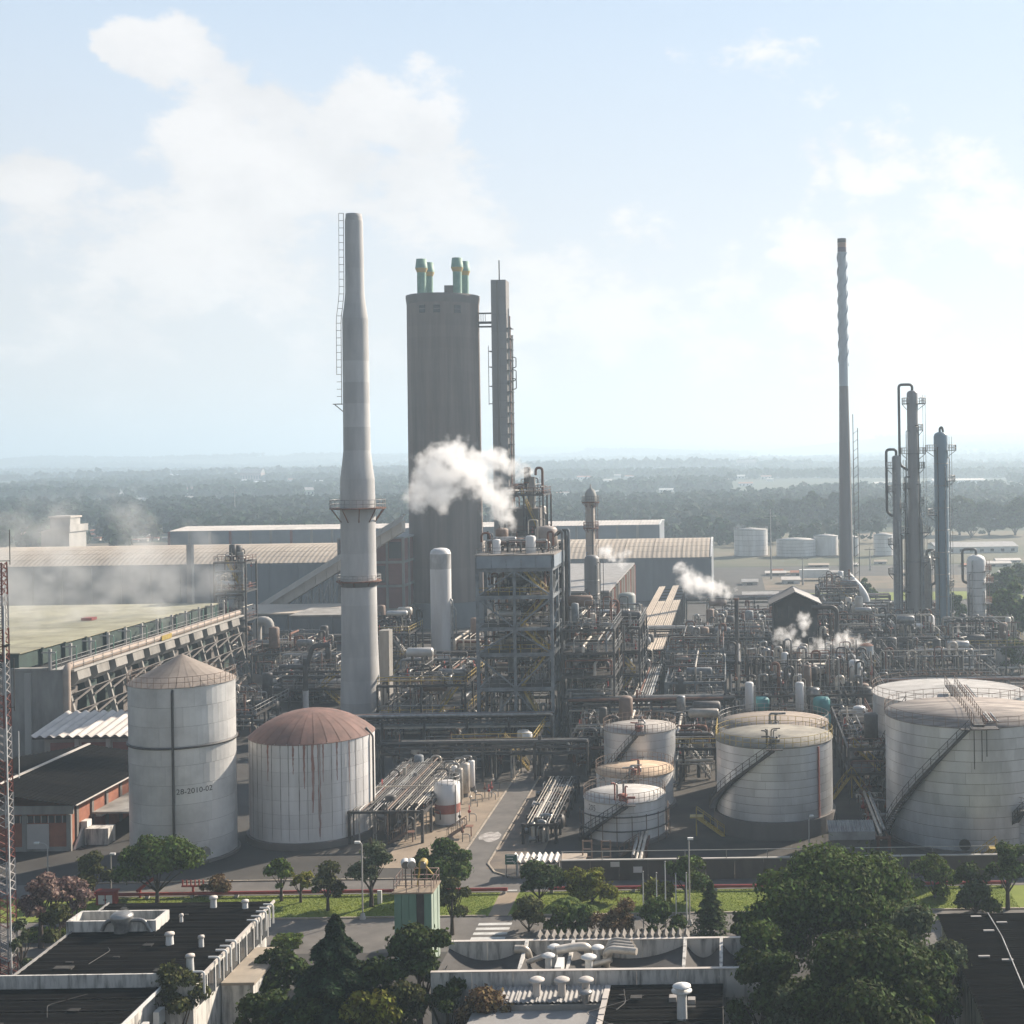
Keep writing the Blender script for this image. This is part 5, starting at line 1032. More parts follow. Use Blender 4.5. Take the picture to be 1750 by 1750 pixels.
for px, lab in ((1281, 'slim white silencer drum hung over the brown-roofed tank near the black vent'), (1367, 'slim white silencer drum hung over the brown-roofed tank near the gabled hut')):
    Z = 197; X, z0 = XZ(px, 1214, Z); z1 = XZ(px, 1165, Z)[1]; t = thing('silencer', lab, 'vessel', (X, Z, 0)); drum_v(t, X, Z, z0, .62, z1 - z0, tank_w, 'shell'); rod(t, 'stem', (X, Z, 0), (X, Z, z0), .2, galv); rod(t, 'side_pipe', (X + .8, Z, 4), (X + .8, Z, z1 - .5), .12, galv)
for k, (px, ya, yb) in enumerate(((1300, 1190, 1212), (1404, 1190, 1215), (1407, 1218, 1238))):
    Z = 199.0; X, z1 = XZ(px, ya, Z); z0 = max(.3, XZ(px, yb, Z)[1]); t = thing('teal_tank', ('teal drum glimpsed behind the brown-roofed tank', 'upper teal drum of the pair beside the brown-roofed tank', 'lower teal drum of the pair beside the brown-roofed tank')[k], 'drum', (X, Z, 0)); drum_v(t, X, Z, z0, 1.25, z1 - z0, teal, 'shell'); rod(t, 'stand', (X, Z, 0), (X, Z, z0), .6, steel_d)
# red-banded small tank and white drums by the road
X, Y = PH(761, 1413); Y += 1.4; r_ = 21.5 * Y / FPX; z1 = XZ(761, 1338, Y)[1]
rb_ = thing('banded_tank', 'small upright white tank with a faded red band by the yard road', 'tank', (X, Y, 0)); mk('lower_shell', MB().lathe((X, Y, 0), [(r_, .2), (r_, z1 * .3)], 28), tank_w, rb_); mk('red_band', MB().lathe((X, Y, 0), [(r_ + .01, z1 * .3), (r_ + .01, z1 * .52)], 28), redfade, rb_); mk('upper_shell', MB().lathe((X, Y, 0), [(r_, z1 * .52), (r_, z1), (r_ * .5, z1 + .25), (.02, z1 + .3)], 28), tank_w, rb_)
mk('plinth', MB().lathe((X, Y, 0), [(r_ + .3, 0), (r_ + .3, .2), (.1, .2)], 24), concrete_d, rb_); mk('handrail', rail_mb(ring(X, Y, z1, r_, 14), .9, .9, .035, True), galv, rb_); rod(rb_, 'gauge_pipe', (X + r_ * .8, Y - r_ * .8, .2), (X + r_ * .8, Y - r_ * .8, z1), .07, galv)
for k, (px, yb, w, yt) in enumerate(((795, 1362, 17, 1303), (806, 1352, 12, 1299), (785, 1374, 14, 1312), (777, 1368, 10, 1308))):
    X, Y = PH(px, yb); t = thing('pressure_drum', 'white upright drum with a rounded head beside the crowded pipe bundle', 'drum', (X, Y, 0), 'white drums in a row by the yard road'); z1 = XZ(px, yt, Y)[1]; drum_v(t, X, Y, .6, w / 2 * Y / FPX, z1 - .6, tank_w if k % 2 else pipe_w, 'shell'); rod(t, 'skirt', (X, Y, 0), (X, Y, .7), w * .35 * Y / FPX, concrete_d); pipe(t, [(X, Y, z1 - .05), (X, Y, z1 + .5), (X - 1.2, Y, z1 + .5), (X - 1.2, Y, 1)], .12, galv)
# yard left of chimney
X, Y = PH(474, 1196); t = thing('small_tank', 'small grey-olive round tank in the yard left of the chimney', 'tank', (X, Y, 0)); r_ = 19 * Y / FPX; z1 = XZ(474, 1158, Y)[1]; mk('shell', MB().lathe((X, Y, 0), [(r_, 0), (r_, z1 - .4)], 28), mat('olive_grey', (.24, .23, .19), (.18, .175, .15), .5, .7), t); mk('roof', MB().lathe((X, Y, 0), [(r_ + .03, z1 - .4), (.02, z1)], 28), concrete, t); mk('side_platform', MB().lathe((X + r_, Y, z1 - .6), [(.4, 0), (1.3, 0), (1.3, .1), (.4, .1)], 14), rust, t); mk('handrail', rail_mb(ring(X + r_, Y, z1 - .5, 1.25, 12), .9, 1, .04, True), rust, t)
t = thing('bullet_tank', 'white horizontal bullet tank behind the concrete chimney foot', 'tank', (*PH(570, 1200), 0)); X, Y = PH(570, 1200); drum_h(t, X - 2.2, X + 4, Y, 2.6, 1.75, tank_w, name='shell'); mk('saddle_slab', MB().box(X - 2, X + 4, Y - 1.4, Y + 1.4, 0, .3), concrete, t)
X, Y = PH(523, 1232); t = thing('black_duct', 'thick black elbowed duct standing behind the rust-domed tank', 'duct', (X, Y, 0)); pipe(t, [(X, Y, 0), (X, Y, XZ(523, 1125, Y)[1])], .42, steel_d, 'riser'); pipe(t, [(X - 4.2, Y, XZ(475, 1140, Y)[1]), (X + .3, Y, XZ(523, 1140, Y)[1]), (X + 1.2, Y, XZ(530, 1104, Y)[1]), (X + 4, Y, XZ(575, 1102, Y)[1])], .4, steel_m, 'elbow_duct', .9, 12); mk('white_sleeve', MB().lathe((X, Y, 0), [(.46, XZ(523, 1212, Y)[1]), (.46, XZ(523, 1182, Y)[1]), (.5, XZ(523, 1180, Y)[1])], 16), tank_w, t)
X, Y = PH(440, 1140); t = thing('scrubber', 'grey elbow-topped scrubber in the yard by the cooling tower', 'scrubber', (X, Y, 0)); pipe(t, [(X, Y, 0), (X, Y, 9.5), (X + 2.6, Y, 9.5), (X + 2.6, Y, 7)], .95, concrete_l, 'duct', 1.6, 16); clutter(t, X - 3, X + 9, Y - 3, Y + 5, 0.2, 6, random.Random(31), 10, 10, 2)
mk('concrete_pier', MB().box(*sorted((XZ(648, 1120, 224)[0], XZ(665, 1120, 224)[0])), 224, 226.4, 0, XZ(655, 1078, 224)[1]), concrete, label='tan square concrete pier close behind the chimney foot', cat='pier')
# ------------------------------------------------------------------ buildings in front
# brick workshop, left
BX1 = PH(118, 1455)[0]; BY0 = PH(70, 1455)[1]; BH = XZ(70, 1378, BY0)[1]; BX0 = BX1 - 16; BY1 = BY0 + 24
bw = thing('brick_workshop', 'red brick workshop with a dark roof and pale roller door', 'building', (BX1 - 6, BY0, 0))
mk('wall', MB().box(BX0, BX1, BY0, BY1, 0, BH - .1), brick, bw)
for px in (22, 44, 118):
    x = PH(px, 1455)[0]; bar(bw, 'concrete_post', (x, BY0 - .03, 0), (x, BY0 - .03, BH - .9), .5, concrete, .3)
mk('fascia', MB().box(BX0 - .5, BX1 + .7, BY0 - .55, BY0 - .35, BH - .75, BH + .15), concrete, bw)
mk('sill_band', MB().box(BX0, BX1 + .1, BY0 - .1, BY0 - .02, 0, .5), concrete, bw)
xd0, xd1 = PH(56, 1450)[0], PH(93, 1450)[0]; dr = mk('roller_door', MB().box(xd0, xd1, BY0 - .12, BY0 - .04, .3, XZ(75, 1408, BY0)[1]), mat('door_pale', (.52, .49, .46), (.44, .42, .4), .4, .7), bw)
z1 = XZ(75, 1406, BY0)[1]; z2 = XZ(75, 1394, BY0)[1]
for k in range(9):
    xa_ = PH(22, 1450)[0] + (BX1 - PH(22, 1450)[0]) * k / 9
    w = mk('window', MB().box(xa_ + .12, xa_ + (BX1 - PH(22, 1450)[0]) / 9 - .12, BY0 - .1, BY0 - .02, z1, z2), glass, bw); mk('window_frame', MB().box(xa_ + .02, xa_ + .11, BY0 - .14, BY0, z1, z2), concrete_l, w)
rz = BH + .9
for k in range(8):
    ya, yb2 = BY0 - .9 + (BY1 - BY0 + .9) * k / 8, BY0 - .9 + (BY1 - BY0 + .9) * (k + 1) / 8 - .04
    mk('roof_sheet', MB().wave(BX1 - 9, BX1 + 1.2, ya, yb2, lambda x, y: BH + .2 + (BX1 + 1.2 - x) * .16, .55, .04, 'Y'), roof_k, bw)
    mk('roof_sheet', MB().wave(BX0 - 6, BX1 - 9.05, ya, yb2, lambda x, y: BH + .2 + 10.2 * .16 - (BX1 - 9 - x) * .16, .55, .04, 'Y'), roof_k, bw)
bar(bw, 'ridge_cap', (BX1 - 9, BY0 - .95, BH + 1.9), (BX1 - 9, BY1, BH + 1.9), .35, roof_w, .14)
mk('verge_trim', MB().beam((BX1 + 1.22, BY0 - .95, BH + .28), (BX1 + 1.22, BY1, BH + .28), .12, .12), roof_w, bw)
for k in range(6):
    y = BY0 + 1.6 + k * 3.6; bar(bw, 'concrete_post', (BX1 + .03, y, 0), (BX1 + .03, y, BH - .2), .3, concrete_d, .5)
    mk('air_conditioner', MB().box(BX1 + .1, BX1 + .8, y + .8, y + 1.9, 1.9 + .3 * (k % 2), 2.6 + .3 * (k % 2)), white, bw)
mk('canopy', MB().box(BX1 + .2, BX1 + 6.5, BY0 + 5, BY1 - 4, 2.75, 2.95), concrete, bw)
for y in (BY0 + 5.3, BY0 + 10, BY1 - 4.4): bar(bw, 'canopy_post', (BX1 + 6.2, y, 0), (BX1 + 6.2, y, 2.74), .22, white)
mk('outdoor_tank', MB().box(BX1 + .6, BX1 + 3.2, BY0 + 2.2, BY0 + 4, 0, 1.8), white_d, bw)
mk('ramp_wall', MB().prism([(BX1 + .15, BY0 + .4, 0), (BX1 + .15, BY0 + 3, 0), (BX1 + .15, BY0 + 3, 2.6)], (.25, 0, 0)), white, bw)
b = MB().box(BX1 - 12, BX1 + 2.5, BY1 + .3, BY1 + 3.4, BH - .2, BH); ca = mk('flat_canopy', b, mat('canopy_blue', (.3, .34, .38), (.25, .28, .31), .4, .7), label='flat blue-grey canopy slab behind the dark workshop roof', cat='canopy')
for x in (BX1 - 11.5, BX1 - 5, BX1 + 2): bar(ca, 'canopy_post', (x, BY1 + 1.5, 0), (x, BY1 + 1.5, BH - .2), .25, concrete)
# red-panelled shed with a pale corrugated roof
SY = BY1 + 6; sx0 = XZ(76, 1280, SY)[0]; sx1 = XZ(236, 1280, SY)[0]; sh_ = XZ(140, 1257, SY)[1]
sd_ = thing('panelled_shed', 'dull red panelled shed under a pale corrugated roof by the cooling tower', 'shed', ((sx0 + sx1) / 2, SY, 0))
mk('wall', MB().box(sx0, sx1, SY, SY + 11, 0, sh_), concrete, sd_)
for k in range(3):
    xa_, xb_ = sx0 + .8 + (sx1 - sx0) * k / 3, sx0 + (sx1 - sx0) * (k + 1) / 3 - .1; mk('wall_panel', MB().box(xa_, xb_, SY - .06, SY - .01, .4, sh_ - .9), brickdull, sd_); bar(sd_, 'concrete_post', (xb_ + .35, SY - .1, 0), (xb_ + .35, SY - .1, sh_ - .2), .55, concrete_l, .3)
for k in range(12):
    w_ = (sx1 - sx0 + 2.4) / 12; xa_ = sx0 - 1.2 + k * w_; mk('roof_sheet', MB().wave(xa_ + .02, xa_ + w_ - .02, SY - 1.2, SY + 9, lambda x, y: sh_ + .15 + (y - SY + 1.2) * .14, w_ - .04, .16, 'Y', 8, .04), roof_w, sd_)
mk('eave_beam', MB().box(sx0 - 1.1, sx1 + 1.1, SY - 1.0, SY - .7, sh_ - .25, sh_ - .05), steel_d, sd_)
# low black-roofed office, lower left
ox0, ox1, oy0, oy1, oh = -50.6, -37.4, 95.6, 110.8, 6.6
of = thing('black_roofed_office', 'long low white building under a weathered black sheet roof', 'building', ((ox0 + ox1) / 2, oy0, 0))
mk('wall', MB().box(ox0 + .3, ox1 - .5, oy0 + .2, oy1 - .3, 0, oh - .45), white_d, of)
for k in range(10):
    ya = oy0 + (oy1 - oy0) * k / 10; yb2 = oy0 + (oy1 - oy0) * (k + 1) / 10 - .03
    for j in range(2):
        xa_ = ox0 + (ox1 - ox0) * j / 2; xb_ = xa_ + (ox1 - ox0) / 2 - .02; mk('roof_sheet', MB().wave(xa_, xb_, ya, yb2, lambda x, y, k=k: oh - .3 + .02 * k * .3 + (y - oy0) * .02 + .03 * ((y - oy0) % 1.5 > .7), .76, .035, 'X', 4), roof_k, of)
mk('verge_trim', MB().beam((ox1 + .06, oy0, oh - .2), (ox1 + .06, oy1, oh + .1), .14, .2), roof_w, of); mk('verge_trim', MB().beam((ox0 - .06, oy0, oh - .2), (ox0 - .06, oy1, oh + .1), .1, .16), roof_g, of)
for (px, py, w, hh) in ((365, 1553, .55, 1.0), (419, 1555, .5, .8), (310, 1577, .28, .7), (290, 1613, .6, .85), (344, 1617, .4, .8), (325, 1655, .55, 1.0)):
    X, Y = PH(px, py, oh - .1); v_ = mk('roof_vent', MB().lathe((X, Y, oh - .3), [(w * .5, 0), (w * .42, hh)], 12), white, of); mk('vent_cap', MB().lathe((X, Y, oh - .3 + hh), [(w * .42, 0), (w * .62, .02), (w * .55, .18), (.02, .24)], 12), roof_w, v_)
def parapet_box(t, x0, x1, y0, y1, z0, z1, m=white_d, th=.2):
    mk('parapet', MB().box(x0, x1, y0, y0 + th, z0, z1), m, t); mk('parapet', MB().box(x0, x1, y1 - th, y1, z0, z1), m, t); mk('parapet', MB().box(x0, x0 + th, y0 + th, y1 - th, z0, z1), m, t); mk('parapet', MB().box(x1 - th, x1, y0 + th, y1 - th, z0, z1), m, t)
    mk('roof_pan', MB().box(x0 + th, x1 - th, y0 + th, y1 - th, z0, z0 + .35), tank_roof, t)
X0_, Y0_ = PH(113, 1592, oh); X1_, _ = PH(264, 1592, oh); parapet_box(of, X0_, X1_, Y0_, Y0_ + 2.5, oh - .5, oh + .75)
X, Y = PH(208, 1572, oh + .9); du = mk('roof_duct', MB().lathe((X, Y, oh), [(.55, 0), (.55, .5), (.85, 1.1), (.85, 1.25), (.6, 1.45), (.02, 1.5)], 18), galv, of); pipe(of, [(X - 1.5, Y, oh + .1), (X - 1.2, Y, oh + .8), (X - .4, Y, oh + .9)], .16, galv, 'duct_pipe'); pipe(of, [(X + .4, Y, oh + .9), (X + 1.6, Y + .2, oh + .8), (X + 2.2, Y + .2, oh - .2)], .16, galv, 'duct_pipe')
for k, py in enumerate((1665, 1640, 1628, 1621, 1612, 1577, 1570, 1562, 1556, 1550)):
    X, Y = PH(380 + (1665 - py) * .68, py, oh); pipe(of, [(ox1 + .35, Y, oh - 1.3), (ox1 + .35, Y, oh + .2), (ox1 - .4, Y, oh + .2)], .085, white, 'eave_pipe', .2)
for k in range(9):
    y = oy0 + 1.0 + k * 1.6; w = mk('window', MB().box(ox1 - .52, ox1 - .45, y, y + 1.1, oh - 2.6, oh - 1.0), glass, of); mk('window_frame', MB().box(ox1 - .5, ox1 - .38, y + 1.11, y + 1.22, oh - 2.7, oh - .9), white, w)
ax0, ax1, ay0, ay1 = ox1 - .4, ox1 + 1.9, 100.5, 107.5
mk('annex_wall', MB().box(ax0, ax1, ay0, ay1, 0, 3.9), white_d, of); mk('annex_roof', MB().box(ax0, ax1 + .15, ay0 - .15, ay1 + .15, 3.9, 4.1), mat('annex_roof', (.4, .34, .27), (.3, .26, .21), .8, .9), of)
for y in (102.5, 104.2, 105.6): d_ = mk('annex_door', MB().box(ax1 + .002, ax1 + .05, y, y + 1.0, 0.1, 2.9), steel_m, of); mk('door_frame', MB().box(ax1 + .002, ax1 + .12, y - .15, y - .01, 0, 3.1), white, d_)
mk('front_wall', MB().box(ox1 - 3.4, ox1 - .5, oy0 - .1, oy0 + .15, 0, oh - .5), white_d, of)
# its lower front wing
fw = thing('front_wing', 'lower wing with a plain black roof in front of the white building', 'building', (-45, 88, 0)); fh = 5.7
mk('wall', MB().box(-51.6, -40.4, 78, 95.2, 0, fh - .4), white_d, fw)
for k in range(9):
    ya = 77.5 + 17.9 * k / 9; mk('roof_sheet', MB().wave(-52, -40, ya, ya + 1.95, lambda x, y: fh - .15 + (y - 77.5) * .012, .76, .03, 'X', 4), roof_k, fw)
mk('back_parapet', MB().box(-52, -40, 95.42, 95.58, fh - .2, oh + .05), white_d, fw); mk('verge_trim', MB().beam((-39.9, 77.5, fh - .1), (-39.9, 95.3, fh + .15), .14, .2), white, fw)
X0_, Y0_ = PH(148, 1680, fh + .3); parapet_box(fw, X0_, X0_ + 3.3, Y0_ - .2, Y0_ + 1.5, fh - .1, fh + .55, redfade if False else white_d)
for py in (1700, 1725): X, Y = PH(285, py, fh); mk('wall_vent', MB().box(-39.9, -39.5, Y - .5, Y + .5, fh - 2, fh - 1), white, fw)
# trough-roofed laboratory, centre bottom
lab = thing('trough_roofed_building', 'low building with sagging dark roof troughs, stained parapets and white ducts', 'building', (-11, 96, 0)); lh = 6.0
lx0, lx1 = PH(765, 1612, lh)[0], PH(1262, 1607, lh)[0] + 1.5; ly1 = PH(1000, 1607, lh)[1]; ly0 = PH(1000, 1657, lh)[1]
mk('wall', MB().box(lx0, lx1, ly0, ly1, 0, lh - 1.6), white_d, lab)
for k in range(8):
    xa_, xb_ = lx0 + (lx1 - lx0) * k / 8 + .02, lx0 + (lx1 - lx0) * (k + 1) / 8 - .02
    mk('parapet', MB().box(xa_, xb_, ly1, ly1 + .22, lh - 2, lh), white_d, lab); mk('parapet', MB().box(xa_, xb_, ly0 - .22, ly0, lh - 2, lh), white_d, lab)
mk('coping', MB().box(lx0, lx1, ly1 - .06, ly1 + .28, lh + .003, lh + .06), roof_w, lab); mk('coping', MB().box(lx0, lx1, ly0 - .28, ly0 + .06, lh + .003, lh + .06), roof_w, lab)
b = MB(); V = []; F = []; ns = 36
bays = [lx0] + [PH(px, 1640, lh)[0] for px in (888, 970, 1168, 1232)] + [lx1]
for i in range(len(bays) - 1):
    V = []; F = []; x0_, x1_ = bays[i] + .1, bays[i + 1] - .1
    for q in range(13):
        x = x0_ + (x1_ - x0_) * q / 12; z = lh - .55 - .95 * (1 - (2 * q / 12 - 1) ** 2)
        V += [(x, ly0 + .02, z), (x, ly1 - .02, z + .1)]
    for q in range(12): F.append((2 * q, 2 * q + 2, 2 * q + 3, 2 * q + 1))
    mk('roof_trough', MB().add(V, F, True), mat('trough_felt', (.055, .052, .05), (.09, .083, .078), .5, .9), lab)
    if i: mk('roof_rib', MB().prism([(bays[i] - .12, ly0, lh - 1.2), (bays[i] + .12, ly0, lh - 1.2), (bays[i] + .12, ly1, lh - .2), (bays[i] - .12, ly1, lh - .2)], (0, 0, .35)), white_d, lab)
for k in range(22):
    x = PH(920 + k * 12.0, 1602, lh)[0]; mk('folded_plate', MB().prism([(x - .22, ly1 + .25, lh - .1), (x + .26, ly1 + .25, lh - .1), (x + .02, ly1 + .25, lh + .32)], (0, 1.4, 0)), mat('folded_plate', (.24, .22, .2), (.15, .14, .13), 1, .9), lab)
def mushroom(t, px, py, z, r, hh, m=white, z0=None):
    X, Y = PH(px, py, z + hh); v_ = mk('roof_ventilator', MB().lathe((X, Y, z), [(r * .55, 0), (r * .5, hh - .1)], 16), m, t); mk('ventilator_hood', MB().lathe((X, Y, z + hh - .1), [(r * .5, -.05), (r * 1.1, -.06), (r * 1.1, .03), (r * .7, .15), (.02, .2)], 18), m, v_)
for px, py, r_ in ((947, 1616, .45), (1021, 1617, .45), (937, 1631, .45), (1006, 1633, .52)): mushroom(lab, px, py, lh - 1.2, r_, 1.5)
def Q(px, py, z): X, Y = PH(px, py, z); return (X, Y, z)
pipe(lab, [Q(880, 1622, lh), Q(900, 1622, lh), Q(906, 1645, lh - 1.2), Q(906, 1650, lh - 1.6)], .3, pipe_w, 'vent_duct', .8, 12)
pipe(lab, [Q(950, 1624, lh + .2), Q(985, 1618, lh + .3), Q(1004, 1618, lh + .3), Q(1008, 1640, lh - 1)], .32, pipe_w, 'vent_duct', .9, 12)
for k in range(4): pipe(lab, [Q(1036 + 2 * k, 1652 - 6 * k, lh - 1.3), Q(1036 + 2 * k, 1628 - 5 * k, lh + .1), Q(1045 + 2 * k, 1622 - 5 * k, lh + .35), Q(1088 - 3 * k, 1626 - 5 * k, lh + .35)], .26, pipe_w, 'vent_duct', .7, 12)
pipe(lab, [Q(892, 1648, lh - .9), Q(940, 1630, lh - .2)], .2, pipe_w, 'vent_duct'); pipe(lab, [Q(1010, 1650, lh - .9), Q(1045, 1640, lh - .4)], .2, pipe_w, 'vent_duct'); mk('duct_box', MB().box(Q(957, 1650, lh - .9)[0], Q(968, 1650, lh - .9)[0], ly0 + .3, ly0 + 2.2, lh - 1.4, lh + .1), white, lab); mk('duct_box', MB().box(Q(1047, 1650, lh - .9)[0], Q(1087, 1650, lh - .9)[0], ly0 + .2, ly0 + .6, lh - 1.2, lh - .2), galv, lab)
# low front part: corrugated pale roof + black roof
lf = thing('corrugated_wing', 'low wing with a pale fluted roof beside a black ribbed roof', 'building', (-10, 88, 0)); wh = 5.0
wy1 = ly0 - .6; wx0 = PH(815, 1700, wh)[0]; wxm = PH(1034, 1690, wh)[0]; wx1 = PH(1236, 1690, wh)[0]; wy0 = PH(900, 1713, wh)[1]
mk('wall', MB().box(wx0, wx1, 78, wy1, 0, wh - .5), mat('wall_grey', (.3, .29, .28), (.24, .235, .23), .4, .85), lf); mk('clerestory_band', MB().box(wx0, wxm, wy0 - .2, wy0 - .08, wh - .5, wh - .12), concrete, lf)
for k in range(6): w_ = (wxm - wx0) / 6; xa_ = wx0 + k * w_; mk('roof_sheet', MB().wave(xa_, xa_ + w_ - .015, wy0, wy1, lambda x, y: wh + (y - wy0) * .05, .33, .05, 'Y', 6), roof_g, lf)
for k in range(9): ya = 78 + (wy1 - 78) * k / 9; mk('roof_sheet', MB().wave(wxm + .4, wx1, ya, ya + (wy1 - 78) / 9 - .02, lambda x, y: wh - .05 + (y - 78) * .01, .75, .04, 'X', 4), roof_k, lf)
for k in range(14): y = 78 + (wy1 - 78) * k / 14; mk('verge_tile', MB().box(wxm - .0, wxm + .38, y, y + (wy1 - 78) / 14 - .04, wh - .1, wh + .22 - .06 * (k % 2)), roof_w, lf)
mk('lower_roof', MB().box(wx0, wxm, 78, wy0 - .25, wh - 1.2, wh - 1.0), mat('lower_roof_shaded', (.09, .085, .08), (.05, .048, .045), .6, .9), lf)  # shade put into the slab's colour as a dark grey
for px in (917, 960, 1001): mushroom(lf, px, 1672, wh, .5, 1.25, roof_w)
mushroom(lf, 1000, 1693, wh - .5, .45, 1.2, galv); mushroom(lf, 1165, 1690, wh, .62, 2.0); X, Y = PH(1165, 1684, wh + 2.4); mk('top_hood', MB().lathe((X, Y, wh + 2.3), [(.3, 0), (.62, .02), (.6, .1), (.02, .25)], 16), white, lf)
for (px, py) in ((1150, 1712), (1182, 1716)): X, Y = PH(px, py, wh); mk('roof_box', MB().box(X - .25, X + .25, Y - .3, Y + .3, wh - .1, wh + .4), tank_roof, lf)
rs = random.Random(55)
for (t_, x0, x1, y0, y1, z, n) in ((of, ox0 + .6, ox1 - .8, oy0 + .6, oy1 - .6, oh - .24, 9), (fw, -51, -41, 84, 94.5, fh - .02, 6), (lf, wxm + .8, wx1 - .5, 84, wy1 - .5, wh + .12, 4)):
    for k in range(n):
        x, y = rs.uniform(x0, x1), rs.uniform(y0, y1); w, d_ = rs.uniform(.1, .7), rs.uniform(.08, .3); mk('roof_patch', MB().box(x - w, x + w, y - d_, y + d_, z + (y - y0) * .02 - .02, z + (y - y0) * .02 + rs.uniform(.05, .1)), rs.choice((mat('felt_patch', (.025, .024, .022), (.015, .015, .015), 1, .95), mat('felt_patch_pale', (.07, .066, .06), (.03, .029, .027), 1, .95), mat('felt_patch_black', (.01, .01, .01), (.02, .02, .02), 1, .9))), t_)
    for k in range(2):
        x, y = rs.uniform(x0, x1), rs.uniform(y0, y1); pipe(t_, [(x, y, z + .12), (x + rs.uniform(-2, 2), y + rs.uniform(1, 3), z + .16), (x + rs.uniform(-3, 3), y + rs.uniform(3, 5), z + .16)], .022, steel_m, 'roof_cable', .4)
# right-hand dark roof
rr_ = thing('ribbed_roof_hall', 'hall with a broad black ribbed roof beside the big dark trees', 'building', (20, 97, 0)); rh_ = 6.0; ry1 = PH(1690, 1562, rh_)[1]; rx0 = PH(1640, 1650, rh_)[0]
mk('wall', MB().box(rx0 + .3, 30, 80, ry1 - .3, 0, rh_ - .6), white_d, rr_)
for k in range(16):
    ya = 79.5 + (ry1 - 79.5) * k / 16
    for j in range(2): mk('roof_sheet', MB().wave(rx0 + 7.2 * j, rx0 + 7.2 * j + 7.15, ya, ya + (ry1 - 79.5) / 16 - .02, lambda x, y: rh_ - .3 + (y - 79.5) * .012, .42, .05, 'X', 4), roof_k, rr_)
pipe(rr_, [Q(1688, 1560, rh_ + .2), Q(1712, 1600, rh_ + .2), Q(1750, 1690, rh_ + .2)], .05, galv, 'roof_cable', .5)
for (px, py) in ((1668, 1568), (1712, 1578), (1690, 1592), (1682, 1636), (1722, 1642)): X, Y = PH(px, py, rh_); mk('roof_patch', MB().box(X - .4, X + .4, Y - .12, Y + .12, rh_ + .02, rh_ + .12), roof_g, rr_)
# small green stair tower with floodlights
gx0, gx1 = XZ(674, 1590, 113.8)[0], XZ(738, 1590, 113.8)[0]; gy0 = 113.8; gh = XZ(705, 1527, gy0)[1]
gt = thing('green_tower', 'small green sheet-clad tower with a rusty railing and floodlights', 'tower', ((gx0 + gx1) / 2, gy0, 0)); mk('core', MB().box(gx0 + .06, gx1 - .06, gy0 + .06, gy0 + 3, 0, gh), green_p, gt)
for k in range(5): w_ = (gx1 - gx0) / 5; mk('cladding_sheet', MB().box(gx0 + k * w_ + .02, gx0 + (k + 1) * w_ - .02, gy0 - (.05 if k % 2 else 0), gy0 + .05, .1, gh - .05), green_p if k not in (3,) else steel_m, gt)
for k in range(4): mk('cladding_sheet', MB().box(gx1 - .05, gx1 + (.04 if k % 2 else 0.0), gy0 + k * .75 + .02, gy0 + k * .75 + .73, .1, gh - .05), mat('pale_green', (.36, .44, .36), (.3, .36, .3), .6, .7, rand=.05), gt)
mk('roof_deck', MB().box(gx0 - .15, gx1 + .15, gy0 - .15, gy0 + 3.1, gh + .002, gh + .12), paving, gt); mk('handrail', rail_mb([(gx0, gy0, gh + .1), (gx1, gy0, gh + .1), (gx1, gy0 + 3, gh + .1), (gx0, gy0 + 3, gh + .1)], 1.1, .9, .035, True), mat('rail_faded', (.3, .21, .18), (.22, .16, .14), 1, .8), gt)
for (dx, sgn, m_) in ((.7, 1, white), (1.2, 1, white), (2.3, -1, yellow)):
    x = gx0 + dx; y = gy0 + 1.2; rod(gt, 'lamp_post', (x, y, gh + .1), (x, y, gh + 2.0), .05, steel_m); lm = mk('floodlight', MB().tube([(x - .1, y + .25, gh + 2.2), (x + .1 * sgn, y - .35, gh + 2.1)], .36, 14), m_, gt); mk('lamp_glass', MB().tube([(x + .1 * sgn, y - .35, gh + 2.1), (x + .11 * sgn, y - .39, gh + 2.095)], .32, 14), galv, lm)
pipe(gt, [(gx0 + 1.6, gy0 + 1.5, gh + .1), (gx0 + 1.9, gy0 + 1.5, gh + 2.3), (gx0 + 3.0, gy0 + 1.2, gh + 1.2)], .07, yellow, 'hoist_arm', .1)
# lattice mast
lm_ = thing('lattice_mast', 'red and white lattice radio mast with antennas', 'mast', (*PH(8, 1695), 0)); mx, my = PH(8, 1695); nsec = 13; mtop = XZ(10, 960, my)[1]
for k in range(nsec):
    z0, z1 = mtop * k / nsec, mtop * (k + 1) / nsec - .04; w0, w1 = .72 - .3 * k / nsec, .72 - .3 * (k + 1) / nsec; b = MB(); C4 = ((-1, -1), (1, -1), (1, 1), (-1, 1))
    for (sx, sy) in C4: b.beam((mx + sx * w0, my + sy * w0, z0), (mx + sx * w1, my + sy * w1, z1), .09)
    for q in range(4):
        for i in range(4):
            a_, c_ = C4[i], C4[(i + 1) % 4]; ta, tb_ = q / 4, (q + 1) / 4; wa, wb = w0 + (w1 - w0) * ta, w0 + (w1 - w0) * tb_; za, zb2 = z0 + (z1 - z0) * ta, z0 + (z1 - z0) * tb_
            b.beam((mx + a_[0] * wa, my + a_[1] * wa, za), (mx + c_[0] * wb, my + c_[1] * wb, zb2), .045); b.beam((mx + c_[0] * wa, my + c_[1] * wa, za), (mx + a_[0] * wb, my + a_[1] * wb, zb2), .045)
    mk('mast_section', b, (mat('mast_red', (.22, .07, .055), (.13, .05, .04), 1, .8), mat('mast_white', (.42, .4, .39), (.28, .26, .25), 1, .8))[k % 2], lm_)
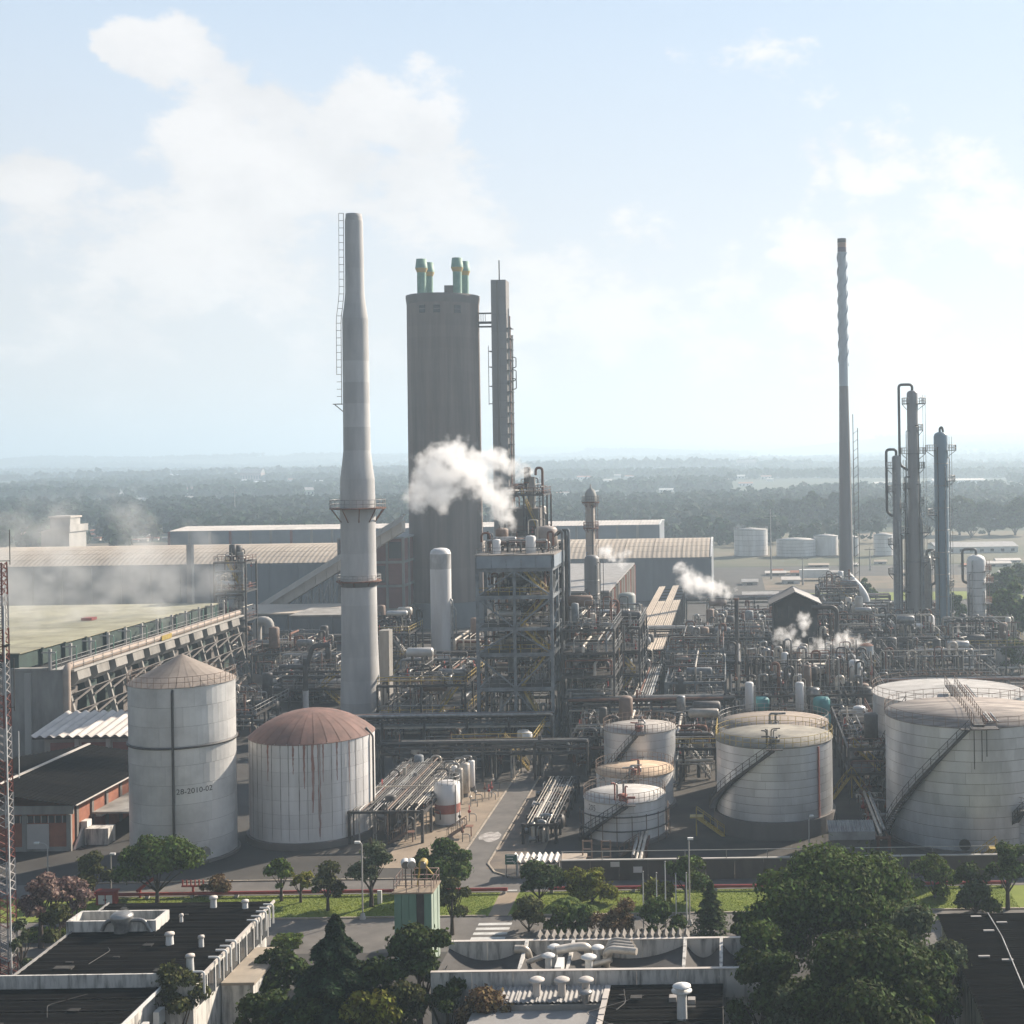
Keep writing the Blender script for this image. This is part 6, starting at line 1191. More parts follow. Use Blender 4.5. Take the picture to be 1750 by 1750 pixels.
for k, (dx, ya, yb2) in enumerate(((.9, 905, 965), (.5, 1000, 1080), (1.1, 1125, 1215), (1.4, 1250, 1330))): rod(lm_, 'antenna', (mx + dx, my, XZ(12, yb2, my)[1]), (mx + dx, my, XZ(12, ya, my)[1]), .04, white if k % 2 else steel_m); bar(lm_, 'antenna_arm', (mx, my, XZ(12, yb2, my)[1] + .3), (mx + dx, my, XZ(12, yb2, my)[1] + .3), .06, steel_m)
mk('dish', MB().lathe((mx + .7, my - .4, XZ(12, 1103, my)[1]), [(.01, -.1), (.25, 0), (.32, .12)], 14), steel_m, lm_); rod(lm_, 'mast_top', (mx, my, mtop), (mx, my, XZ(10, 905, my)[1]), .05, rust); rod(lm_, 'cable_duct', (mx + .85, my - .5, 0), (mx + .55, my - .4, mtop * .9), .07, white)
# ------------------------------------------------------------------ street furniture, walls, pipes by the road
yp = R1b - 0.5
def red_line(label, x0, x1):
    t = thing('red_pipeline', label, 'pipe', ((x0 + x1) / 2, yp, 0)); rod(t, 'pipe', (x0, yp, .45), (x1, yp, .45), .16, red); n = int((x1 - x0) / 4)
    for k in range(n + 1): x = x0 + .3 + (x1 - x0 - .6) * k / n; mk('pipe_support', MB().box(x - .15, x + .15, yp - .2, yp + .2, 0.03, .3), concrete_l, t)
    return t
red_line('red fire-water pipe along the lawn below the rust-domed tank', -66, PH(866, 1530)[0]); red_line('red fire-water pipe along the lawn by the bund wall', PH(936, 1530)[0], 26)
X, Y = PH(180, 1548); hy = thing('hose_cabinet', 'small red hose cabinet with white doors on the lawn', 'cabinet', (X, Y, 0)); mk('body', MB().box(X - .9, X + .9, Y, Y + .8, 0.05, 1.25), red, hy); mk('top', MB().box(X - 1, X + 1, Y - .1, Y + .9, 1.251, 1.36), red, hy)
for s_ in (-.36, .36): d_ = mk('door', MB().box(X + s_ - .3, X + s_ + .3, Y - .04, Y - .005, .15, 1.0), white, hy); mk('handle', MB().box(X + s_ * .3 - .03, X + s_ * .3 + .03, Y - .08, Y - .041, .5, .65), steel_m, d_)
X, Y = PH(250, 1535); mo = thing('fire_monitor', 'red fire monitor barrel tilted upward on the lawn', 'fire monitor', (X, Y, 0)); rod(mo, 'riser', (X - .6, Y, 0), (X - .6, Y, .9), .12, red); rod(mo, 'barrel', (X - .9, Y, .7), (X + .7, Y, 1.9), .16, red)
X, Y = PH(330, 1530); hm = thing('hydrant_manifold', 'red hydrant manifold of five upright outlets beside the red pipe', 'hydrant', (X, Y, 0)); rod(hm, 'header', (X - 1.1, Y, .9), (X + 1.1, Y, .9), .1, red); rod(hm, 'stem', (X, Y, 0), (X, Y, .9), .12, red)
for k in range(6): rod(hm, 'outlet', (X - 1 + .4 * k, Y, .9), (X - 1 + .4 * k, Y, 1.5), .07, red)
def lamp(label, px, py, yt, arm=-.9, group=None):
    X, Y = PH(px, py); hh = XZ(px, yt, Y)[1]; t = thing('street_lamp', label, 'street lamp', (X, Y, 0), group); mk('base', MB().lathe((X, Y, 0), [(.3, 0), (.2, .5), (.1, .6)], 10), concrete_l, t)
    pipe(t, [(X, Y, .3), (X, Y, hh), (X + arm, Y, hh + .15)], .07, concrete_l, 'pole', .6); mk('lamp_head', MB().box(*sorted((X + arm - .35, X + arm + .15)), Y - .12, Y + .12, hh + .06, hh + .24), white, t); return t
lamp('grey street lamp on the lawn in front of the rust-domed tank', 620, 1571, 1442, -.3); lamp('street lamp rising over the pale cabin roof by the yellow-railed tank', 1383, 1462, 1397, .4); lamp('street lamp bending over the workshop forecourt', 82, 1500, 1443, -1.0); lamp('tall street lamp rising among the flagpoles', 1179, 1582, 1436, .25); lamp('street lamp beside the tree in front of the cone-roofed tank', 190, 1530, 1462, .3)
for k, (px, yb, yt) in enumerate(((1100, 1590, 1490), (1123, 1592, 1492), (1138, 1592, 1473), (1156, 1590, 1493), (1174, 1585, 1492))):
    X, Y = PH(px, yb); hh = XZ(px, yt, Y)[1]; t = thing('flagpole', 'bare pale flagpole in the row before the trough-roofed building', 'flagpole', (X, Y, 0), 'row of bare flagpoles'); mk('pole', MB().tube([(X, Y, 0), (X, Y, hh)], .07, 8, r1=.04), white, t); mk('finial', MB().sphere((X, Y, hh), .09, 8, 5), galv, t); mk('footing', MB().box(X - .25, X + .25, Y - .25, Y + .25, 0, .2), concrete, t)
t = thing('wooden_pole', 'dark wooden pole standing in the tall thin tree', 'pole', (*PH(635, 1550), 0)); X, Y = PH(635, 1550); mk('shaft', MB().tube([(X, Y, 0), (X, Y, XZ(635, 1432, Y)[1])], .16, 8, r1=.1), bark, t)
X, Y = PH(649, 1545); mk('white_post', MB().box(X - .2, X + .2, Y - .1, Y + .1, 0, 1.3), white, label='short white marker post on the lawn by the wooden pole', cat='post')
X, Y = PH(874, 1500); t = thing('road_sign', 'small green direction board on two posts at the yard entrance', 'sign', (X, Y, 0)); zb2 = XZ(874, 1477, Y)[1]; zt_ = XZ(874, 1460, Y)[1]
for s_ in (-.5, .5): rod(t, 'post', (X + s_, Y, 0), (X + s_, Y, zt_), .05, galv)
mk('board', MB().box(X - .6, X + .6, Y - .08, Y - .04, zb2, zt_), mat('sign_green', (.03, .14, .11), (.025, .11, .09), 1, .5), t)
for k in range(3): mk('text_line', MB().box(X - .45, X + .35 - .15 * (k % 2), Y - .09, Y - .081, zb2 + .25 + .3 * k, zb2 + .36 + .3 * k), white, t)
# bund wall
wy = PH(1100, 1506)[1] + .3; bx0, bx1 = PH(962, 1500)[0], 40; wz = XZ(1100, 1470, wy)[1]
bd = thing('bund_wall', 'long low concrete bund wall along the road before the numbered tanks', 'wall', ((bx0 + bx1) / 2, wy, 0)); n = 20
for k in range(n): xa_, xb_ = bx0 + (bx1 - bx0) * k / n, bx0 + (bx1 - bx0) * (k + 1) / n; mk('wall_panel', MB().box(xa_ + .02, xb_ - .02, wy, wy + .25, 0, wz), mat('bund_concrete', (.12, .105, .09), (.075, .067, .058), .4, .95, rand=.08, streak=(1, 1, .4)), bd)
mk('coping', MB().box(bx0, bx1, wy - .06, wy + .31, wz + .002, wz + .1), concrete_l, bd); rod(bd, 'guard_rail', (bx0, wy + .12, wz + .9), (bx1, wy + .12, wz + .9), .04, concrete_l)
for k in range(15): x = bx0 + (bx1 - bx0) * k / 14; rod(bd, 'guard_post', (x, wy + .12, wz), (x, wy + .12, wz + .9), .04, galv)
for (px, py, w, hh) in ((1051, 1477, .9, .5), (1090, 1486, .9, .6)): X = XZ(px, py, wy)[0]; z = XZ(px, py, wy)[1]; mk('notice_plate', MB().box(X - w / 2, X + w / 2, wy - .05, wy - .01, z - hh / 2, z + hh / 2), white, bd)
mk('bund_floor', MB().add([(bx0, wy + .3, .045), (bx1, wy + .3, .045), (bx1, 200, .045), (bx0, 200, .045)], [(0, 1, 2, 3)]), mat('bund_soil', (.075, .066, .055), (.04, .037, .033), .2, 1.0), kind='structure')
# canopy by the gate
cx0, cx1 = PH(889, 1474)[0], PH(969, 1474)[0]; cyy = PH(930, 1500)[1]; cz = XZ(930, 1472, cyy)[1]
cn = thing('gate_canopy', 'white scalloped canopy roof at the yard gate', 'canopy', ((cx0 + cx1) / 2, cyy, 0))
for k in range(8): w_ = (cx1 - cx0) / 8; xa_ = cx0 + k * w_; mk('roof_sheet', MB().wave(xa_, xa_ + w_ - .02, cyy, cyy + 2.4, lambda x, y: cz + .05 * (y - cyy), w_ - .02, .16, 'Y', 8, .04), roof_w if k % 4 else white, cn)
for x in (cx0 + .5, cx1 - .5):
    for y in (cyy + .3, cyy + 2.1): bar(cn, 'post', (x, y, 0), (x, y, cz - .2), .18, white)
bar(cn, 'beam', (cx0 + .2, cyy + .3, cz - .25), (cx1 - .2, cyy + .3, cz - .25), .15, steel_m); bar(cn, 'beam', (cx0 + .2, cyy + 2.1, cz - .25), (cx1 - .2, cyy + 2.1, cz - .25), .15, steel_m)
X = cx1 + .8; gb = thing('gatehouse', 'little tan gatehouse beside the scalloped canopy', 'hut', (X + .6, cyy, 0)); mk('wall', MB().box(X - .6, X + 1.3, cyy + .3, cyy + 2.2, 0, cz - .2), concrete, gb); mk('roof', MB().box(X - .9, X + 1.6, cyy, cyy + 2.5, cz - .2, cz + .05), roof_b, gb); mk('window', MB().box(X - .3, X + .9, cyy + .26, cyy + .31, cz - 1.4, cz - .6), glass, gb)
for k, px in enumerate((1004, 1036)):
    X, Y = PH(px, 1490); t = thing('valve_frame', 'rusty brown upright pipe frame standing at the bund wall', 'frame', (X, Y, 0), 'rusty brown frames at the bund'); zt_ = XZ(px, 1436, Y)[1]
    for s_ in (-.45, .45): bar(t, 'post', (X + s_, Y, 0), (X + s_, Y, zt_), .12, rail_t)
    for q in range(4): bar(t, 'rung', (X - .45, Y, zt_ * (q + 1) / 4 - .1), (X + .45, Y, zt_ * (q + 1) / 4 - .1), .09, rail_t)
X, Y = PH(1455, 1470); Y += 2; z0 = XZ(1455, 1420, Y)[1]; cb = thing('sunshade_cabin', 'small cabin with a pale ribbed lean-to roof between the two near tanks', 'cabin', (X, Y, 0)); x0_, x1_ = XZ(1416, 1420, Y)[0], XZ(1496, 1420, Y)[0]
mk('wall', MB().box(x0_ + .5, x1_ - .5, Y + .4, Y + 2.2, 0, z0 - .9), concrete_d, cb); mk('fascia', MB().box(x0_, x1_, Y, Y + .12, z0 - .95, z0 - .1), roof_g, cb)
for k in range(10): w_ = (x1_ - x0_) / 10; mk('roof_sheet', MB().wave(x0_ + k * w_, x0_ + (k + 1) * w_ - .02, Y - .05, Y + 2.6, lambda x, y: z0 - .05 + (y - Y) * .2, w_ / 2, .05, 'Y', 6), roof_g, cb)
# yellow steps
for k, (pa, pb, za, lab_) in enumerate((((1190, 1395), (1238, 1432), 2.2, 'yellow stair from a small platform by the bund left of the yellow-railed tank'), ((1645, 1490), (1705, 1452), 2.4, 'yellow stair over the bund at the foot of the largest tank'), ((1423, 1345), (1455, 1312), 3.0, 'left-hand flight of the yellow crossover stair between the tanks'), ((1485, 1340), (1455, 1312), 3.0, 'right-hand flight of the yellow crossover stair between the tanks'))):
    if k < 2: Xa, Ya = PH(*pa, 0 if k else za); Xb, Yb = PH(*pb, za if k else 0); A, B_ = (Vector((Xa, Ya, 0)), Vector((Xb, Ya, za))) if k else (Vector((Xb, Ya, 0)), Vector((Xa, Ya, za)))
    else: Xa, _ = XZ(*pa, 168); Xb, _ = XZ(*pb, 168); A, B_ = Vector((Xa, 168, 0)), Vector((Xb, 168, 3.0))
    t = thing('yellow_stair', lab_, 'stair', (A.x, A.y, 0)); mk('flight', stair_mb(A, B_, .9), yellow, t); mk('landing', MB().box(B_.x - .7, B_.x + .7, B_.y - .6, B_.y + .6, B_.z - .05, B_.z + .05), yellow, t); bar(t, 'prop', (B_.x, B_.y, 0), (B_.x, B_.y, B_.z - .06), .15, yellow)
# pipe saddles, hoses, red trailer on the kerb side
X, Y = PH(925, 1400); t = thing('hose_trailer', 'red hose reel box with a pale lid beside the sunlit pipes', 'trailer', (X, Y, 0)); mk('body', MB().box(X - 1.0, X + 1.0, Y, Y + 1.6, .6, 1.5), red, t); mk('lid', MB().box(X - 1.1, X + 1.1, Y - .1, Y + 1.7, 1.501, 1.75), roof_w, t); [mk('wheel', MB().tube([(X + s_, Y + .8, .4), (X + s_ + .2, Y + .8, .4)], .4, 14), black, t) for s_ in (-1.15, .95)]
for k in range(3):
    X, Y = PH((690, 790, 1085)[k], (1440, 1430, 1462)[k]); t = thing('stepover', ('rusty stile over pipes at the corner of the crowded pipe bundle', 'rusty stile over the kerb by the red-banded tank', 'rusty stile over the low bund by tank 205')[k], 'stile', (X, Y, 0)); mk('flight', stair_mb((X - 1.6, Y, 0), (X + .4, Y, 1.2), .9), rail_t, t); mk('top_step', MB().box(X + .4, X + 1.2, Y - .45, Y + .45, 1.15, 1.22), rust, t); rod(t, 'prop', (X + 1, Y, 0), (X + 1, Y, 1.15), .06, rust)
# small things at the yard's edge by the road: hedges and planters are with the plants below
# ------------------------------------------------------------------ vegetation
def quads_mesh(name, P, Nn, size, rng, aspect=1.6):
    n = len(P); t = rng.normal(size=(n, 3)); t -= (t * Nn).sum(1)[:, None] * Nn; t /= np.linalg.norm(t, axis=1)[:, None] + 1e-9; b_ = np.cross(Nn, t)
    s = (np.asarray(size) * rng.uniform(.6, 1.3, n))[:, None]
    V = np.stack([P - t * s * aspect * .5, P + b_ * s * .5, P + t * s * aspect * .5, P - b_ * s * .5], 1).reshape(-1, 3)
    me = bpy.data.meshes.new(name); me.vertices.add(4 * n); me.vertices.foreach_set('co', V.astype(np.float32).ravel()); me.loops.add(4 * n); me.loops.foreach_set('vertex_index', np.arange(4 * n, dtype=np.int32))
    me.polygons.add(n); me.polygons.foreach_set('loop_start', np.arange(0, 4 * n, 4, dtype=np.int32)); me.polygons.foreach_set('loop_total', np.full(n, 4, dtype=np.int32)); me.update(calc_edges=True); return me
def crown_pts(rng, kind, h, r, n, trunk_h):
    """leaf positions and facing for a crown of height h above trunk_h, radius r"""
    if kind == 'conifer':
        t = rng.random(n) ** .75; rad = r * (1 - t) ** .9 * (0.75 + .25 * np.sin(t * 34)) * rng.uniform(.35, 1.02, n) ** .6 + .05; a = rng.uniform(0, 2 * PI, n)
        br = 1 + .28 * np.sin(a * 7 + t * 40); rad *= br
        P = np.stack([rad * np.cos(a), rad * np.sin(a), trunk_h + h * t - rad * .16], 1); Nn = np.stack([np.cos(a) * .6, np.sin(a) * .6, np.full(n, .8)], 1) + rng.normal(scale=.35, size=(n, 3))
    else:
        k = max(7, int(11 * (r / 2.5) ** 1.1)); k = min(k, 60); C = []; RR = []
        for i in range(k):
            u = rng.uniform(-.75, 1); a = i * 2.39996 + rng.uniform(-.4, .4); q = math.sqrt(max(0, 1 - u * u)) if u > 0 else 1.0; rad = r * .82 * q * rng.uniform(.4, 1.05)
            C.append((rad * math.cos(a), rad * math.sin(a), trunk_h + h * (.44 + .42 * u * rng.uniform(.8, 1.05)))); RR.append(r * rng.uniform(.14, .4) * (1.2 if k < 12 else .95))
        C.append((0, 0, trunk_h + h * .5)); RR.append(r * .38)
        C = np.array(C); RR = np.array(RR); w = RR ** 2; idx = rng.choice(len(C), n, p=w / w.sum()); d = rng.normal(size=(n, 3)); d /= np.linalg.norm(d, axis=1)[:, None]
        d[:, 2] = np.where(d[:, 2] < -.5, -d[:, 2] * .6, d[:, 2]); rr_ = RR[idx] * rng.uniform(.35, 1.15, n) ** .5
        loose = rng.random(n) < .1; rr_ = np.where(loose, rr_ * rng.uniform(1.0, 1.45, n), rr_); P = C[idx] + d * rr_[:, None] * np.array([1, 1, .8]); Nn = d + rng.normal(scale=.55, size=(n, 3))
    Nn /= np.linalg.norm(Nn, axis=1)[:, None] + 1e-9
    return P, Nn
def tree_at(label, X, Y, H, r, lf='mid', kind='broad', trunk=.28, n=None, seed=0, leaf_s=.22, name='tree', cat='tree', group=None, lean=0.0, nf=1.0):
    rng = np.random.default_rng(seed + 100); rs = random.Random(seed); t = thing(name, label, cat, (X, Y, 0), group); th = H * trunk; hh = H - th
    n = n or int(max(900, min(60000, 270 * r * r * (1 + hh / (2 * r)) * nf * (.3 / leaf_s) ** 2)))
    P, Nn = crown_pts(rng, kind, hh, r, n, th); cr = quads_mesh('crown', P, Nn, leaf_s, rng); mk('crown', cr, leaf[lf], t)
    b = MB(); tr = .05 + H * .022
    b.tube([(0, 0, -.1), (lean * .4, 0, th * .6), (lean, 0, th + hh * .15), (lean * .8, 0, th + hh * (.85 if kind == 'conifer' else .5))], tr * 1.25, 8, r1=tr * .35)
    if kind != 'conifer':
        for k in range(6 if r > 1.2 else 4):
            a = k * 2.4 + rs.random(); q = r * rs.uniform(.45, .75); z0 = th * rs.uniform(.75, 1.05); b.tube([(lean * .7, 0, z0), (lean + q * .45 * math.cos(a), q * .45 * math.sin(a), z0 + hh * .22), (q * math.cos(a), q * math.sin(a), th + hh * rs.uniform(.4, .65))], tr * .5, 5, r1=tr * .12)
    me = b.mesh('trunk'); mk('trunk', me, bark, t); return t
def tree_px(label, xl, xr, ytop, ybase, **kw):
    xc = (xl + xr) / 2; X, Y = PH(xc, ybase); return tree_at(label, X, Y, XZ(xc, ytop, Y)[1], (xr - xl) / 2 * Y / FPX, **kw)
T = tree_px
T('broad dark tree spreading in front of the cone-roofed tank', 186, 352, 1424, 1543, lf='mid', seed=1, trunk=.16)
T('small dull tree half hidden beside the workshop forecourt', 125, 195, 1458, 1535, lf='olive', seed=2)
T('rounded shrub with pinkish tips in front of the cone-roofed tank', 340, 400, 1490, 1533, lf='brown', seed=3, trunk=.1)
T('young two-stemmed tree on the lawn before the rust-domed tank', 455, 507, 1461, 1541, lf='bright', seed=4, nf=.7)
T('low yellowish sapling beside the two-stemmed tree', 490, 538, 1478, 1543, lf='yellow', seed=5, nf=.45)
T('open-crowned slim tree on the lawn below the rust-domed tank', 523, 598, 1474, 1557, lf='olive', seed=6, nf=.6)
T('tall airy grey-green tree around the dark wooden pole', 592, 678, 1435, 1550, lf='grey', seed=7, nf=.45)
T('round dense green tree at the corner of the yard road', 690, 824, 1428, 1530, lf='mid', seed=8, trunk=.1)
T('upright olive tree right behind the green clad tower', 742, 804, 1492, 1598, lf='olive', seed=9, trunk=.3, nf=.7)
T('dark bushy tree under the scalloped canopy', 876, 968, 1474, 1538, lf='dark', seed=10, trunk=.05)
T('rounded yellow-green tree on the lawn by the gatehouse', 962, 1062, 1482, 1542, lf='yellow', seed=11, trunk=.06, nf=1.3)
T('smaller yellow-green tree beside the flagpoles', 1088, 1152, 1500, 1548, lf='yellow', seed=12, trunk=.08, nf=1.3)
T('green tree before the bund wall beyond the flagpoles', 1123, 1222, 1466, 1540, lf='mid', seed=13, nf=.7)
T('dark conical tree beside the flagpole row', 1178, 1252, 1508, 1600, lf='dark', seed=14, trunk=.1, kind='conifer', nf=1.4)
T('rusty-brown wiry bush between palms and flagpoles', 1012, 1094, 1536, 1594, lf='brown', seed=15, trunk=.06, nf=.6, leaf_s=.16)
T('green shrub at the foot of the flagpoles', 1078, 1168, 1544, 1595, lf='mid', seed=16, trunk=.04)
T('leafy shrub beside the footpath', 868, 940, 1530, 1592, lf='olive', seed=17, trunk=.04, nf=.9)
T('bright green shrub among the garden palms', 930, 982, 1545, 1596, lf='bright', seed=18, trunk=.04)
T('dark shrub next to the garden palms', 968, 1016, 1542, 1598, lf='mid', seed=19, trunk=.04)
T('pink-flowering tree by the lattice mast', 30, 110, 1478, 1620, lf='pink', seed=20, trunk=.35, nf=.55)
T('second pinkish tree behind the hose cabinet', 92, 150, 1480, 1590, lf='pink', seed=21, trunk=.3, nf=.5)
T('small green tree at the corner of the black-roofed office', 62, 128, 1535, 1640, lf='olive', seed=22, trunk=.3, nf=.8)
T('bare pinkish tree behind the hedge by the lattice mast', 48, 128, 1468, 1600, lf='pink', seed=55, trunk=.2, nf=.5)
T('pale pinkish sapling beside the black-roofed office', 100, 165, 1510, 1612, lf='pink', seed=56, trunk=.25, nf=.5)
T('thin young tree against the lattice mast', 15, 60, 1560, 1690, lf='grey', seed=23, nf=.5)
T('crown of leaves rising over the largest tank bund', 1685, 1760, 1432, 1555, lf='mid', seed=24, trunk=.3)
T('tall dark bush below the bund by the largest tank', 1620, 1715, 1478, 1562, lf='dark', seed=25, trunk=.03)
T('yellowish bush tucked under the bund wall near the largest tank', 1550, 1645, 1462, 1535, lf='bright', seed=26, trunk=.05)
T('leafy twig tree before the small lean-to cabin', 1400, 1462, 1435, 1520, lf='mid', seed=27, nf=.5)
# big trees, lower right
def big(label, px, py, hc, rpx, H, seed, lf, nf=1.0, leaf_s=.24, kind='broad'):
    X, Y = PH(px, py, hc); return tree_at(label, X, Y, H, rpx * Y / FPX, lf=lf, seed=seed, trunk=.22, leaf_s=leaf_s, nf=nf, kind=kind)
big('huge feathery dark tree spreading before the bund wall', 1425, 1528, 8.0, 165, 11.0, 31, 'mid', 1.2); big('grey-green side crown of the huge feathery trees near the ribbed roof', 1560, 1592, 8.0, 85, 10.0, 32, 'grey', 1.2)
big('huge round dark tree beside the black ribbed roof', 1475, 1668, 8.0, 165, 11.0, 33, 'dark', 1.4); big('dark tree at the end of the trough-roofed building', 1320, 1690, 6.5, 95, 9.5, 34, 'dark', 1.2)
big('silvery shrub-like tree below the huge dark tree', 1355, 1735, 6.0, 65, 8.6, 35, 'grey', 1.2); big('lime-tipped young tree before the ribbed roof', 1560, 1735, 6.5, 75, 9.2, 36, 'bright', 1.0); big('dark bush tree between the flagpoles and the huge trees', 1285, 1580, 5.0, 50, 7.5, 37, 'dark', 1.2)
big('leafy green tree filling the gap left of the huge dark tree', 1300, 1625, 6.5, 62, 9.0, 51, 'mid', 1.2); big('tall green tree against the edge of the black ribbed roof', 1600, 1655, 7.0, 60, 9.6, 52, 'mid', 1.2); big('bushy dark tree between the fir and the cypress-like tree', 655, 1705, 4.5, 62, 7.4, 53, 'dark', 1.2)
X, Y = PH(578, 1745, 4.0); tree_at('tall dark fir in the lower middle of the grounds', *PH(575, 1755, 2.5), XZ(575, 1566, PH(575, 1755, 2.5)[1])[1], 5.4, 'conifer', 'conifer', .06, seed=41, nf=2.2, leaf_s=.28, name='fir_tree')
big('dense dark cypress-like tree beside the green clad tower', 716, 1655, 5.5, 72, 9.8, 42, 'dark', 1.5); big('spreading dark shrub below the white annex', 470, 1670, 3.0, 60, 5.6, 43, 'dark', .7); big('dark shrub by the annex path', 455, 1725, 3.2, 70, 5.2, 44, 'dark', .8)
big('amber-tinged bush in front of the dark fir', 625, 1735, 4.2, 55, 6.6, 45, 'yellow', .6); big('thin greenish tree before the dense cypress-like tree', 690, 1730, 4.0, 40, 6.8, 46, 'olive', .6); big('brown-leaved bush beside the corrugated wing', 815, 1740, 4.0, 70, 6.0, 47, 'brown', .8, .22)
big('mottled tree at the corner of the front wing', 300, 1715, 4.5, 60, 7.6, 48, 'olive', .55); big('deep green undergrowth tree behind the amber bush', 560, 1740, 3.5, 80, 6.0, 49, 'dark', 1.0); big('dark tree below the dense cypress-like tree', 765, 1710, 4.2, 45, 6.6, 50, 'dark', 1.0)
def palm(label, px, py, yt, seed):
    X, Y = PH(px, py); H = XZ(px, yt, Y)[1]; t = thing('garden_palm', label, 'palm', (X, Y, 0), 'garden palms by the flagpoles'); rs = random.Random(seed); mk('trunk', MB().tube([(X, Y, 0), (X + .05, Y, H * .7)], .12, 7, r1=.09), bark, t)
    for k in range(11):
        a = k * 2.4 + rs.random() * .4; l = rs.uniform(.9, 1.4); b = MB(); z0 = H * .7; pts = [(X + l * s_ * math.cos(a), Y + l * s_ * math.sin(a), z0 + .75 * l * s_ - 1.0 * l * s_ * s_ + .1) for s_ in (0, .3, .6, .85, 1.05)]; V = []; F = []
        for i, p in enumerate(pts): w = (.05, .16, .2, .14, .02)[i]; V += [(p[0] - w * math.sin(a), p[1] + w * math.cos(a), p[2] - .05), (p[0], p[1], p[2] + .03), (p[0] + w * math.sin(a), p[1] - w * math.cos(a), p[2] - .05)]
        for i in range(4): o = i * 3; F += [(o, o + 1, o + 4, o + 3), (o + 1, o + 2, o + 5, o + 4)]
        mk('frond', b.add(V, F), leaf['mid'], t)
for k, (px, py, yt) in enumerate(((955, 1585, 1535), (968, 1580, 1523), (990, 1592, 1535), (1003, 1590, 1540), (978, 1596, 1550))): palm('small garden palm beside the footpath planting', px, py, yt, k)
# clipped hedge
for lab_, (xa, xb_, yb, yt) in (('clipped green hedge by the corner of the black-roofed office', (466, 508, 1622, 1604)), ('clipped hedge along the lawn behind the lattice mast', (40, 108, 1612, 1592))):
    X0_, Y0_ = PH(xa, yb); X1_, _ = PH(xb_, yb); hh = XZ(xa, yt, Y0_)[1] * .8; rng = np.random.default_rng(5); n = 2600; P = np.stack([rng.uniform(X0_, X1_, n), rng.uniform(Y0_, Y0_ + 1.6, n), rng.uniform(.05, hh, n)], 1); f_ = rng.integers(0, 3, n); P[f_ == 0, 2] = hh; P[f_ == 1, 1] = Y0_; P += rng.normal(scale=.05, size=(n, 3)); Nn = rng.normal(size=(n, 3)); Nn[f_ == 0, 2] += 2; Nn[f_ == 1, 1] -= 2; Nn /= np.linalg.norm(Nn, axis=1)[:, None]
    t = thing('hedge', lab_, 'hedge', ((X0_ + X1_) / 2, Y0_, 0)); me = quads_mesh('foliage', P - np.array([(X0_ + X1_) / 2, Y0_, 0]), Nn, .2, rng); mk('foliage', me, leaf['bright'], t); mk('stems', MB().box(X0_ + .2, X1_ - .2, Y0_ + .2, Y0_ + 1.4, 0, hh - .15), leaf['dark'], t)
# grass blades on the strips
rng = np.random.default_rng(8); n = 60000; gx = rng.uniform(-62, 26, n); gy = rng.uniform(GR0, GR1, n); ok = (gx < PH(846, 1540)[0]) | (gx > PH(882, 1540)[0]); gx, gy = gx[ok], gy[ok]; n = len(gx)
Nn = np.stack([rng.normal(size=n), rng.normal(size=n) - .3, rng.normal(size=n) * .3], 1); Nn /= np.linalg.norm(Nn, axis=1)[:, None]
me = quads_mesh('grass', np.stack([gx, gy, np.full(n, .08)], 1), Nn, .06, rng); me.materials.append(mat('grass_blade', (.19, .24, .035), (.12, .17, .026), .4, .8, island=.3, trans=.3)); o = bpy.data.objects.new('grass', me); COL.objects.link(o); props(o, 'short sunlit grass on the strips beside the red pipe', 'grass', kind='stuff')
# individual trees in the middle distance
mid_protos = {}
def mid_tree(label, px, ybase, wpx, hpx, lf, group=None, seed=0):
    X, Y = PH(px, ybase); key = (lf, seed % 3); H, r = hpx * Y / FPX, wpx / 2 * Y / FPX
    if key not in mid_protos:
        t = tree_at(label, X, Y, 10.0, 4.5, lf, seed=200 + seed, n=5200, leaf_s=.6, group=group, trunk=.05); mid_protos[key] = t; t.scale = (r / 4.5, r / 4.5, H / 10)
    else: t = dup(mid_protos[key], (X, Y, 0), seed * 1.3, (r / 4.5, r / 4.5, H / 10), label, group)
    return t
k = 0
for (px, yb, w, h_) in ((1735, 1100, 90, 110), (1700, 1085, 60, 70), (1720, 1040, 70, 70), (1690, 1020, 40, 40), (1640, 1065, 34, 50), (1628, 1050, 26, 40), (1480, 1030, 40, 44), (1745, 1010, 60, 50), (1730, 1150, 70, 60)):
    mid_tree('dense dark tree beyond the process columns' if px > 1650 else 'small green tree among the process columns', px, yb, w, h_, 'dark' if k % 2 else 'mid', 'trees beyond the process columns' if px > 1650 else 'trees among the process columns', k); k += 1
rs = random.Random(17)
for (px, yb, w, h_) in [(190, 925, 40, 50), (260, 926, 36, 48), (232, 924, 30, 40), (172, 922, 24, 36), (30, 922, 26, 34), (55, 920, 22, 28), (300, 918, 40, 30), (360, 912, 50, 30), (420, 910, 50, 34), (480, 908, 60, 36), (540, 908, 50, 34), (570, 905, 40, 30), (1185, 925, 62, 48), (1150, 905, 60, 36), (1240, 900, 60, 44), (1215, 905, 50, 40), (1270, 905, 50, 48)]:
    mid_tree('hazy tree in the belt behind the warehouses', px, yb, w, h_, 'far' if k % 2 else 'olive', 'tree belt behind the warehouses', k); k += 1
for (px, yb, w, h_) in [(1390, 905, 60, 70), (1350, 905, 60, 60), (1320, 905, 60, 55), (1425, 905, 60, 66), (1480, 905, 60, 56), (1500, 908, 60, 62), (1640, 915, 70, 72), (1690, 915, 70, 66), (1735, 915, 70, 70), (1590, 915, 60, 60), (1290, 908, 50, 44), (1660, 920, 60, 50), (1560, 912, 60, 60)]:
    mid_tree('tall hazy tree in the wood behind the far storage tanks', px, yb, w, h_, 'far' if k % 2 else 'dark', 'wood behind the far storage tanks', k); k += 1
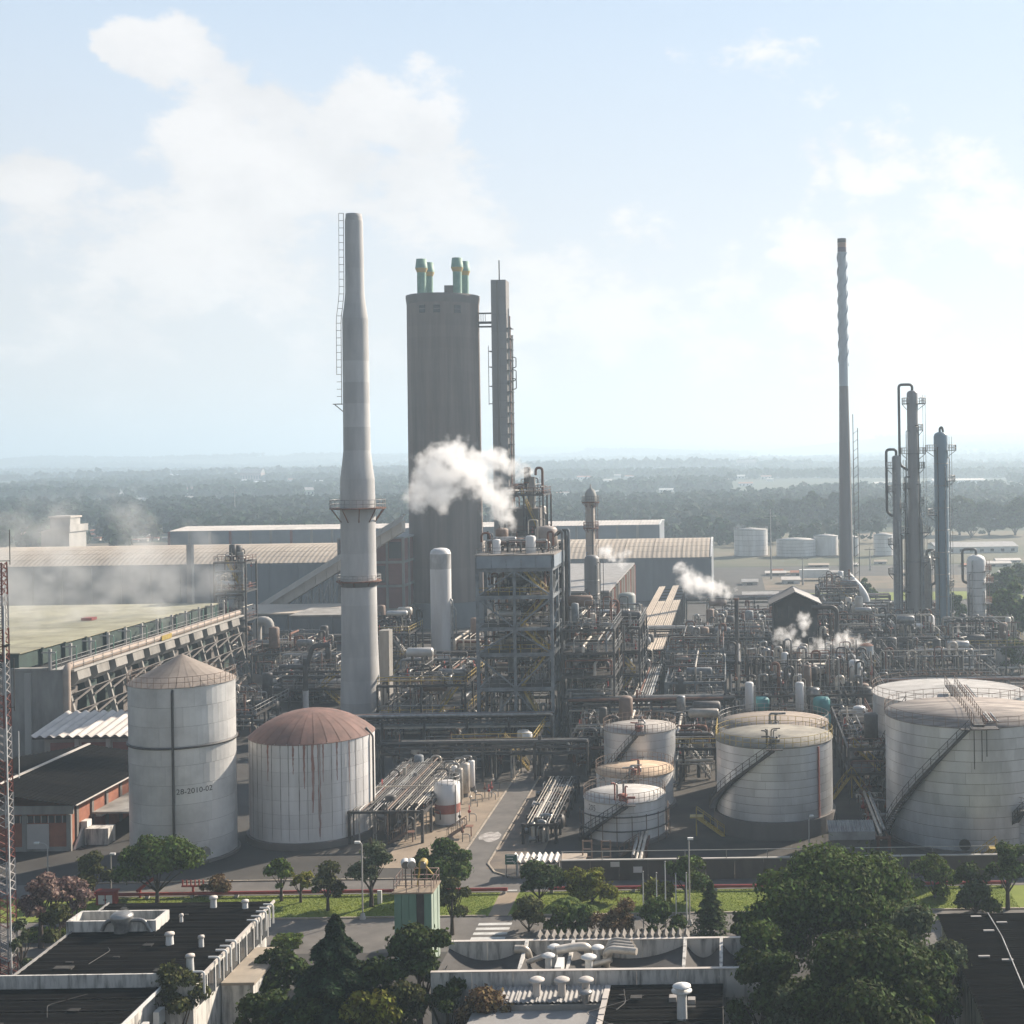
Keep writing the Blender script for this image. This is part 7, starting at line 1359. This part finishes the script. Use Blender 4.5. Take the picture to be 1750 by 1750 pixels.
# ------------------------------------------------------------------ far buildings
HOUSES = []
def house(label, px, yb, w, h_, m, rm, group, depth=None):
    u, v = UV(px, yb); Z = 900.0
    for _ in range(12):
        X = u * Z / FPX; Z = FPX * (CAMH - (hillz(X, Z) if Z > 800 else 0)) / v
    X = u * Z / FPX; z0 = (hillz(X, Z) if Z > 800 else 0) - .5; W, H = w * Z / FPX, h_ * Z / FPX; D = depth or W * .7
    HOUSES.append((X, Z, W)); t = thing('house', label, 'house', (X, Z, z0), group); mk('wall', MB().box(X - W / 2, X + W / 2, Z, Z + D, z0, z0 + H * .7), m, t); mk('roof', MB().prism([(X - W / 2 - .3, Z - .3, z0 + H * .7), (X - W / 2 - .3, Z + D + .3, z0 + H * .7), (X - W / 2 - .3, Z + D / 2, z0 + H)], (W + .6, 0, 0)), rm, t)
    n = max(1, int(W / 4))
    if w > 14:
        for i in range(n): x = X - W / 2 + W * (i + .3) / n; mk('window', MB().box(x, x + W * .35 / n, Z - .08, Z - .01, z0 + H * .25, z0 + H * .5), glass, t)
    return t
tile = mat('clay_tile', (.36, .16, .1), (.28, .12, .08), .5, .9, rand=.15); rs = random.Random(77)
for i in range(26):
    px, yb = rs.choice((rs.uniform(110, 175), rs.uniform(5, 75), rs.uniform(230, 285))), rs.uniform(905, 927); house('little pale house in the settlement behind the stepped head house', px, yb, rs.uniform(8, 16), rs.uniform(5, 8), rs.choice((white, roof_w, concrete_l)), rs.choice((tile, tile, roof_w)), 'houses behind the stepped head house')
for i in range(60): house('far pale shed glinting between the woods', rs.choice((rs.uniform(130, 570), rs.uniform(930, 1330))), rs.uniform(808, 856), rs.uniform(10, 26), rs.uniform(5, 8), white, rs.choice((roof_w, tile, white)), 'sheds glinting on the hazy plain')
house('broad pinkish apartment block on the hazy ridge', 428, 824, 36, 24, mat('pink_wall', (.4, .28, .26), (.34, .24, .22), .1, .8), roof_g, None, 20); house('pale green block on the hazy slope', 528, 848, 20, 16, mat('mint_wall', (.45, .55, .42), (.4, .5, .38), .1, .8), roof_w, None, 12); house('long white roofed depot behind the process columns', 1640, 826, 90, 9, white, roof_w, None, 40); house('white roofed depot left of the tallest process column', 1512, 828, 34, 7, white, roof_w, None, 30); house('grey apartment slab on the far ridge', 1276, 806, 34, 18, concrete, concrete, None, 20); house('long low white depot behind the pale stubby column', 1670, 945, 140, 18, white, roof_g, None, 25)
for i in range(14): house('low store on the tan ground beyond the straked chimney', rs.uniform(1240, 1740), rs.uniform(958, 985), rs.uniform(18, 46), rs.uniform(7, 12), rs.choice((white, concrete, roof_w, concrete_l)), rs.choice((roof_w, roof_g, roof_b, tile)), 'stores on the tan ground beyond the plant')
house('small white shed on the dirt strip by the far lawn', 1352, 998, 30, 14, white, roof_w, None, 6); house('low pale shed beside the dirt strip', 1282, 1000, 26, 12, roof_w, roof_g, None, 6); house('grey low store on the far lawn edge', 1300, 1022, 60, 12, concrete, roof_g, None, 8); house('sunlit low store under the wood edge', 1365, 980, 60, 6, concrete_l, roof_b, None, 6)
# far woodland, one mass
def wood(name, label, y0, y1, dens, nq, size, hgt, thr, seed, sc=300.0):
    rng = np.random.default_rng(seed); area = .85 * (y1 * y1 - y0 * y0) / 2; n = int(area * dens); yy = np.sqrt(rng.uniform(y0 * y0, y1 * y1, n)); xx = rng.uniform(-.6, .25, n) * yy
    keep = [mnoise.noise(Vector((x / sc, y / (sc * .7), seed))) > thr for x, y in zip(xx, yy)]; xx, yy = xx[keep], yy[keep]; ok = np.ones(len(xx), bool)
    for (hx, hy, hw) in HOUSES: ok &= ~((np.abs(xx - hx * yy / hy) < hw * .55 + 3) & (yy < hy + 20) & (yy > hy - 150))
    xx, yy = xx[ok], yy[ok]; zz = np.array([hillz(x, y) if y > 800 else 0.0 for x, y in zip(xx, yy)]); n = len(xx)
    H = hgt * rng.uniform(.6, 1.3, n); d = rng.normal(size=(n, nq, 3)); d /= np.linalg.norm(d, axis=2)[:, :, None]; d[:, :, 2] = np.abs(d[:, :, 2]) * np.sign(rng.uniform(-.4, 1, (n, nq)))
    P = d * np.stack([H * .42, H * .42, H * .45], 1)[:, None, :] * rng.uniform(.7, 1.05, (n, nq, 1)) + np.stack([xx, yy, zz + H * .52], 1)[:, None, :]; P = P.reshape(-1, 3); Nn = d.reshape(-1, 3) + rng.normal(scale=.4, size=(n * nq, 3)); Nn /= np.linalg.norm(Nn, axis=1)[:, None]
    me = quads_mesh(name, P, Nn, np.repeat(H * size, nq), rng, 1.1); me.materials.append(leaf['far']); o = bpy.data.objects.new(name, me); COL.objects.link(o); props(o, label, 'woodland', kind='stuff')
wood('woodland', 'hazy belt of woodland just behind the warehouses', 640, 1150, .013, 34, .3, 11, -.3, 3); wood('woodland', 'blue hazy woodland across the middle of the plain', 1150, 2600, .0095, 16, .42, 12, .0, 4, 330); wood('woodland', 'far pale woodland along the horizon hills', 2600, 7000, .002, 8, .65, 15, .02, 5, 700)
for k, (xl, xr, yt, yb) in enumerate(((1255, 1313, 905, 952), (1328, 1397, 922, 953), (1392, 1434, 916, 951), (1440, 1470, 918, 951), (1495, 1528, 914, 951))):
    xc = (xl + xr) / 2; X, Y = PH(xc, yb); R = (xr - xl) / 2 * Y / FPX; h = XZ(xc, yt, Y + R)[1]
    tank(('far white tank with a bright rim at the edge of the wood', 'broad low far tank beside the bright-rimmed one', 'far tank hidden partly by the straked chimney', 'small far tank just behind the straked chimney', 'far tank with a pale cone roof behind the process columns')[k], X, Y + R, R, h, 'cone', .9, tank_w, tank_roof_p, 5, 10, .3, galv, plates=k in (0, 1, 4), gap=.08, rail=k == 0, seed=30 + k)
for k, (px, yb, yt) in enumerate(((1318, 990, 870), (1372, 1000, 950), (402, 900, 835), (1487, 975, 935))): X, Y = PH(px, yb); t = thing('pylon', ('thin lattice pylon standing by the far tanks', 'thin pole on the dirt strip', 'thin white pylon in front of the hazy woodland', 'slim pole behind the straked chimney')[k], 'pylon', (X, Y, 0)); mk('shaft', MB().tube([(X, Y, 0), (X, Y, XZ(px, yt, Y)[1])], .35, 5, r1=.12), galv, t); bar(t, 'crossarm', (X - 2, Y, XZ(px, yt, Y)[1] * .9), (X + 2, Y, XZ(px, yt, Y)[1] * .9), .25, galv)
X, Y = PH(1392, 992); mk('parked_trailer', MB().box(X - 5, X + 5, Y, Y + 3, .8, 3.6), white, label='white trailer parked on the far dirt strip', cat='trailer'); 
# ------------------------------------------------------------------ steam
def steam(label, puffs, dens, nscale, amp=1.5, thr=.16, gain=1.0, warp=1.0, name='steam_plume'):
    """puffs: (px, py, r_px) at distance Z"""
    C = [(*p[0], p[1]) for p in puffs]; C = np.array([(p[0][0], p[0][1], p[0][2], p[1]) for p in puffs]); lo = (C[:, :3] - C[:, 3:] * 1.25).min(0); hi = (C[:, :3] + C[:, 3:] * 1.25).max(0)
    m = bpy.data.materials.new('steam'); m.use_nodes = True; t = m.node_tree; t.nodes.clear(); o_ = N(t, 'ShaderNodeOutputMaterial'); pv = N(t, 'ShaderNodeVolumePrincipled'); pv.inputs['Color'].default_value = (1.0, 1.0, 1.0, 1); pv.inputs['Anisotropy'].default_value = .4
    ge = N(t, 'ShaderNodeNewGeometry'); nz_ = N(t, 'ShaderNodeTexNoise', i_Scale=nscale, i_Detail=7.0, i_Roughness=.62); L(t, ge.outputs['Position'], nz_.inputs['Vector']); f_ = None
    rm_ = float(np.mean(C[:, 3])); nw = N(t, 'ShaderNodeTexNoise', i_Scale=.55 / rm_, i_Detail=6.0, i_Roughness=.6); L(t, ge.outputs['Position'], nw.inputs['Vector'])
    w1 = N(t, 'ShaderNodeVectorMath', operation='SUBTRACT'); L(t, nw.outputs['Color'], w1.inputs[0]); w1.inputs[1].default_value = (.5, .5, .5); w2 = N(t, 'ShaderNodeVectorMath', operation='SCALE'); L(t, w1.outputs[0], w2.inputs[0]); w2.inputs['Scale'].default_value = rm_ * 2.6 * warp
    w3 = N(t, 'ShaderNodeVectorMath', operation='ADD'); L(t, ge.outputs['Position'], w3.inputs[0]); L(t, w2.outputs[0], w3.inputs[1])
    for c in C:
        vm = N(t, 'ShaderNodeVectorMath', operation='DISTANCE'); L(t, w3.outputs[0], vm.inputs[0]); vm.inputs[1].default_value = c[:3]; d_ = MATH(t, 'SUBTRACT', 1.0, MATH(t, 'DIVIDE', vm.outputs['Value'], float(c[3]))); f_ = d_ if f_ is None else MATH(t, 'MAXIMUM', f_, d_)
    dn = MATH(t, 'ADD', f_, MATH(t, 'MULTIPLY', MATH(t, 'SUBTRACT', nz_.outputs[0], .5), amp)); dn = MATH(t, 'MULTIPLY', MATH(t, 'SUBTRACT', dn, thr), gain, True); dn = MATH(t, 'MULTIPLY', dn, MATH(t, 'GREATER_THAN', f_, -.2)); L(t, MATH(t, 'MULTIPLY', dn, dens), pv.inputs['Density']); L(t, pv.outputs[0], o_.inputs['Volume'])
    o = mk(name, MB().box(lo[0], hi[0], lo[1], hi[1], lo[2], hi[2]), m, label=label, cat='steam', kind='stuff'); return o
def puffs(Z, lst): return [((*XZ(px, py, Z)[:1], Z + dz, XZ(px, py, Z)[1]), r * 1.15 * Z / FPX) for (px, py, r, dz) in lst]
steam('thick white steam rolling left from the steel tower roof', puffs(203, [(868, 914, 7, 0), (864, 899, 13, 0), (855, 880, 20, 0), (842, 858, 26, 1), (825, 835, 31, 2), (805, 815, 36, 2), (780, 795, 40, 1), (765, 780, 36, 0), (790, 775, 28, 0), (745, 810, 38, -1), (728, 835, 34, -1), (722, 850, 26, -1), (750, 850, 26, 0), (772, 765, 22, 0)]), 1.0, .62, 1.9, .12, 1.0, 1.25)
steam('small white steam trail from the equipment tower stack', puffs(254, [(905, 810, 9, 0), (893, 803, 14, 0), (876, 796, 17, 0), (858, 789, 20, 0), (838, 788, 24, 0), (818, 790, 26, 0)]), 1.3, .7)
steam('white steam blown left from the black vent stack', puffs(234, [(1256, 1019, 6, 0), (1244, 1013, 12, 0), (1228, 1005, 16, 0), (1212, 1003, 18, 0), (1196, 1002, 20, 0), (1182, 995, 18, 0), (1173, 982, 14, 0), (1163, 968, 12, 0)]), 1.2, .95, 1.9, .12, 1.0, 1.25)
steam('ragged steam drifting across the gabled hut', puffs(228, [(1485, 1094, 8, 0), (1468, 1092, 13, 0), (1448, 1095, 18, 0), (1428, 1100, 20, 0), (1405, 1108, 20, 0), (1382, 1110, 18, 0), (1362, 1102, 18, 0), (1342, 1090, 18, 0), (1328, 1085, 14, 0), (1378, 1070, 16, 0), (1370, 1058, 12, 0), (1352, 1080, 14, 0)]), 1.2, .95, 2.2, .3)
steam('wisp of steam over the ribbed process hall', puffs(285, [(1064, 962, 10, 0), (1052, 953, 15, 0), (1040, 946, 17, 0), (1068, 948, 14, 0), (1028, 942, 14, 0)]), .9, .9, 2.2, .35)
steam('thin mist hanging over the cooling tower deck', [((x, y, z), r) for x, y, z, r in ((-112, 236, 18, 9), (-104, 228, 17, 6), (-100, 238, 17, 5), (-122, 216, 17, 7), (-110, 218, 16.5, 6), (-105, 238, 21, 9), (-118, 242, 22, 10), (-100, 246, 19, 9), (-110, 250, 24, 9), (-126, 234, 19, 9), (-128, 226, 18, 9), (-98, 255, 19, 8), (-118, 228, 18, 8), (-106, 242, 26, 7), (-132, 246, 21, 10), (-120, 240, 30, 9), (-108, 246, 31, 8), (-128, 240, 28, 9), (-100, 250, 26, 7), (-116, 234, 25, 8))], .075, .2, 2.4, .3)
steam('faint vapour in the open top of the steel tower', puffs(201, [(860, 993, 10, 0), (885, 990, 12, 0), (910, 992, 10, 0)]), .5, .8, 2.0, .2)
# ------------------------------------------------------------------ haze
hzm = bpy.data.materials.new('haze'); hzm.use_nodes = True; t = hzm.node_tree; t.nodes.clear(); o_ = N(t, 'ShaderNodeOutputMaterial'); pv = N(t, 'ShaderNodeVolumePrincipled'); pv.inputs['Color'].default_value = (.69, .855, 1.0, 1); pv.inputs['Density'].default_value = HAZE_DENSITY; pv.inputs['Anisotropy'].default_value = .3; L(t, pv.outputs[0], o_.inputs['Volume'])
zmin = min(hillz(x, y) for y in ys if y > 800 for x in np.linspace(-1, 1, 15) * (220 + .75 * y)); zmax = max(hillz(x, y) for y in ys if y > 800 for x in np.linspace(-1, 1, 41) * (220 + .75 * y))
mk('haze', MB().box(-11500, 11500, -120, 14000, min(0, zmin) - 3.0, max(zmax, 100) + 18), hzm, label='pale blue haze filling the air over the plain', cat='haze', kind='stuff')
